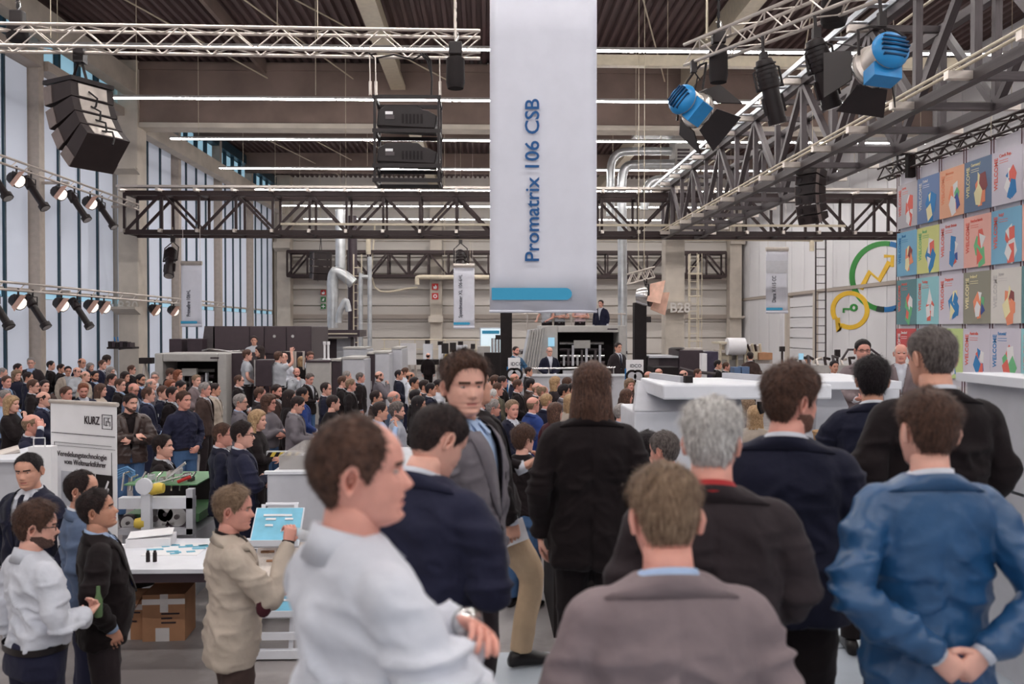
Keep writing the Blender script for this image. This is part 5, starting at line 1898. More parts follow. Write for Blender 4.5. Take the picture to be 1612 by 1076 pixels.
# --- presses
def press_arch(label, u0, u1, v0, Y, dep, side, ins_u0, ins_u1, ins_v):
    """printing press end frame: grey portal with a dark opening full of grippers and rollers"""
    a, b = P(u0, v0, Y), P(u1, v0, Y)
    i0, i1 = P(ins_u0, ins_v, Y), P(ins_u1, ins_v, Y)
    t = thing('printing_press', label, 'press', ((a.x + b.x) / 2, Y, 0))
    MB().box((a.x, Y, 0), (i0.x, Y + dep, a.z)).build('portal_side', M_mgrey, t, bevel=.03)
    MB().box((i1.x, Y, 0), (b.x, Y + dep, a.z)).build('portal_side', M_mgrey, t, bevel=.03)
    MB().box((i0.x, Y, i0.z), (i1.x, Y + dep, a.z)).build('portal_top', M_mgrey, t, bevel=.03)
    MB().box((i0.x, Y + dep * .7, 0), (i1.x, Y + dep, i0.z)).build('back_panel', M_blackm, t)
    wI = i1.x - i0.x
    MB().box((i0.x + wI * .1, Y + .3, .0), (i1.x - wI * .25, Y + .5, i0.z * .52)).build('feeder_board', M_lgrey, t)
    for k in range(4):
        z = i0.z * (.62 + .08 * k)
        MB().tube([(i0.x + wI * .06, Y + .45 + .1 * k, z), (i1.x - wI * .2, Y + .45 + .1 * k, z)], .05, 8).build('roller', M_chrome if k % 2 else M_dgrey, t)
    for k in range(9):
        x = i0.x + wI * (.1 + .075 * k)
        MB().box((x, Y + .35, i0.z * .58), (x + wI * .035, Y + .5, i0.z * (.72 + .12 * ((k * 7) % 3) / 2))).build('suction_arm', [M_chrome, M_grey, M_lgrey][k % 3], t)
    MB().box((i0.x + wI * .28, Y + .3, i0.z * .80), (i0.x + wI * .55, Y + .42, i0.z * .9)).build('control_box', M_mgrey, t)
    MB().box((b.x - (b.x - a.x) * .22, Y - .012, a.z - .14), (b.x - (b.x - a.x) * .1, Y, a.z - .1)).build('name_strip', M_dgrey, t)
    return t


t = press_arch('grey printing press with dark open portal at left behind the crowd', 243, 356, 556, 23.5, 1.6, 1, 256, 342, 569)
pbox('side_unit', M_dgrey, t, 357, 556, 386, 640, 24.0, 1.6)
MB().box((P(376, 600, 22).x, 22.0, 0), (P(486, 600, 22).x, 23.35, .3)).build('operator_step', M_dgrey, t)
MB().box((P(388, 600, 24).x, 23.35, 0), (P(480, 600, 24.3).x, 25.6, .3)).build('operator_step', M_dgrey, t)
MB().box((P(380, 600, 27).x, 26.3, 0), (P(420, 600, 27).x, 27.9, .72)).build('operator_step', M_dgrey, t)
pbox('desk', M_dgrey, t, 401, 566, 427, 608, 22.4, .5, bevel=.02)
pbox('desk_edge', M_chrome, t, 400, 566, 402, 608, 22.38, .05)
t = thing('printing_press', 'long dark press with slanted end panel at left', 'press', tuple(P(400, 620, 28)))
a, b = P(334, 513, 28), P(490, 513, 28)
MB().box((a.x, 28, 0), (b.x, 31, a.z)).build('cover', M_dgrey, t, bevel=.03)
q = [P(u, v, 28) for u, v in ((316, 560), (322, 513), (338, 513), (338, 560))]
MB().prism([(p.x, 28, p.z) for p in q] , (0, 3, 0)).build('slanted_panel', M_grey, t)
for (u0, u1) in ((338, 392), (394, 415), (417, 450), (452, 488)):
    pbox('cover_panel', mat('press_panel', rgb(74, 62, 66), .35, var=.05), t, u0, 514, u1, 556, 27.96, .05)
for u in (432, 461): MB().lathe([(.05, -.02), (.05, 0)], tuple(P(u, 529, 27.95)), axis='y', n=10).build('handle', M_chrome, t)
pbox('cabinet', M_dgrey, t, 266, 533, 286, 556, 27.5, 1, bevel=.02)
pbox('cabinet', M_dgrey, t, 295, 533, 318, 556, 27.5, 1, bevel=.02)
MB().tube(pt((318, 552, 27.3), (330, 549, 27.3), (360, 553, 27.3), (385, 552, 27.3)), .03, 6).build('hand_rail', M_chrome, t)
for (u0, u1) in ((438, 462), (465, 478)):
    MB().tube(pt((u0, 600, 25), (u0, 553, 25), (u1, 553, 25), (u1, 600, 25)), .03, 6).build('guard_rail', M_alu, t)
t = thing('exhaust_hood', 'flat dark exhaust hood below the bent silver duct', 'hood', tuple(P(530, 528, 34)))
MB().box(tuple(P(492, 530, 34)), (P(566, 519, 34).x, 36, P(566, 519, 34).z)).build('hood', M_dgrey, t)
pbox('hood_lip', M_cream, t, 492, 524, 562, 526, 33.95, .06)
pbox('support', M_grey, t, 500, 530, 505, 600, 34.4, .3)
pbox('support', M_grey, t, 552, 530, 556, 600, 34.4, .3)
floor_box('lower_cabinet', M_dgrey, t, 506, 530, 533, 35, 1)
floor_box('lower_cabinet', M_lgrey, t, 530, 553, 533, 35, 1)
# grey cabinets
cabs = [('wide grey machine cabinet beside the talking staff', 481, 521, 570, 24.5, 2, M_mgrey, 'mgrey'), ('dark flank machine cabinet between the grey ones', 522, 537, 568, 24.6, 2, M_dgrey, 'dark'), ('light grey machine cabinet with a sloping top', 538, 574, 565, 24.7, 2, M_lgrey, 'l'),
        ('pale machine cabinet with taller back', 540, 578, 549, 27.5, 1.5, M_lgrey, 'l'), ('dark tall cabinet before the pale pair', 577, 590, 557, 26, 2, M_dgrey, 'd'), ('tall pale cabinet right of the dark one', 590, 613, 556, 26, 2, M_lgrey, 'l'), ('last tall pale cabinet in the row', 616, 633, 549, 27, 2, M_lgrey, 'l')]
for (lb, u0, u1, v, Y, dp, m, _) in cabs:
    t = thing('machine_cabinet', lb, 'cabinet', tuple(P((u0 + u1) / 2, v, Y) * 1), group='machine cabinets in a row')
    floor_box('body', m, t, u0, u1, v, Y, dp, bevel=.03)
    a, b = P(u0, v, Y), P(u1, v, Y)
    MB().box((a.x, Y - .03, a.z), (b.x - .02, Y + dp, a.z + .05)).build('top', M_dgrey if m is M_mgrey else M_mgrey, t)
    MB().box((b.x - .12, Y - .03, a.z * .5), (b.x - .08, Y, a.z * .62)).build('handle', M_chrome, t)
t = thing('signal_lamps', 'pair of white signal lamps on the grey cabinet', 'lamp', tuple(P(515, 566, 25)))
for u in (511, 517): MB().lathe([(.06, 0), (.06, .06), (.03, .08), (.03, .45), (.045, .46), (.045, .55)], tuple(P(u, 568, 25)), n=8).build('lamp', M_paper, t)

# workshop gear in the middle distance: easels, screens, frames
t = thing('flip_chart', 'white flip chart on a grey easel before the back wall', 'flip chart', (P(645, 560, 38).x, 38, 0))
pbox('board', M_paper, t, 630, 540, 655, 574, 38, .06)
for (u0, u1) in ((640, 646), (652, 655), (648, 640)): MB().tube([P(u0, 545, 38.2), (P(u1 + (u1 - u0), 606, 38.6).x, 38.6, 0)], .04, 6).build('leg', M_alu, t)
for i, (u0, u1, v0, v1, lab) in enumerate([(666, 680, 541, 570, 'left'), (690, 696, 543, 570, 'middle'), (715, 735, 543, 560, 'right')]):
    t = thing('white_cabinet', '%s white cabinet along the far gallery rail' % lab, 'cabinet', tuple(P((u0 + u1) / 2, v1, 40)))
    floor_box('body', M_white, t, u0, u1, v0, 40, .8)
    MB().tube([P((u0 + u1) / 2, v0, 40.2), P((u0 + u1) / 2, v0 - 6, 40.2)], .12, 8).build('valve', M_black, t)
for i, (u0, u1, v0, v1, lab) in enumerate([(695, 706, 540, 556, 'left black screen of the pair'), (708, 718, 539, 554, 'right black screen of the pair'), (741, 748, 541, 549, 'small black screen left of the pillar')]):
    t = thing('monitor', lab + ' before the back wall', 'monitor', tuple(P((u0 + u1) / 2, v1, 37)))
    pbox('screen', M_black, t, u0, v0, u1, v1, 37, .12)
    x = P((u0 + u1) / 2, v1, 37)
    MB().box((x.x - .05, 37.02, 0), (x.x + .05, 37.1, x.z)).build('post', M_chrome, t)
    MB().box((x.x - .12, 36.8, 0), (x.x + .12, 37.3, .04)).build('foot', M_black, t)
t = thing('gallery_rail', 'long cream railing in front of the back wall', 'railing', (P(650, 535, 42).x, 42, 0))
for v in (534, 549):
    bar_obj('rail', P(600, v, 42), P(775, v + 1, 42), .05, .05, M_cream, t, tube=True)
for u in range(605, 776, 24): bar_obj('post', (P(u, 534, 42).x, 42, 0), P(u, 534, 42), .05, .05, M_cream, t, tube=True)
t = thing('work_bench', 'low dark benches with pale frames behind the far standing person', 'bench', (P(700, 580, 39).x, 39, 0))
for (u0, u1) in ((652, 690), (692, 735)):
    pbox('shelf', M_blackm, t, u0, 566, u1, 574, 39, .8)
    for u in (u0 + 1, u1 - 1): bar_obj('leg', (P(u, 575, 39).x, 39.1, 0), (P(u, 574, 39).x, 39.1, P(u, 574, 39).z), .06, .06, M_alu, t)
t = thing('warning_cone', 'yellow marker on the far floor beside the foreground head', 'marker', tuple(P(703, 576, 34)))
MB().lathe([(.2, 0), (.19, .05), (.12, .3), (.05, .5)], (P(703, 576, 34).x, 34, P(703, 578, 34).z), n=10).build('cone', mat('marker_yellow', rgb(226, 186, 70), .5), t)
MB().box((P(703, 576, 34).x - .04, 33.97, 0), (P(703, 576, 34).x + .04, 34.03, P(703, 578, 34).z)).build('stand', M_black, t)
t = thing('info_screen', 'bright information screen left of the first black pillar', 'screen', (P(770, 540, 33).x, 33, 0))
pbox('frame', M_lgrey, t, 755, 515, 790, 566, 33, .15)
pbox('display', mat('display_lit', rgb(214, 232, 240), .5, var=0, emit=.45), t, 757, 517, 790, 560, 32.95, .06)
pbox('headline', M_banb, t, 759, 520, 786, 525, 32.92, .03)
MB().box((P(768, 566, 33).x, 33.1, 0), (P(780, 566, 33).x, 33.3, P(768, 566, 33).z)).build('foot', M_lgrey, t)
t = thing('control_desk', 'grey control desk with dark base left of the first black pillar', 'desk', (P(770, 570, 29).x, 29, 0))
floor_box('desk_body', M_mgrey, t, 752, 772, 545, 29, .8)
floor_box('dark_base', M_blackm, t, 762, 792, 555, 28.4, .5)
for u in (775, 780, 785): MB().tube(pt((u, 556, 28.5), (u, 532, 28.5)), .04, 6).build('column', M_chrome, t)
pbox('camera_head', M_black, t, 780, 527, 791, 534, 28.4, .3)

# black pillars
for (u0, u1, v0, lb) in ((788, 806, 470, 'black pillar under the large banner'), (999, 1018, 476, 'black pillar right of the speaker at the lectern')):
    t = thing('black_pillar', lb, 'pillar', (P((u0 + u1) / 2, 500, 27).x, 27, 0))
    floor_box('shaft', M_blackm, t, u0, u1, v0, 27, .36)
    a, b = P(u0, v0, 27), P(u1, v0, 27)
    MB().box((a.x - .02, 26.8, 0), (b.x + .02, 27.6, .05)).build('base', M_blackm, t)
    if u0 > 900: pbox('camera_bracket', M_black, t, 1018, 498, 1025, 507, 27, .3)

# centre press
t = press_arch('grey printing press with dark open portal in the centre', 850, 986, 512, 29.5, 1.8, 1, 878, 974, 523)
q = [P(u, v, 29.4) for u, v in ((822, 577), (834, 519), (857, 516), (849, 578))]
MB().prism(q, (0, 1.6, 0)).build('slanted_hood', M_lgrey, t)
for k in range(6):
    f = (k + .5) / 6
    p0, p1 = q[1].lerp(q[2], f), q[0].lerp(q[3], f)
    MB().tube([p0 + Vector((0, -.03, 0)), p1 + Vector((0, -.03, 0))], .035, 6).build('hood_rib', M_mgrey, t)
pbox('dark_flank', M_dgrey, t, 850, 516, 878, 600, 29.9, 1.4)
pbox('touch_screen', mat('display_blue', rgb(150, 196, 220), .3, var=0, emit=.4), t, 863, 531, 873, 545, 29.35, .08)
ZGAL = 2.0
MB().box((P(820, 513, 32).x, 31.6, 1.9), (P(985, 513, 32).x, 34.5, 2.0)).build('gallery', M_dgrey, t)
for u in (830, 860, 900, 940, 978): bar_obj('gallery_post', (P(u, 510, 34.4).x, 34.4, 0), P(u, 492, 34.4), .06, .06, M_alu, t, tube=True)
bar_obj('gallery_rail', P(822, 494, 34.4), P(985, 494, 34.4), .05, .05, M_alu, t, tube=True)
t = thing('stage', 'white stage with chrome handrail before the centre press', 'stage', (P(900, 600, 25).x, 25, 0))
zs = .46
zf = P(900, 592, 24.8).z
MB().box((P(800, 600, 25).x, 24.8, 0), (P(1010, 600, 25).x, 24.9, zf)).build('front_panel', M_lgrey, t)
MB().box((P(800, 600, 25).x, 24.75, zf), (P(1010, 600, 25).x, 24.95, zf + .06)).build('front_coping', M_white, t)
MB().box((P(800, 600, 25).x, 25, 0), (P(1010, 600, 25).x, 28.2, zs)).build('deck', M_lgrey, t)
MB().box((P(800, 600, 25).x, 24.96, zs - .12), (P(1010, 600, 25).x, 25, zs - .02)).build('edge', M_white, t)
bar_obj('hand_rail', P(836, 580, 25.4), P(968, 578, 25.4), .05, .05, M_chrome, t, tube=True)
for u in (838, 864, 905, 940, 966): bar_obj('rail_post', (P(u, 580, 25.4).x, 25.4, zs), P(u, 579, 25.4), .04, .04, M_chrome, t, tube=True)
for i, (u0, u1, v0, v1, Y, nm) in enumerate([(800, 819, 563, 615, 22.5, 'left'), (986, 1013, 566, 622, 22.5, 'right')]):
    t = thing('display_board', 'white %s display board with picture of two black rollers' % nm, 'display board', (P((u0 + u1) / 2, 590, Y).x, Y, 0))
    floor_box('panel', M_paper, t, u0, u1, v0, Y, .06)
    for k in range(2):
        c = P(u0 + (u1 - u0) * (.33 + .34 * k), v0 + 26, Y - .01)
        MB().lathe([(.17, 0), (.17, -.02)], tuple(c), axis='y', n=14).build('printed_roller', M_blackm, t)
        MB().lathe([(.11, -.021), (.11, -.03)], tuple(c), axis='y', n=14).build('printed_hub', M_lgrey, t)
    a = P(u0 + (u1 - u0) * .2, v0 + 12, Y - .01)
    text_obj('lettering', 'IDCO', .12, M_bank, t, a, (1, 0, 0), (0, 0, 1), .01)
    pbox('blue_foot', M_lb, t, u0 - 2, v0 + 14, u0, v1 + 12, Y, .06)

# right-hand machines
t = thing('printing_press', 'dark machine cabinets behind the white console', 'press', (P(1080, 560, 27).x, 27, 0))
floor_box('cabinet', M_dgrey, t, 1069, 1107, 551, 27, 1.6, bevel=.02)
floor_box('cabinet', mat('press_violet', rgb(64, 56, 76), .4), t, 1110, 1131, 553, 27.2, 1.5, bevel=.02)
floor_box('low_cabinet', M_grey, t, 1020, 1037, 562, 27, 1.4)
floor_box('low_cabinet', M_dgrey, t, 1037, 1068, 563, 27.1, 1.4)
pbox('worktop', M_lgrey, t, 1022, 560, 1068, 563, 26.9, 1.7)
floor_box('front_unit', M_blackm, t, 1030, 1068, 578, 25.5, 1.2)
MB().box(tuple(P(1071, 551, 27.2)), (P(1108, 548, 27.2).x, 28, P(1108, 548, 27.2).z)).build('top_tray', M_alu, t)
MB().lathe([(.24, 0), (.28, .02), (.2, .06)], tuple(P(1066, 549.5, 27.4)), n=12).build('cap', M_black, t)
MB().box(tuple(P(1105, 600, 25.2)), (P(1113, 556, 25.2).x, 25.5, P(1113, 556, 25.2).z)).build('white_post', M_paper, t)
MB().tube(pt((1070, 579, 25), (1092, 585, 25), (1126, 588, 25)), .05, 6).build('hose', M_grey, t)
t = thing('folding_machine', 'pale open folding machine with rollers and stacked boxes at right rear', 'machine', (P(1170, 570, 30).x, 30, 0))
for k, (u0, v0, u1, v1, m) in enumerate([(1132, 538, 1160, 541, M_cream), (1135, 551, 1175, 555, M_alu), (1132, 566, 1180, 583, M_mgrey), (1150, 583, 1200, 600, M_blackm), (1180, 553, 1196, 566, M_cream), (1188, 566, 1216, 572, M_alu), (1195, 555, 1216, 566, M_cardb), (1146, 543, 1152, 566, M_yel if False else M_cream), (1160, 558, 1172, 566, M_paper)]):
    pbox('machine_unit', m, t, u0, v0, u1, v1, 30 + .15 * (k % 3), 1.0)
for u in (1134, 1146, 1160, 1172): pbox('upright', M_cream, t, u, 540, u + 2, 600, 30.1, .15)
MB().lathe([(.30, -.3), (.30, .3)], tuple(P(1158, 545, 30)), axis='x', n=14).build('roll', M_paper, t)
for k in range(7): MB().tube(pt((1172 + 4 * k, 541 + k % 3, 30.2), (1180 + 3 * k, 560 + k, 30.3)), .05, 6).build('linkage', [M_cream, M_dark, M_alu][k % 3], t)
pbox('blue_crate', mat('crate_blue', rgb(96, 120, 156), .5), t, 1156, 578, 1166, 588, 28.5, .5)
pbox('blue_crate', MATS['crate_blue'], t, 1168, 577, 1180, 588, 28.6, .5)
for (u, v0, v1, lb) in ((1232, 545, 553, 'black notice screen on a thin post right of the folding machine'), (1319, 550, 562, 'black notice screen on a thin post left of the presenters')):
    t = thing('monitor', lb, 'monitor', (P(u, v1, 30).x, 30, 0))
    pbox('screen', M_black, t, u - 4, v0, u + 4, v1, 30, .1)
    x = P(u, v1, 30)
    MB().box((x.x - .03, 30.02, 0), (x.x + .03, 30.08, x.z)).build('post', M_dark, t)
    MB().box((x.x - .25, 29.8, 0), (x.x + .25, 30.3, .04)).build('foot', M_dark, t)
t = thing('gluing_line', 'long flat machine line behind the presenters', 'machine', (P(1280, 570, 28).x, 28, 0))
MB().box((P(1240, 575, 28).x, 28, 0), (P(1360, 575, 28).x, 29.5, P(1300, 575, 28).z)).build('bed', M_mgrey, t)
for k in range(8): MB().tube(pt((1248 + 13 * k, 575, 28.2), (1246 + 13 * k, 566 - 3 * (k % 3), 28.3), (1254 + 13 * k, 565 - 2 * (k % 2), 28.4)), .05, 6).build('arm', [M_alu, M_dark, M_grey][k % 3], t)
MB().tube(pt((1325, 566, 27.6), (1335, 550, 27.6), (1372, 550, 27.6), (1385, 560, 27.6)), .04, 6).build('swing_arm', M_dgrey, t)
pbox('tablet', mat('display_blue', rgb(150, 196, 220)), t, 1258, 556, 1265, 566, 27.8, .06)

# white console and counter in the middle ground
t = thing('white_console', 'large white console with overhanging tray and slanted sides right of centre', 'console', (P(1110, 700, 9.3).x, 9.3, 0))
Yf = 8.7
a, b = P(1043, 628, Yf), P(1310, 625, Yf)
zt_ = P(1043, 605, Yf).z
zb_ = P(1043, 629, Yf).z
lft = P(1008, 597, Yf + 1.25)
MB().prism([(a.x, Yf, zb_), (b.x, Yf, zb_), (b.x, Yf + 1.25, zb_), (lft.x, Yf + 1.25, zb_)], (0, 0, zt_ - zb_)).build('tray', M_white, t, bevel=.02)
for (u0, u1, Y0_, Y1_) in ((1026, 1075, Yf + 1.15, Yf + .35), (1140, 1205, Yf + 1.15, Yf + .55)):
    p, q = P(u0, 590, Y0_), P(u1, 604, Y1_)
    bar_obj('tray_rail', (p.x, Y0_, zt_ + .03), (q.x, Y1_, zt_ + .03), .06, .06, M_lgrey, t)
    MB().box((q.x, Y1_ - .1, zt_), (q.x + .08, Y1_ - .02, zt_ + .07)).build('rail_stop', M_blackm, t)
xl_, xr2 = P(990, 645, Yf + .9).x, P(1155, 640, Yf + .9).x
MB().prism([(xl_, Yf + .55, P(1000, 647, Yf + .55).z), (xr2, Yf + .55, P(1000, 647, Yf + .55).z), (xr2 + .1, Yf + 1.1, zt_ - .03), (lft.x - .05, Yf + 1.1, zt_ - .03), (lft.x - .05, Yf + 1.3, zt_ - .03), (xr2 + .1, Yf + 1.3, zt_ - .03)][:4], (0, .12, 0)).build('slanted_panel', M_lgrey, t)
MB().box((xl_, Yf + .55, 0), (xr2, Yf + 1.5, P(1000, 647, Yf + .55).z)).build('body', M_white, t, bevel=.02)
MB().tube(pt((1196, 632, 9.4), (1196, 640, 9.4), (1200, 650, 9.4)), .03, 6).build('bracket', M_black, t)
t = thing('white_counter', 'white counter with slanted leg beside the navy jacket', 'counter', (P(1320, 640, 9.5).x, 9.5, 0))
a, b = P(1280, 600, 9.5), P(1420, 604, 9.5)
MB().box((a.x, 9.5, a.z - .09), (b.x, 11.2, a.z)).build('top', M_white, t, bevel=.01)
q = [P(u, v, 9.8) for u, v in ((1288, 602), (1318, 602), (1336, 640), (1322, 676), (1284, 676))]
MB().prism(q, (0, .5, 0)).build('slanted_leg', M_lgrey, t)
MB().box((P(1284, 676, 9.8).x, 9.8, 0), (P(1322, 676, 9.8).x, 10.3, q[3].z)).build('foot', M_white, t)
MB().box((P(1392, 604, 9.8).x, 9.8, 0), (P(1416, 604, 9.8).x, 10.3, a.z - .1)).build('leg', M_white, t)
t = thing('wicker_basket', 'small wicker basket with a grey cushion below the white counter', 'basket', (P(1308, 690, 8.4).x, 8.4, 0))
c = P(1307, 690, 8.4)
MB().lathe([(.12, 0), (.14, .1), (.16, .26), (.17, .27), (.16, .24)], (c.x, 8.4, c.z - .2), n=14).build('basket', mat('wicker', rgb(188, 150, 110), .8, var=.3, scale=60), t)
MB().lathe([(.13, .24), (.12, .30), (.05, .33)], (c.x + .02, 8.4, c.z - .2), n=14).build('cushion', M_mgrey, t)
MB().lathe([(.2, 0), (.2, .02)], (c.x, 8.4, c.z - .22), n=14).tube([(c.x, 8.4, 0), (c.x, 8.4, c.z - .22)], .03, 8).lathe([(.18, 0), (.18, .02)], (c.x, 8.4, 0), n=14).build('stand', M_black, t)
t = thing('stair_block', 'black step block with metal edge beside the blue jeans', 'steps', (P(880, 850, 8.4).x, 8.4, 0))
a, b = P(872, 832, 8.0), P(1010, 832, 8.0)
MB().box((a.x, 8.0, 0), (b.x, 9.4, a.z)).build('lower_step', M_blackm, t)
MB().box((a.x, 7.99, a.z), (b.x, 8.05, a.z + .025)).build('edge_strip', M_alub, t)
a2 = P(848, 808, 8.6)
MB().box((a.x, 8.6, a.z), (b.x, 9.4, a2.z)).build('upper_step', M_blackm, t)
MB().box((a.x, 8.59, a2.z), (b.x, 8.65, a2.z + .025)).build('edge_strip', M_alub, t)

# ------------------------------------------------------------------ the stand at lower left
BL, BR = P(80, 628, 9.0), P(184, 640, 8.55)
zt2 = (BL.z + BR.z) / 2
BL.z = BR.z = zt2
bx_, bn = (BR - BL).normalized(), None
bwid = (BR - BL).length
bn = Vector((bx_.y, -bx_.x, 0))


def bp(s_, d_, o=.0):
    """point on the roll-up banner: s across (0..1), d metres below the top edge"""
    return BL + bx_ * bwid * s_ - Vector((0, 0, d_)) + bn * o


t = thing('rollup_banner', 'white KURZ roll-up banner with German slogan at left', 'banner', ((BL.x + BR.x) / 2, (BL.y + BR.y) / 2, 0))


def bquad(name, s0, s1, d0, d1, m, o=.006, th=.004):
    MB().prism([bp(s0, d1, o), bp(s1, d1, o), bp(s1, d0, o), bp(s0, d0, o)], bn * th).build(name, m, t)


MB().prism([bp(0, zt2 - .1), bp(1, zt2 - .1), bp(1, 0), bp(0, 0)], bn * .004).build('sheet', M_paper, t)
MB().tube([bp(-.01, 0), bp(1.01, 0)], .022, 10).build('top_rail', M_alu, t)
MB().obox(bp(.5, zt2 - .05), bx_ * bwid * .52, bn * .1, (0, 0, .05)).build('cassette', M_alu, t)
M_ink = mat('ink_dark', rgb(52, 40, 46), .6, var=0)
me = text_mesh('KURZ', .11, .008)
text_obj('lettering', 'KURZ', .11, M_ink, t, bp(.53, .20, .012), bx_, (0, 0, 1), .008, sx=bwid * .23 / max(v.co.x for v in me.vertices))
for (s0, s1, d0, d1) in ((.79, .94, .10, .105), (.79, .94, .235, .24), (.79, .797, .1, .24), (.933, .94, .1, .24), (.82, .91, .13, .134), (.82, .826, .13, .2), (.85, .856, .16, .21), (.82, .88, .2, .204), (.88, .886, .13, .18), (.86, .91, .165, .169), (.904, .91, .165, .21)):
    bquad('emblem_line', s0, s1, d0, d1, M_ink)
for (s0, s1, d0, d1) in ((.02, .98, .305, .311), (.06, .93, .40, .403), (.06, .063, .40, .66), (.927, .93, .46, .70), (.02, .98, .43, .432)):
    bquad('frame_line', s0, s1, d0, d1, M_ink)
for txt, d_ in (('Veredelungstechnologie', .535), ('vom Weltmarktführer', .61)):
    me = text_mesh(txt, .075, 0)
    wd = max(v.co.x for v in me.vertices)
    L = bwid * (.75 if d_ < .55 else .63)
    text_obj('lettering', txt, .075, M_ink, t, bp(.11 if d_ < .55 else .22, d_, .012), bx_, (0, 0, 1), 0, sx=L / wd)
for k, (s0, m) in enumerate(((.17, M_lgrey), (.44, M_dgrey), (.70, M_blackm))):
    bquad('picture', s0, s0 + .24, .68, 1.03, m, .008)
    if k:
        for j in range(3):
            MB().prism([bp(s0 + .03 + .05 * j, 1.0, .014), bp(s0 + .06 + .05 * j, 1.0, .014), bp(s0 + .20, .74 + .07 * j, .014), bp(s0 + .18, .73 + .07 * j, .014)], bn * .003).build('picture_detail', M_paper, t)
bquad('caption', .72, .88, 1.06, 1.07, M_grey)

# table with print samples
t = thing('sample_table', 'white table covered with print samples at lower left', 'table', (-2.9, 8.3, 0))
MB().box((-3.42, 7.6, .72), (-2.08, 8.72, .76)).build('tabletop', M_white, t, bevel=.005)
MB().box((-3.40, 7.62, .64), (-2.10, 8.70, .72)).build('apron', M_dgrey, t)
for x in (-3.36, -2.14):
    for y in (7.7, 8.64): MB().box((x - .035, y - .035, 0), (x + .035, y + .035, .64)).build('leg', M_dgrey, t)
tz = .76
pa = P(205, 848, 8.4)
t = thing('paper_stack', 'stack of white papers on the sample table', 'paper', (-3.3, 8.5, tz), group='things on the sample table')
MB().obox((-3.17, 8.5, tz + .04), (.2, .02, 0), (-.02, .14, 0), (0, 0, .04)).build('stack', M_paper, t)
MB().obox((-3.18, 8.52, tz + .10), (.19, .05, .01), (-.04, .14, .0), (0, 0, .004)).build('loose_sheet', M_paper, t)
MB().box((-3.38, 7.9, tz), (-3.22, 8.02, tz + .12)).build('card_box', M_paper, None, 'small white card box on the sample table', 'box', 'things on the sample table')
t = thing('print_sheet', 'turquoise patterned print sheet lying on the sample table', 'paper', (-2.85, 8.3, tz), group='things on the sample table')
MB().box((-3.1, 8.05, tz), (-2.6, 8.5, tz + .006)).build('sheet', M_paper, t)
rr = random.Random(5)
M_turq = mat('print_turquoise', rgb(90, 170, 196), .5, var=.2, scale=20)
for k in range(14):
    x, y = -3.06 + .42 * rr.random(), 8.1 + .34 * rr.random()
    MB().obox((x, y, tz + .008), (.05 * (.5 + rr.random()), .01, 0), (-.01, .02, 0), (0, 0, .002)).build('printed_motif', M_turq, t)
t = thing('leaflet_pile', 'fanned pile of leaflets on the right end of the sample table', 'paper', (-2.3, 8.3, tz), group='things on the sample table')
for k in range(5):
    MB().obox((-2.3 + .03 * k, 8.2 + .02 * k, tz + .006 + .008 * k), (.12, .03 * (k - 2), 0), (-.03 * (k - 2), .16, 0), (0, 0, .003)).build('leaflet', [M_paper, mat('print_brown', rgb(170, 130, 110), .5), M_paper, M_grey, M_paper][k], t)
for k in range(2):
    MB().lathe([(.018, 0), (.018, .08), (.012, .085), (.012, .1)], (-2.96 + .06 * k, 7.85, tz), n=10).build('ink_vial', M_black, None, '%s of the two black vials on the sample table' % ['left', 'right'][k], 'vial', 'black vials')
MB().box((-3.45, 7.68, tz), (-3.2, 7.78, tz + .012)).build('ruler', M_grey, None, 'flat grey ruler at the front edge of the sample table', 'ruler', 'things on the sample table')

# cardboard boxes under the table
M_tape = mat('parcel_tape', rgb(222, 216, 214), .4, var=.05)


def carton(label, c, rot, sx, sy, sz, open_=False):
    t = thing('cardboard_box', label, 'box', c, group='cardboard boxes under the table')
    R = Matrix.Translation(c) @ Matrix.Rotation(rot, 4, 'Z')

    def part(nm, mb, m):
        place([mb], R)
        mb.build(nm, m, t)
    part('body', MB().box((-sx / 2, -sy / 2, 0), (sx / 2, sy / 2, sz)), M_cardb)
    part('tape', MB().box((-sx / 2 - .002, -sy / 2 - .003, sz - .09), (sx / 2 + .002, -sy / 2, sz - .04)), M_tape)
    part('tape', MB().box((-.03, -sy / 2 - .005, sz - .16), (.04, -sy / 2 - .002, sz + .003)), M_tape)
    part('tape', MB().box((-.07, -sy / 2 - .005, .0), (.05, -sy / 2 - .002, .12)), M_tape)
    if open_:
        part('flap', MB().prism([(-sx / 2, -sy / 2, sz), (-sx / 2, sy / 2, sz), (-sx / 2 - .08, sy / 2, sz - .14), (-sx / 2 - .08, -sy / 2, sz - .14)], (.004, 0, .004)), M_cardb)
        part('flap', MB().prism([(-sx / 2, sy / 2, sz), (sx / 2, sy / 2, sz), (sx / 2 - .02, sy / 2 + .06, sz + .18), (-sx / 2 + .02, sy / 2 + .06, sz + .18)], (0, .006, 0)), M_cardb)
    for k, (w_, z) in enumerate(((.2, .24), (.12, .20), (.16, .16))):
        part('handwriting', MB().box((-.02, -sy / 2 - .006, z), (-.02 + w_ * .8, -sy / 2 - .003, z + .014)), M_ink)
    return t


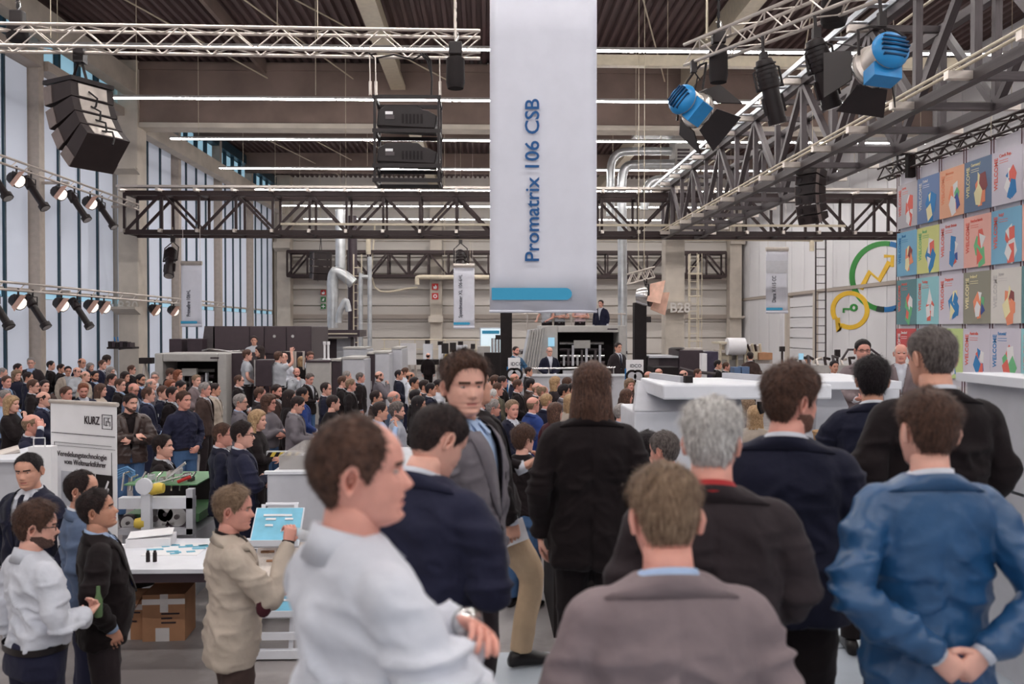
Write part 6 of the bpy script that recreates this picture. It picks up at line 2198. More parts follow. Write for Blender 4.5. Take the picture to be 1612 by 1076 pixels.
carton('open cardboard box with tape and handwriting under the table, right one', (P(264, 1003, 8.15).x, 8.2, 0), .06, .37, .36, .42, True)
carton('plain cardboard box under the table, left one', (P(207, 1000, 8.2).x, 8.25, 0), -.03, .36, .36, .36)
t = thing('dark_bag', 'dark cloth bag lying on the cardboard boxes', 'bag', (P(215, 925, 8.6).x, 8.72, .36))
MB().lathe([(.2, 0), (.26, .06), (.2, .13), (.05, .16)], (P(215, 925, 8.6).x, 8.60, .362), n=12).build('bag', M_blackm, t)
MB().tube([(P(215, 925, 8.6).x - .1, 8.5, .5), (P(215, 925, 8.6).x, 8.45, .6), (P(215, 925, 8.6).x + .1, 8.5, .5)], .012, 6).build('strap', M_blackm, t)

# folding machine with belts, wheels and hoses behind the table
t = thing('folding_machine', 'open folding machine with green belts, wheels and blue hoses at left', 'machine', (P(250, 800, 9.6).x, 9.6, 0))
Ym = 9.3
M_belt = mat('belt_green', rgb(96, 140, 98), .5, var=.1)
M_yelp = mat('yellow_part', rgb(226, 196, 84), .5, var=.05)
x0, x1 = P(186, 800, Ym).x, P(303, 800, Ym).x
pbox('long_beam', M_white, t, 186, 783, 303, 801, Ym, .12)
pbox('lower_beam', M_lgrey, t, 186, 832, 303, 842, Ym, .12)
pbox('upright', M_white, t, 222, 765, 236, 842, Ym - .06, .08)
pbox('upright', M_lgrey, t, 293, 770, 303, 842, Ym, .1)
MB().box((x0, Ym + .15, P(200, 768, Ym).z), (x1, Ym + 1.0, P(200, 766, Ym).z)).build('green_belt', M_belt, t)
MB().box((x0, Ym + .2, P(200, 828, Ym).z), (x1, Ym + 1.0, P(200, 815, Ym).z)).build('green_belt', M_belt, t)
MB().box((x0, Ym + 1.0, .0), (x1, Ym + 1.1, P(200, 775, Ym).z)).build('back_plate', M_dgrey, t)
MB().box((x0, Ym + .1, .0), (x1, Ym + .9, P(200, 842, Ym).z)).build('base', M_lgrey, t)
for (u, v, r) in ((246, 815, .16), (262, 808, .10), (203, 822, .09), (280, 812, .13)):
    c = P(u, v, Ym + .12)
    MB().lathe([(r, -.03), (r, .03)], tuple(c), axis='y', n=18).build('wheel', M_dgrey, t)
    MB().lathe([(r * .8, -.034), (r * .8, -.03)], tuple(c), axis='y', n=18).build('wheel_disc', M_chrome, t)
    MB().lathe([(r * .2, -.05), (r * .2, -.03)], tuple(c), axis='y', n=10).build('hub', M_grey, t)
c = P(227, 765, Ym - .08)
MB().lathe([(.085, -.02), (.085, .02)], tuple(c), axis='y', n=16).build('hand_wheel', M_white, t)
for (u, v) in ((240, 770), (250, 768), (221, 823)):
    MB().lathe([(.05, -.05), (.06, 0), (.05, .05)], tuple(P(u, v, Ym - .02)), axis='x', n=10).build('knob', M_yelp, t)
for k in range(9):
    u = 192 + 13 * k
    MB().tube(pt((u, 772, Ym + .3), (u + 3, 745 + 6 * (k % 3), Ym + .35), (u + 12, 742 + 5 * (k % 2), Ym + .4)), .012, 6).build('rod', M_chrome, t)
for k in range(4):
    MB().tube(pt((186, 740 + 4 * k, Ym + .5), (200, 735 + 3 * k, Ym + .45), (212, 742 + 5 * k, Ym + .4), (206, 760, Ym + .35)), .014, 6).build('air_hose', mat('hose_blue', rgb(90, 140, 186), .4), t)
for k, (u, v) in enumerate(((262, 742), (276, 738), (288, 745), (250, 752), (232, 748), (295, 752))):
    a, b = px(u, v, u + 7, v + 8, Ym + .3, .1)
    MB().box(a, b).build('clamp_block', [M_chrome, M_lgrey, M_grey][k % 3], t)
MB().tube(pt((262, 752, Ym + .2), (292, 728, Ym + .2)), .016, 6).tube(pt((240, 762, Ym + .2), (302, 745, Ym + .2)), .014, 6).build('cross_rod', M_chrome, t)
MB().tube(pt((280, 758, Ym + .2), (300, 750, Ym + .2)), .02, 6).build('red_lever', M_sred, t)
MB().box(tuple(P(243, 836, Ym - .05)), (P(262, 830, Ym).x, Ym + .02, P(262, 828, Ym).z)).build('bracket', M_chrome, t)

# light grey machine housing with hazard tape
t = thing('machine_housing', 'large light grey machine housing with hazard tape edge', 'machine', (P(450, 800, 8.8).x, 9.6, 0))
a, b = P(420, 746, 8.8), P(720, 746, 8.8)
MB().box((a.x, 8.8, .42), (b.x, 10.8, a.z)).build('side_panel', M_lgrey, t, bevel=.02)
MB().box((a.x + .1, 9.0, 0), (b.x, 10.6, .42)).build('plinth', M_blackm, t)
MB().box((a.x - .02, 8.78, a.z), (b.x, 8.84, a.z + .03)).build('edge_profile', M_white, t)
MB().box((a.x + .05, 9.1, a.z), (P(490, 746, 9.1).x, 10.36, a.z + .14)).build('clear_cover', mat('clear_plastic', rgb(196, 190, 186), .15, var=0, alpha=.55), t)
for k in range(12):
    u = 418 + 6.2 * k
    p0, p1 = P(u, 719, 10.4), P(u + 6.3, 719, 10.4)
    MB().prism([(p0.x, 10.42, p0.z - .0), (p1.x, 10.42, p0.z), (p1.x + .03, 10.42, p0.z + .05), (p0.x + .03, 10.42, p0.z + .05)], (0, .03, 0)).build('hazard_stripe', M_yelp if k % 2 else M_black, t)
MB().box((P(418, 719, 10.4).x, 10.44, a.z), (P(492, 719, 10.4).x, 10.5, P(486, 719, 10.4).z)).build('tape_wall', M_lgrey, t)

# brochure rack
t = thing('brochure_rack', 'white brochure rack with turquoise sample boards behind the beige blazer', 'rack', (P(440, 1015, 7.7).x, 7.75, 0))
xa_, xb3 = P(402, 900, 7.7).x, P(470, 900, 7.7).x
for x in (xa_ + .06, xb3 - .02):
    bar_obj('side_post', (x - .02, 7.55, 0), (x - .06, 8.0, P(430, 797, 7.9).z), .035, .035, M_white, t)
MB().box((xa_, 7.5, .02), (xb3 + .05, 7.56, .09)).build('base_plate', M_white, t)
MB().box((xa_, 7.5, .18), (xb3 + .05, 7.53, .24)).build('base_bar', M_white, t)
MB().tube([(xa_ + .02, 8.0, P(430, 797, 7.9).z), (xb3 - .06, 8.0, P(430, 797, 7.9).z)], .018, 6).build('top_bar', M_white, t)
for k, (v, m) in enumerate(((828, M_banb), (883, M_paper), (937, M_banb))):
    c = P(436 + 3 * k, v, 7.75 - .06 * k)
    ax_, ay_, az_ = Vector((.2, 0, 0)), Vector((0, .13, .13)), Vector((0, -.004, .004))
    tr_ = MB().obox(c + az_ * -3, ax_ * 1.06, ay_ * 1.06, az_ * 2).build('tray', M_white, t)
    MB().obox(c, ax_, ay_, az_).build('sample_board', mat('board_turq', rgb(126, 194, 220), .5) if k != 1 else mat('board_cream', rgb(226, 214, 204), .6, var=.1, scale=30), t)
    rr = random.Random(k)
    for j in range(7):
        p = c + ax_ * rr.uniform(-.7, .7) + ay_ * rr.uniform(-.7, .7) + az_ * 2
        MB().obox(p, ax_ * rr.uniform(.08, .3), ay_ * .05, az_).build('die_cut_part', M_paper if k != 1 else M_cardb, tr_)
    MB().obox(c - ay_ + Vector((0, -.02, .02)), ax_ * 1.06, Vector((0, .006, 0)), Vector((0, 0, .025))).build('lip', M_white, tr_)
# display table at far left behind the greeter, with a paper bag
t = thing('display_table', 'grey display table with machine parts at the far left', 'table', (P(20, 760, 8.6).x, 8.7, 0))
MB().box((P(-30, 715, 8.4).x, 8.4, .0), (P(30, 715, 8.4).x, 9.2, P(20, 726, 8.4).z)).build('body', M_lgrey, t)
MB().box((P(-30, 715, 8.4).x, 8.35, P(20, 726, 8.4).z), (P(33, 715, 8.4).x, 9.25, P(20, 722, 8.4).z)).build('top', M_white, t)
MB().tube(pt((-5, 716, 8.7), (30, 706, 8.8)), .04, 8).build('lever', M_alu, t)
t = thing('carrier_bag', 'white paper carrier bag behind the person facing the camera', 'bag', (P(64, 770, 8.0).x, 8.0, 0))
c = P(62, 703, 8.0)
MB().box((c.x - .1, 8.0, 0.72), (c.x + .1, 8.12, c.z)).build('bag', M_paper, t)
MB().tube([(c.x - .05, 8.0, c.z), (c.x - .05, 8.0, c.z + .08), (c.x + .05, 8.0, c.z + .08), (c.x + .05, 8.0, c.z)], .006, 5).build('handle', M_paper, t)
MB().box((c.x - .12, 7.95, 0), (c.x + .12, 8.2, .72)).build('pedestal', M_lgrey, t)
# rack with radio gear on the left column
t = thing('equipment_shelf', 'black wire shelf with radio gear on the left column', 'shelf', tuple(P(188, 548, 30)))
pbox('tray', M_black, t, 168, 546, 208, 549, 30, .6)
for k in range(6): pbox('rack_unit', [M_black, M_dgrey][k % 2], t, 170 + 6 * k, 537 + (k % 3), 175 + 6 * k, 546, 30.1, .4)
for u in (181, 186): MB().tube(pt((u, 537, 30.2), (u - 1, 530, 30.2)), .02, 5).build('antenna', M_lb, t)
bar_obj('bracket', P(188, 549, 30.3), (XL + .55, 33.92, P(188, 549, 30.3).z), .06, .06, M_black, t)
t = thing('tripod', 'grey tripod with small black camera behind the crowd at left', 'tripod', (P(228, 600, 24).x, 24, 0))
c = P(228, 572, 24)
MB().box((c.x - .12, 23.9, c.z), (c.x + .22, 24.1, c.z + .16)).build('camera', M_black, t)
for dx, dy in ((-.4, .2), (.4, .2), (0, -.45)): MB().tube([c, (c.x + dx, 24 + dy, 0)], .03, 6).build('leg', M_alu, t)

# ------------------------------------------------------------------ cables that hang the lights and banners
def hang(parent, name, p, q, r=.02, m=M_cable):
    bar_obj(name, p, q, r * 2, r * 2, m, bpy.data.objects[parent], tube=True)


for nm, us, Y, zt3 in (('hanging_banner', (790, 920), 7.5, ZR), ('hanging_banner.001', (288, 315), 32.3, ZR), ('hanging_banner.002', (717, 744), 45, 11.84), ('hanging_banner.003', (1209, 1237), 42, ZR)):
    v = {'hanging_banner': -14, 'hanging_banner.001': 414, 'hanging_banner.002': 418, 'hanging_banner.003': 392}[nm]
    for u in us:
        p = P(u, v, Y)
        hang(nm, 'wire', p, (p.x, p.y, (6.45 if nm.endswith('001') else ZR - .01)), .004 if Y < 10 else .008, M_alu)

HANG = [('air_duct', (536, 335, 46)), ('air_duct.005', (1010, 236, 37)), ('air_duct.007', (1040, 282, 36)), ('air_handling_unit', (1045, 182, 36.6)), ('supply_pipe', (700, 372, 40)), ('supply_pipe', (1150, 374, 40)), ('supply_pipe.001', (700, 435.5, 56)), ('supply_pipe.001', (740, 435.5, 56)), ('supply_pipe.002', (590, 356, 58)),
        ('lighting_truss.002', (1005, 437, 24.1)), ('lighting_truss.002', (1014, 436, 24.1)), ('stage_spotlight.002', (272, 378, 32.4)), ('stage_spotlight.003', (725, 380, 48)), ('loudspeaker_column.002', (505, 374, 54)), ('air_duct.004', (545, 474, 44)), ('lighting_truss', (80, 60, 12.35)), ('lighting_truss', (500, 60, 12.35)), ('loudspeaker_column.001', (1279, 240, 19.5)),
        ('lighting_truss', (715, 60, 12.35)), ('poster_truss', (1405, 280, 22.3)), ('poster_truss', (1560, 215, 17.5))]
for nm, q in HANG:
    p = P(*q)
    hang(nm, 'hanger', p, (p.x, p.y, 6.45 if nm == 'stage_spotlight.002' else ZR - .01), .009 if p.y > 20 else .006, M_cream)
for k in (.3, 5.2):
    p = A0 + D0 * k + SD * .5 + Vector((0, 0, .29))
    hang('lighting_truss.001', 'hanger', p, (p.x, p.y, ZR - .01), .012, M_cream)
p = P(1018, 455, 23.6); hang('floodlight', 'hanger', p, (p.x, p.y + .35, P(1018, 441, 23.9).z), .03, M_black)
for nm, (u, v) in (('stage_spotlight', (1202, 92)), ('stage_spotlight.001', (1285, 55)), ('fresnel_lamp', (1092, 112)), ('fresnel_lamp.001', (1388, 40))):
    q = on_truss(u); p = P(u, v, q.y)
    hang(nm, 'hanger', p, (q.x, q.y, q.z + .03), .02, M_black)
# ------------------------------------------------------------------ the people in the foreground
PLAT = 'people standing on the platform in the foreground'
LEFT = 'people standing on the floor at lower left'


def fg(label, u, v, Y, ground, heading, group, pm, **kw):
    gm = pm.get('garment', 'suit')
    Pm = person_meshes(hq=True, **pm)
    t, s = put_person(label, u, v, Y, ground, heading, Pm, garment=gm, hq=True, group=group, **kw)
    return t, s, Pm


def to_part(t, nm, g, m):
    o = bpy.data.objects.new(nm, g.mesh(nm) if isinstance(g, G) else g)
    COL.objects.link(o)
    o.parent = t
    slot(o, 0, m)
    OFF[o.name] = Vector((0, 0, 0))
    return o


# white shirt, arms crossed, watch
XA = ((.275, .075, 1.20), (-.035, .25, 1.25), (-1, .0, .12), (0, -.6, -.8), .35)
XB = ((.285, .08, 1.18), (.03, .275, 1.20), (-.95, -.05, .2), (0, -1, -.2), .5)
t, s, Pm = fg('person in white shirt with arms crossed and a wristwatch, nearest to the camera', 562, 742, 1.98, PZ, 58, PLAT,
              dict(arms=(XB, XA), head=(24, -2, 0), garment='shirt', belly=.05, wide=1.10, seed=3, fold=1.5), hair='thin', hcol='brown', skn='rosy', upper='white', trs='navy', hseed=2)
E, W, d, nrm, cu = arm_joints(XA, -1)
gw = G(); W = np.array(W); dn = np.array(d) / np.linalg.norm(d)
gw.tube([W + dn * .006, W + dn * .036], [.038, .037], 14)
wt = to_part(t, 'wristwatch', gw, M_chrome)
# dark navy suit, head bowed
fg('person in dark navy suit with bowed head behind the white shirt', 688, 692, 3.0, PZ, 30, PLAT, dict(arms=('phone', 'phone'), head=(18, 24, 0), lean=7, wide=1.06, seed=5), hair='buzz', hcol='dark', skn='fair', upper='navy', trs='navy', hseed=3)
# grey blazer over blue shirt, looking at the camera
fg('person in grey blazer over light blue shirt looking towards the camera', 730, 607, 3.85, PZ, 112, PLAT, dict(arms=('down', 'down'), head=(46, 0, 0), seed=6, garment='coat', hem=.84), hair='thick', hcol='brown', skn='fair', upper='grey', trs='charcoal', shirt='sky', hseed=4)
# black jacket and khaki trousers, stepping
t, s, Pm = fg('person in black jacket and khaki trousers stepping up, holding a paper', 742, 606, 5.05, PZ, 72, PLAT, dict(arms=('down', 'hold'), legs='stride', lean=-10, seed=7, hem=.76), hair='short', hcol='dark', skn='tan', upper='black', trs='khaki', hseed=5)
to_part(t, 'paper', MB().obox((.24, .02, .80), (.004, 0, 0), (0, .10, .03), (0, -.02, .06)).mesh('paper'), M_paper)
# long hair, black suit
fg('person with arms at the sides in long black suit jacket seen from behind', 932, 612, 4.5, PZ, 6, PLAT, dict(arms=('down', 'down'), head=(8, 4, 0), seed=8, hem=.74, wide=1.02, opening=False), hair='bob', hcol='brown', skn='fair', upper='black', trs='black', hseed=6)
# taupe suit, seen from behind
fg('person in taupe grey suit seen from behind at bottom centre', 1047, 815, 2.34, PZ - .25, 0, PLAT, dict(arms=('clasp', 'clasp'), head=(0, 10, 0), seed=9, wide=1.08, lean=4, opening=False, fold=.9), hair='short', hcol='ash', skn='rosy', upper='taupe', trs='taupe', shirt='sky', hseed=7)
# white hair, dark brown-black jacket, red collar
fg('person in dark jacket with red shirt collar standing behind the taupe suit', 1121, 697, 2.78, PZ, 10, PLAT, dict(arms=('clasp', 'clasp'), head=(12, 4, 0), seed=10, wide=1.16, opening=False, lean=3), hair='thick', hcol='white', skn='rosy', upper='charcoal', trs='black', shirt='red', hseed=8)
# navy suit, turned right
fg('person in navy suit with white collar turning the head to the right', 1244, 631, 3.4, PZ, 18, PLAT, dict(arms=('clasp', 'down'), head=(48, 2, 0), seed=11, wide=1.12, beard=1, opening=False), hair='thick', hcol='brown', skn='rosy', upper='midnight', trs='black', beardc='brown', hseed=9)
# shiny blue suit, hands behind
fg('person in shiny blue suit with hands clasped behind the back', 1461, 678, 2.82, PZ, 0, PLAT, dict(arms=('behind', 'behind'), head=(0, 3, 2), seed=12, opening=False, fold=1.15), hair='short', hcol='brown', skn='fair', upper='blue', trs='navy', hseed=10)
# black suit, tall, grey hair
fg('tall person in black suit seen from behind before the posters', 1468, 562, 4.0, PZ, 2, PLAT, dict(arms=('clasp', 'clasp'), head=(-10, 4, 0), seed=13, wide=1.10, opening=False), hair='buzz', hcol='pepper', skn='tan', upper='black', trs='black', hseed=11)
# navy jacket, arms crossed
fg('person in navy jacket with arms crossed beside the white counter', 1373, 599, 5.2, PZ, 12, PLAT, dict(arms=('cross_a', 'cross_b'), head=(6, 6, 0), seed=14, opening=False), hair='mop', hcol='black', skn='olive', upper='midnight', trs='black', hseed=12)

# beige blazer, drinking
t, s, Pm = fg('person in beige blazer with dark elbow patches drinking from a glass', 366, 801, 5.4, 0, 66, LEFT, dict(arms=('drink', 'hold'), head=(16, 2, 0), seed=15, hem=.76, fold=1.2), hair='short', hcol='ash', skn='rosy', upper='beige', trs='brown', shirt='black', hseed=13)
E, W, d, nrm, cu = arm_joints('drink', 1)
E = np.array(E); W = np.array(W)
gp = G(); gp.loft([(E + np.array((.03, -.045, -.03)), (0, .045, 0), (0, 0, .06)), (E + np.array((.05, -.05, -.035)), (0, .035, 0), (0, 0, .048))], 12)
to_part(t, 'elbow_patch', gp, cloth('maroon'))
gg = G(); c0 = W + np.array((-.055, .075, .035)); ax = np.array((-.05, -.12, .035)); ax = ax / np.linalg.norm(ax)
pts = [c0 - ax * .06, c0 - ax * .055, c0, c0 + ax * .07]
gg.tube(pts, [.026, .03, .033, .038], 14)
M_tumb = mat('clear_glass', rgb(226, 228, 232), .05, var=0, alpha=.45, spec=.8)
gl = MB(); gl.v = list(gg.v); gl.f = list(gg.f); gl.sm = [True] * len(gl.f)
tw = t.matrix_world.copy()
R = Matrix.Translation(t.location) @ Matrix.Rotation(t.rotation_euler[2], 4, 'Z') @ Matrix.Scale(s, 4)
place([gl], R)
gl.build('drinking_glass', M_tumb, None, 'clear tumbler raised to the mouth of the person in beige', 'glass')
# facing the camera at left
HOLDB = ((.27, .0, 1.12), (.19, .20, 1.10), (-.45, .75, .35), (-.5, 0, 1), .85)
fg('person in navy suit with dark tie and badge facing the camera at left', 46, 740, 6.9, 0, 196, LEFT, dict(arms=('pocket', 'pocket'), head=(-16, 4, 3), seed=16), hair='buzz', hcol='black', skn='tan', upper='midnight', trs='midnight', tie='midnight', badge=True, hseed=14)
fg('person in slate jacket looking right before the KURZ banner', 128, 770, 6.35, 0, 64, LEFT, dict(arms=('down', 'down'), head=(18, -2, 0), seed=17), hair='recede', hcol='dark', skn='tan', upper='steel', trs='navy', hseed=15)
fg('person in black suit with blue tie looking up at the stage', 152, 803, 5.75, 0, 66, LEFT, dict(arms=('pocket', 'down'), head=(10, -12, 0), seed=18, belly=.06, wide=1.06), hair='short', hcol='dark', skn='olive', upper='black', trs='charcoal', shirt='sky', tie='royal', hseed=16)
t, s, Pm = fg('person in white shirt holding a bottle at the lower left corner', 56, 828, 5.2, 0, 38, LEFT, dict(arms=(HOLDB, 'down'), head=(28, 4, 0), garment='shirt', seed=19, fold=1.3, belly=.04, wide=1.05, beard=1), hair='thick', hcol='brown', skn='fair', upper='white', trs='navy', glasses=True, beardc='dark', hseed=17)
E, W, d, nrm, cu = arm_joints(HOLDB, 1)
bt = MB().lathe([(.02, -.07), (.024, -.06), (.024, .03), (.012, .07), (.011, .11)], (W[0] - .04, W[1] + .09, W[2] + .035), n=12)
R = Matrix.Translation(t.location) @ Matrix.Rotation(t.rotation_euler[2], 4, 'Z') @ Matrix.Scale(s, 4)
place([bt], R)
bt.build('drink_bottle', mat('bottle_green', rgb(96, 122, 84), .2, var=.05), None, 'small green bottle in the hand of the white-shirted person', 'bottle')

# mid-distance people with their own poses
MID = 'people standing between the machines'
fg('person in dark navy suit with hands folded behind the glass case', 350, 684, 9.7, 0, 74, MID, dict(arms=('clasp', 'clasp'), head=(10, 0, 0), seed=21), hair='buzz', hcol='brown', skn='rosy', upper='midnight', trs='midnight', glasses=True, hseed=18)
fg('person in blue-black suit and glasses with arms crossed by the grey box', 381, 684, 9.2, 0, 66, MID, dict(arms=('cross_a', 'cross_b'), head=(18, 0, 0), seed=22), hair='short', hcol='dark', skn='fair', upper='navy', trs='midnight', glasses=True, hseed=19)
fg('person in black jacket behind the machine with blue hoses', 256, 703, 11.0, 0, 82, MID, dict(arms=('lap', 'lap'), head=(8, -4, 0), seed=23, legs='sit'), hair='short', hcol='dark', skn='fair', upper='black', trs='black', hseed=20)
fg('person in black sweater and blue jeans seen from behind', 824, 692, 8.9, 0, 30, MID, dict(arms=('clasp', 'clasp'), head=(22, 0, 0), garment='sweater', seed=24), hair='mop', hcol='brown', skn='fair', upper='black', trs='jeans', glasses=True, hseed=21)
fg('person in black suit and white collar turned left before the white console', 1046, 708, 7.0, 0, -20, MID, dict(arms=('clasp', 'clasp'), head=(-22, 6, 0), seed=25), hair='recede', hcol='pepper', skn='rosy', upper='black', trs='black', hseed=22)
fg('person in white blouse beside the black suit before the white console', 1019, 706, 7.5, 0, 30, MID, dict(arms=('clasp', 'clasp'), head=(16, 0, 0), garment='shirt', seed=26), hair='short', hcol='black', skn='fair', upper='white', trs='black', hseed=23)
fg('person in dark leather jacket with arms crossed right of the KURZ banner', 205, 634, 13.2, 0, 150, MID, dict(arms=('cross_a', 'cross_b'), head=(-26, 4, 0), garment='coat', seed=27, beard=1, wide=1.1), hair='neat', hcol='dark', skn='fair', upper='leather', trs='jeans', shirt='black', beardc='dark', hseed=24)
fg('person in dark blue shirt and jeans beside the leather jacket', 289, 630, 13.4, 0, 128, MID, dict(arms=('down', 'clasp'), head=(-10, 0, 0), garment='shirt', seed=28), hair='neat', hcol='brown', skn='rosy', upper='navy', trs='jeans', hseed=25)

# ------------------------------------------------------------------ the crowd
_tpl = {}


def tpl(key):
    if key not in _tpl:
        arms, garment, pitch, yaw, legs, beard = key
        am = {'down': ('down', 'down'), 'clasp': ('clasp', 'clasp'), 'cross': ('cross_a', 'cross_b'), 'phone': ('phone', 'phone'), 'pocket': ('pocket', 'down'), 'chin': ('chin', 'cross_b'), 'face': ('face', 'clasp'), 'up': ('up', 'down'), 'table': ('table', 'table'), 'hold': ('hold', 'clasp')}[arms]
        _tpl[key] = person_meshes(arms=am, garment=garment, head=(yaw, pitch, 0), legs=legs, beard=beard, seed=len(_tpl) + 40)
    return _tpl[key]


CW = {'black': 'black', 'navy': 'navy', 'midnight': 'dark navy', 'charcoal': 'charcoal', 'grey': 'grey', 'brown': 'brown', 'blue': 'blue', 'steel': 'slate blue', 'beige': 'beige', 'white': 'white', 'sky': 'light blue', 'taupe': 'taupe', 'lgrey': 'pale grey', 'leather': 'leather brown', 'check': 'checked grey', 'tealblue': 'petrol blue', 'maroon': 'maroon', 'olive': 'olive', 'pink': 'pink', 'royal': 'royal blue'}
GW = {'suit': 'suit', 'coat': 'open jacket', 'shirt': 'shirt', 'sweater': 'sweater', 'polo': 'polo shirt'}
AW = {'down': '', 'clasp': ' with folded hands', 'cross': ' with crossed arms', 'phone': ' looking down at a phone', 'pocket': '', 'chin': ' with a hand at the chin', 'face': ' with a hand at the face', 'up': ' with a raised hand', 'table': ' leaning on a rail', 'hold': ''}
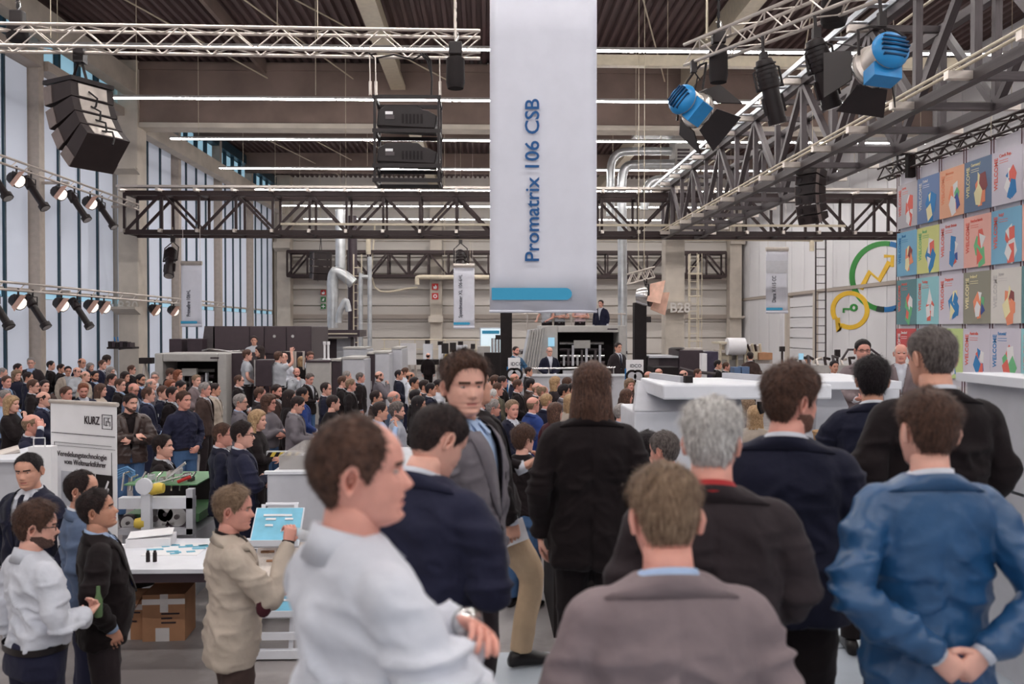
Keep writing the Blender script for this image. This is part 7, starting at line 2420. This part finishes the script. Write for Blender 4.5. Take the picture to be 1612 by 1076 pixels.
# cluster: list of (u, v, heading, arms, garment, hair, hair colour, skin, upper, shirt, trousers, flags)
CR = {
    'in the back row by the windows': [
        (4, 586, 70, 'down', 'suit', 'buzz', 'grey', 'fair', 'navy', 'white', 'navy', ''), (28, 580, 85, 'down', 'suit', 'short', 'dark', 'rosy', 'charcoal', 'white', 'black', ''), (49, 571, 165, 'clasp', 'coat', 'short', 'grey', 'fair', 'charcoal', 'sky', 'jeans', 'g'),
        (26, 591, 120, 'down', 'sweater', 'curly', 'ash', 'fair', 'midnight', 'white', 'black', ''), (80, 575, 70, 'down', 'suit', 'neat', 'black', 'fair', 'black', 'white', 'black', ''), (96, 580, 75, 'down', 'coat', 'short', 'dark', 'tan', 'black', 'black', 'black', ''),
        (107, 584, 150, 'down', 'coat', 'short', 'black', 'tan', 'beige', 'lgrey', 'charcoal', 'g'), (121, 585, 110, 'cross', 'shirt', 'bald', 'dark', 'fair', 'lgrey', 'white', 'black', 'g'), (129, 571, 120, 'down', 'suit', 'horseshoe', 'dark', 'tan', 'midnight', 'white', 'black', 'g'),
        (142, 578, 100, 'down', 'sweater', 'bob', 'grey', 'fair', 'charcoal', 'white', 'black', ''), (161, 574, 105, 'clasp', 'suit', 'short', 'brown', 'fair', 'navy', 'white', 'navy', 't'), (168, 567, 20, 'down', 'shirt', 'thick', 'dark', 'fair', 'white', 'white', 'black', ''),
        (174, 585, 90, 'down', 'sweater', 'bob', 'grey', 'fair', 'brown', 'white', 'black', 'g'), (134, 592, 95, 'down', 'shirt', 'bald', 'ash', 'fair', 'beige', 'white', 'black', ''), (149, 592, 110, 'clasp', 'suit', 'short', 'black', 'olive', 'midnight', 'sky', 'black', 'b'),
        (197, 593, 95, 'down', 'sweater', 'long', 'dark', 'tan', 'black', 'white', 'black', ''), (207, 582, 70, 'clasp', 'suit', 'short', 'brown', 'fair', 'black', 'white', 'black', 'g'), (221, 598, 110, 'down', 'suit', 'short', 'black', 'olive', 'navy', 'sky', 'navy', 'gb'), (244, 594, 150, 'down', 'suit', 'short', 'grey', 'fair', 'charcoal', 'white', 'black', 'g')],
    'above the KURZ banner': [
        (44, 594, 60, 'down', 'suit', 'short', 'dark', 'tan', 'midnight', 'white', 'black', ''), (52, 608, 72, 'clasp', 'suit', 'short', 'brown', 'fair', 'black', 'white', 'black', 'g'), (70, 608, 130, 'down', 'sweater', 'short', 'dark', 'fair', 'brown', 'white', 'black', ''),
        (104, 620, 95, 'down', 'suit', 'short', 'brown', 'rosy', 'midnight', 'white', 'black', ''), (131, 614, 140, 'phone', 'suit', 'short', 'red', 'rosy', 'navy', 'white', 'black', 'b'), (158, 614, 85, 'down', 'sweater', 'long', 'brown', 'fair', 'beige', 'white', 'black', ''), (176, 597, 95, 'down', 'suit', 'short', 'dark', 'rosy', 'midnight', 'white', 'black', 'g'), (189, 606, 85, 'clasp', 'suit', 'short', 'brown', 'fair', 'black', 'sky', 'black', 'g')],
    'left of the KURZ banner': [
        (10, 601, 105, 'clasp', 'suit', 'short', 'brown', 'rosy', 'navy', 'sky', 'navy', 't'), (68, 628, 75, 'clasp', 'suit', 'bald', 'dark', 'fair', 'navy', 'sky', 'navy', 't'), (7, 626, 110, 'cross', 'shirt', 'short', 'grey', 'rosy', 'sky', 'white', 'navy', ''), (18, 636, 85, 'chin', 'sweater', 'bob', 'blond', 'fair', 'black', 'white', 'black', ''), (50, 668, 80, 'face', 'suit', 'horseshoe', 'ash', 'rosy', 'navy', 'white', 'navy', '')],
    'right of the KURZ banner': [
        (210, 613, 100, 'phone', 'suit', 'bald', 'ash', 'rosy', 'steel', 'white', 'navy', 'g'), (233, 621, 85, 'clasp', 'suit', 'recede', 'brown', 'fair', 'navy', 'sky', 'navy', ''), (256, 618, 85, 'clasp', 'suit', 'short', 'brown', 'fair', 'midnight', 'lgrey', 'black', ''), (238, 605, 95, 'down', 'sweater', 'horseshoe', 'grey', 'fair', 'grey', 'white', 'black', ''),
        (268, 588, 60, 'phone', 'sweater', 'mop', 'brown', 'fair', 'black', 'white', 'black', ''), (280, 590, 80, 'down', 'sweater', 'bob', 'red', 'fair', 'midnight', 'white', 'black', ''), (268, 607, 95, 'down', 'sweater', 'bob', 'red', 'rosy', 'navy', 'white', 'black', ''), (271, 620, 90, 'down', 'suit', 'short', 'dark', 'rosy', 'black', 'white', 'black', 'g'), (284, 609, 80, 'phone', 'suit', 'neat', 'black', 'tan', 'black', 'white', 'black', ''),
        (309, 599, 110, 'clasp', 'suit', 'short', 'ash', 'fair', 'taupe', 'white', 'brown', ''), (322, 613, 95, 'down', 'coat', 'short', 'grey', 'rosy', 'brown', 'white', 'charcoal', ''), (338, 613, 85, 'down', 'suit', 'neat', 'dark', 'tan', 'beige', 'white', 'brown', 't')],
    'before the grey cabinets': [
        (376, 599, 85, 'clasp', 'suit', 'recede', 'brown', 'fair', 'black', 'white', 'black', 'gt'), (378, 633, 70, 'clasp', 'suit', 'short', 'grey', 'fair', 'grey', 'sky', 'charcoal', 'g'), (405, 661, 85, 'cross', 'sweater', 'bob', 'blond', 'fair', 'black', 'white', 'black', ''), (409, 620, 80, 'clasp', 'suit', 'buzz', 'brown', 'rosy', 'charcoal', 'white', 'black', ''), (423, 634, 100, 'cross', 'sweater', 'curly', 'brown', 'rosy', 'grey', 'white', 'jeans', 'g'),
        (435, 616, 95, 'down', 'suit', 'short', 'dark', 'rosy', 'brown', 'lgrey', 'black', 'b'), (455, 625, 80, 'down', 'sweater', 'long', 'dark', 'tan', 'black', 'white', 'black', ''), (468, 637, 80, 'phone', 'coat', 'short', 'dark', 'fair', 'grey', 'lgrey', 'black', ''), (487, 596, 110, 'phone', 'suit', 'short', 'pepper', 'rosy', 'black', 'white', 'jeans', ''), (476, 621, 75, 'clasp', 'suit', 'neat', 'black', 'olive', 'royal', 'white', 'navy', ''), (513, 612, 85, 'clasp', 'suit', 'recede', 'dark', 'fair', 'midnight', 'white', 'black', 'g'), (467, 586, 140, 'chin', 'suit', 'bald', 'dark', 'rosy', 'lgrey', 'white', 'grey', 'b')],
    'behind the bowed head': [
        (539, 601, 85, 'cross', 'suit', 'short', 'brown', 'fair', 'black', 'white', 'black', 'g'), (552, 606, 85, 'clasp', 'suit', 'short', 'ash', 'rosy', 'black', 'lgrey', 'black', ''), (546, 592, 80, 'down', 'suit', 'short', 'grey', 'fair', 'charcoal', 'white', 'black', ''), (567, 594, 85, 'down', 'coat', 'buzz', 'pepper', 'rosy', 'black', 'sky', 'black', ''), (597, 592, 80, 'chin', 'coat', 'bald', 'brown', 'fair', 'grey', 'olive', 'brown', 'b'),
        (592, 626, 75, 'clasp', 'suit', 'recede', 'dark', 'tan', 'brown', 'white', 'brown', ''), (524, 634, 60, 'down', 'sweater', 'buzz', 'dark', 'fair', 'black', 'white', 'black', ''), (628, 590, 85, 'clasp', 'suit', 'recede', 'black', 'tan', 'midnight', 'white', 'black', ''), (638, 586, 90, 'down', 'shirt', 'short', 'brown', 'tan', 'white', 'white', 'navy', ''), (646, 593, 95, 'down', 'shirt', 'bald', 'black', 'olive', 'white', 'white', 'navy', 'g'), (652, 603, 85, 'down', 'shirt', 'short', 'black', 'olive', 'beige', 'white', 'brown', 'g'),
        (620, 627, 75, 'down', 'suit', 'bald', 'grey', 'rosy', 'steel', 'white', 'grey', ''), (598, 647, 75, 'chin', 'shirt', 'neat', 'dark', 'tan', 'sky', 'white', 'navy', ''), (625, 647, 75, 'down', 'shirt', 'mop', 'pepper', 'fair', 'check', 'white', 'navy', 'b'), (654, 625, 70, 'down', 'suit', 'short', 'black', 'olive', 'black', 'white', 'black', ''), (659, 636, 70, 'down', 'sweater', 'long', 'black', 'tan', 'black', 'white', 'black', ''), (668, 608, 80, 'down', 'suit', 'short', 'dark', 'tan', 'charcoal', 'white', 'black', ''), (678, 613, 85, 'clasp', 'suit', 'neat', 'black', 'tan', 'midnight', 'white', 'black', ''), (690, 607, 85, 'down', 'shirt', 'short', 'black', 'olive', 'white', 'white', 'black', 'g')],
    'in the centre crowd': [
        (765, 605, 80, 'down', 'suit', 'short', 'dark', 'tan', 'charcoal', 'white', 'black', ''), (779, 600, 80, 'down', 'suit', 'mop', 'brown', 'fair', 'brown', 'white', 'black', ''), (791, 601, 85, 'down', 'suit', 'short', 'dark', 'rosy', 'black', 'white', 'black', ''), (783, 613, 80, 'clasp', 'coat', 'short', 'brown', 'rosy', 'olive', 'white', 'black', ''), (774, 624, 70, 'down', 'suit', 'short', 'white', 'fair', 'navy', 'white', 'navy', ''),
        (776, 642, 60, 'down', 'suit', 'short', 'grey', 'rosy', 'brown', 'white', 'brown', 'g'), (752, 639, 90, 'down', 'suit', 'short', 'dark', 'rosy', 'black', 'white', 'black', ''), (806, 644, 140, 'clasp', 'suit', 'short', 'ash', 'rosy', 'midnight', 'white', 'black', ''), (810, 596, 85, 'down', 'suit', 'bald', 'ash', 'rosy', 'navy', 'white', 'navy', ''), (815, 607, 90, 'clasp', 'suit', 'short', 'brown', 'rosy', 'black', 'white', 'black', ''),
        (835, 605, 80, 'down', 'suit', 'short', 'black', 'olive', 'brown', 'white', 'black', ''), (832, 585, 100, 'clasp', 'suit', 'short', 'dark', 'tan', 'black', 'white', 'black', ''), (846, 612, 90, 'down', 'suit', 'bald', 'ash', 'fair', 'charcoal', 'white', 'black', 'g'), (854, 617, 75, 'down', 'sweater', 'tonsure', 'ash', 'rosy', 'brown', 'white', 'black', ''), (839, 637, 60, 'down', 'suit', 'bald', 'ash', 'rosy', 'royal', 'white', 'navy', ''), (860, 632, 55, 'down', 'suit', 'short', 'blond', 'rosy', 'navy', 'white', 'navy', ''),
        (874, 603, 70, 'down', 'sweater', 'curly', 'blond', 'fair', 'charcoal', 'white', 'black', ''), (893, 603, 85, 'down', 'sweater', 'bob', 'brown', 'fair', 'black', 'white', 'black', ''), (888, 616, 75, 'down', 'suit', 'mop', 'black', 'olive', 'grey', 'white', 'black', ''), (902, 613, 80, 'down', 'suit', 'short', 'black', 'tan', 'black', 'white', 'black', ''), (898, 633, 40, 'down', 'sweater', 'bob', 'blond', 'fair', 'beige', 'white', 'black', ''), (874, 648, 50, 'down', 'sweater', 'bob', 'brown', 'fair', 'maroon', 'white', 'black', '')],
    'left of the white console': [
        (991, 606, 150, 'down', 'sweater', 'curly', 'ash', 'rosy', 'brown', 'white', 'black', ''), (986, 624, 60, 'down', 'sweater', 'bob', 'brown', 'rosy', 'black', 'white', 'black', ''), (978, 650, 60, 'chin', 'shirt', 'short', 'grey', 'fair', 'sky', 'white', 'navy', '')],
    'above the white console': [
        (1021, 592, 60, 'down', 'suit', 'bald', 'ash', 'rosy', 'charcoal', 'white', 'black', ''), (1037, 587, 60, 'down', 'suit', 'bald', 'ash', 'rosy', 'navy', 'white', 'black', ''), (1076, 590, 80, 'down', 'suit', 'bald', 'dark', 'fair', 'black', 'white', 'black', 'g'), (1098, 588, 120, 'down', 'suit', 'short', 'brown', 'rosy', 'charcoal', 'white', 'black', 'g'), (1130, 574, 110, 'down', 'suit', 'short', 'black', 'tan', 'black', 'white', 'black', ''), (1143, 577, 80, 'clasp', 'suit', 'short', 'brown', 'rosy', 'black', 'white', 'black', '')],
    'under the white console': [
        (1177, 640, 60, 'down', 'sweater', 'curly', 'ash', 'rosy', 'maroon', 'white', 'black', ''), (1189, 655, 40, 'down', 'sweater', 'curly', 'blond', 'fair', 'beige', 'white', 'black', '')],
}
ORD = ['first', 'second', 'third', 'fourth', 'fifth', 'sixth', 'seventh', 'eighth', 'ninth', 'tenth', 'eleventh', 'twelfth', 'thirteenth', 'fourteenth', 'fifteenth', 'sixteenth', 'seventeenth', 'eighteenth', 'nineteenth', 'twentieth', 'twenty-first', 'twenty-second', 'twenty-third']
rows = []
for ph, lst in CR.items():
    lst = sorted(lst)
    for i, r in enumerate(lst):
        rows.append([ph, i, len(lst)] + list(r))
for r in rows:
    u, v = r[3], r[4]
    Y = 1652.0 / (v - 517) if ph else 0
    ymax = 13.0 / max(.01, (765 - u) / F) if u < 700 else 99
    r.append(min(Y, ymax, 26.5))
Y0 = [r[-1] for r in rows]
for it in range(60):
    for i in range(len(rows)):
        for j in range(i):
            a, b = rows[i], rows[j]
            xa, xb2 = (a[3] - 765) / F * a[-1], (b[3] - 765) / F * b[-1]
            if math.hypot(xa - xb2, a[-1] - b[-1]) < .46:
                k, l = (i, j) if a[-1] >= b[-1] else (j, i)
                rows[k][-1] = min(rows[k][-1] * 1.012, Y0[k] * 1.10)
                rows[l][-1] = max(rows[l][-1] * .988, Y0[l] * .86)
for r in rows:
    ph, i, n, u, v, hd, arms, gm, hr, hcl, sk, up, sh, tr, fl, Y = r
    rnd = random.Random(int(u * 7 + v))
    Pm = tpl((arms, gm, 16 if arms == 'phone' else 0, 12 if rnd.random() > .5 else -6, 'stand', 1 if 'b' in fl else 0))
    lab = 'person in %s %s%s, %s from left %s' % (CW[up], GW[gm], AW[arms].replace(' with folded hands', '').replace(' looking down at a phone', ' looking down'), ORD[i], ph)
    if len(lab.replace(',', ' ').split()) > 16:
        lab = 'person in %s %s, %s from left %s' % (CW[up], GW[gm], ORD[i], ph)
    put_person(lab, u, v, Y, 0, hd + rnd.uniform(-6, 6), Pm, hair=hr, hcol=hcl, skn=sk, upper=up, trs=tr, shirt=sh, garment=gm, group='people in the crowd ' + ph,
               tie='midnight' if 't' in fl else None, glasses='g' in fl, beardc=hcl if 'b' in fl else None, badge=gm == 'suit' and rnd.random() > .6, hseed=1)

# ------------------------------------------------------------------ staff and speakers at the machines
ST = 'people working at the machines'


def sp(label, u, v, Y, ground, hd, arms, gm, hr, hcl, sk, up, sh='white', tr='black', fl='', pitch=0, group=ST):
    Pm = tpl((arms, gm, pitch, 0, 'stand', 1 if 'b' in fl else 0))
    put_person(label, u, v, Y, ground, hd, Pm, hair=hr, hcol=hcl, skn=sk, upper=up, trs=tr, shirt=sh, garment=gm, group=group, tie='midnight' if 't' in fl else None, glasses='g' in fl, beardc=hcl if 'b' in fl else None)
sp('staff person in pale polo shirt standing up on the left press', 400, 536, 27.0, .72, 170, 'table', 'polo', 'short', 'dark', 'tan', 'lgrey')
sp('staff person in black top behind the dark desk', 409, 553, 24.6, .3, -120, 'down', 'sweater', 'bob', 'dark', 'fair', 'black')
sp('staff person in pale polo shirt beside the dark desk, facing right', 389, 559, 22.8, .3, 70, 'clasp', 'polo', 'short', 'brown', 'fair', 'lgrey')
sp('staff person in pale polo shirt raising a hand', 438, 562, 22.6, .3, 30, 'up', 'polo', 'short', 'brown', 'fair', 'lgrey')
sp('person in white shirt talking to the staff with the raised hand', 447, 563, 24.2, .3, -160, 'clasp', 'shirt', 'bald', 'ash', 'fair', 'white')
sp('person in black top with long pale hair by the grey cabinets', 475, 568, 25.2, .3, 60, 'down', 'sweater', 'bob', 'blond', 'fair', 'black')
sp('person in white polo bending behind the grey cabinet', 488, 561, 27.0, 0, 150, 'phone', 'polo', 'short', 'brown', 'rosy', 'white', pitch=16)
sp('person in dark suit standing far away before the white cabinets', 674, 560, 38.0, 0, 10, 'behindx' if False else 'down', 'suit', 'bald', 'dark', 'fair', 'black')
sp('speaker in blue jacket standing behind the left display board', 812, 552, 25.9, zs, 140, 'table', 'suit', 'buzz', 'dark', 'rosy', 'tealblue', fl='b')
sp('speaker in black jacket leaning on the stage rail', 865, 553, 25.9, zs, 168, 'clasp', 'suit', 'bald', 'grey', 'fair', 'midnight', fl='g')
sp('speaker in grey suit with tie standing behind the right display board', 973, 547, 25.9, zs, 150, 'down', 'suit', 'neat', 'dark', 'tan', 'charcoal', fl='t')
for u, lb, arms, hd in ((861, 'left', 'table', -150), (881, 'middle', 'cross', 170), (913, 'right', 'cross', 165)):
    sp('%s staff person in polo on the centre press gallery, under the banner' % lb, u, 476, 33.2, ZGAL, hd, arms, 'polo', 'short', 'brown', 'fair', 'lgrey' if u < 900 else 'pink')
sp('staff person in dark jacket on the centre press gallery', 946, 478, 33.2, ZGAL, -150, 'down', 'suit', 'short', 'dark', 'fair', 'navy')
sp('person in dark jacket at the folding machine seen from behind', 1181, 561, 29.0, 0, 0, 'clasp', 'suit', 'short', 'dark', 'tan', 'brown')
sp('presenter in grey suit and glasses behind the white counter', 1358, 552, 15.5, 0, 190, 'hold', 'suit', 'short', 'black', 'rosy', 'taupe', fl='g')
sp('presenter in pale suit and white shirt before the posters', 1418, 556, 16.8, 0, 200, 'clasp', 'suit', 'horseshoe', 'white', 'rosy', 'taupe')
sp('person half hidden behind the flat machine line', 1313, 577, 22, 0, 175, 'down', 'suit', 'short', 'black', 'tan', 'charcoal')
sp('person sitting low behind the tablet at the machine line', 1272, 566, 29.9, 0, 175, 'down', 'suit', 'short', 'black', 'tan', 'midnight')

# stool of the seated person behind the hose machine
c = P(256, 703, 11.0)
t = thing('stool', 'dark stool under the seated person behind the hose machine', 'stool', (c.x - .05, 10.98, 0))
MB().lathe([(.18, .40), (.19, .42), (.18, .44)], (c.x - .05, 10.98, 0), n=14).build('seat', M_blackm, t)
for k in range(4):
    a = PI / 4 + k * PI / 2
    MB().tube([(c.x - .05 + .1 * math.cos(a), 10.98 + .1 * math.sin(a), .4), (c.x - .05 + .18 * math.cos(a), 10.98 + .18 * math.sin(a), 0)], .014, 6).build('leg', M_alu, t)
# the setting's trims are numbered
k = 0
for o in list(SC.objects):
    if o.parent is None and o.name.startswith('trim_'):
        k += 1
        o['kind'] = 'structure'
        o.name = 'trim_%d' % k
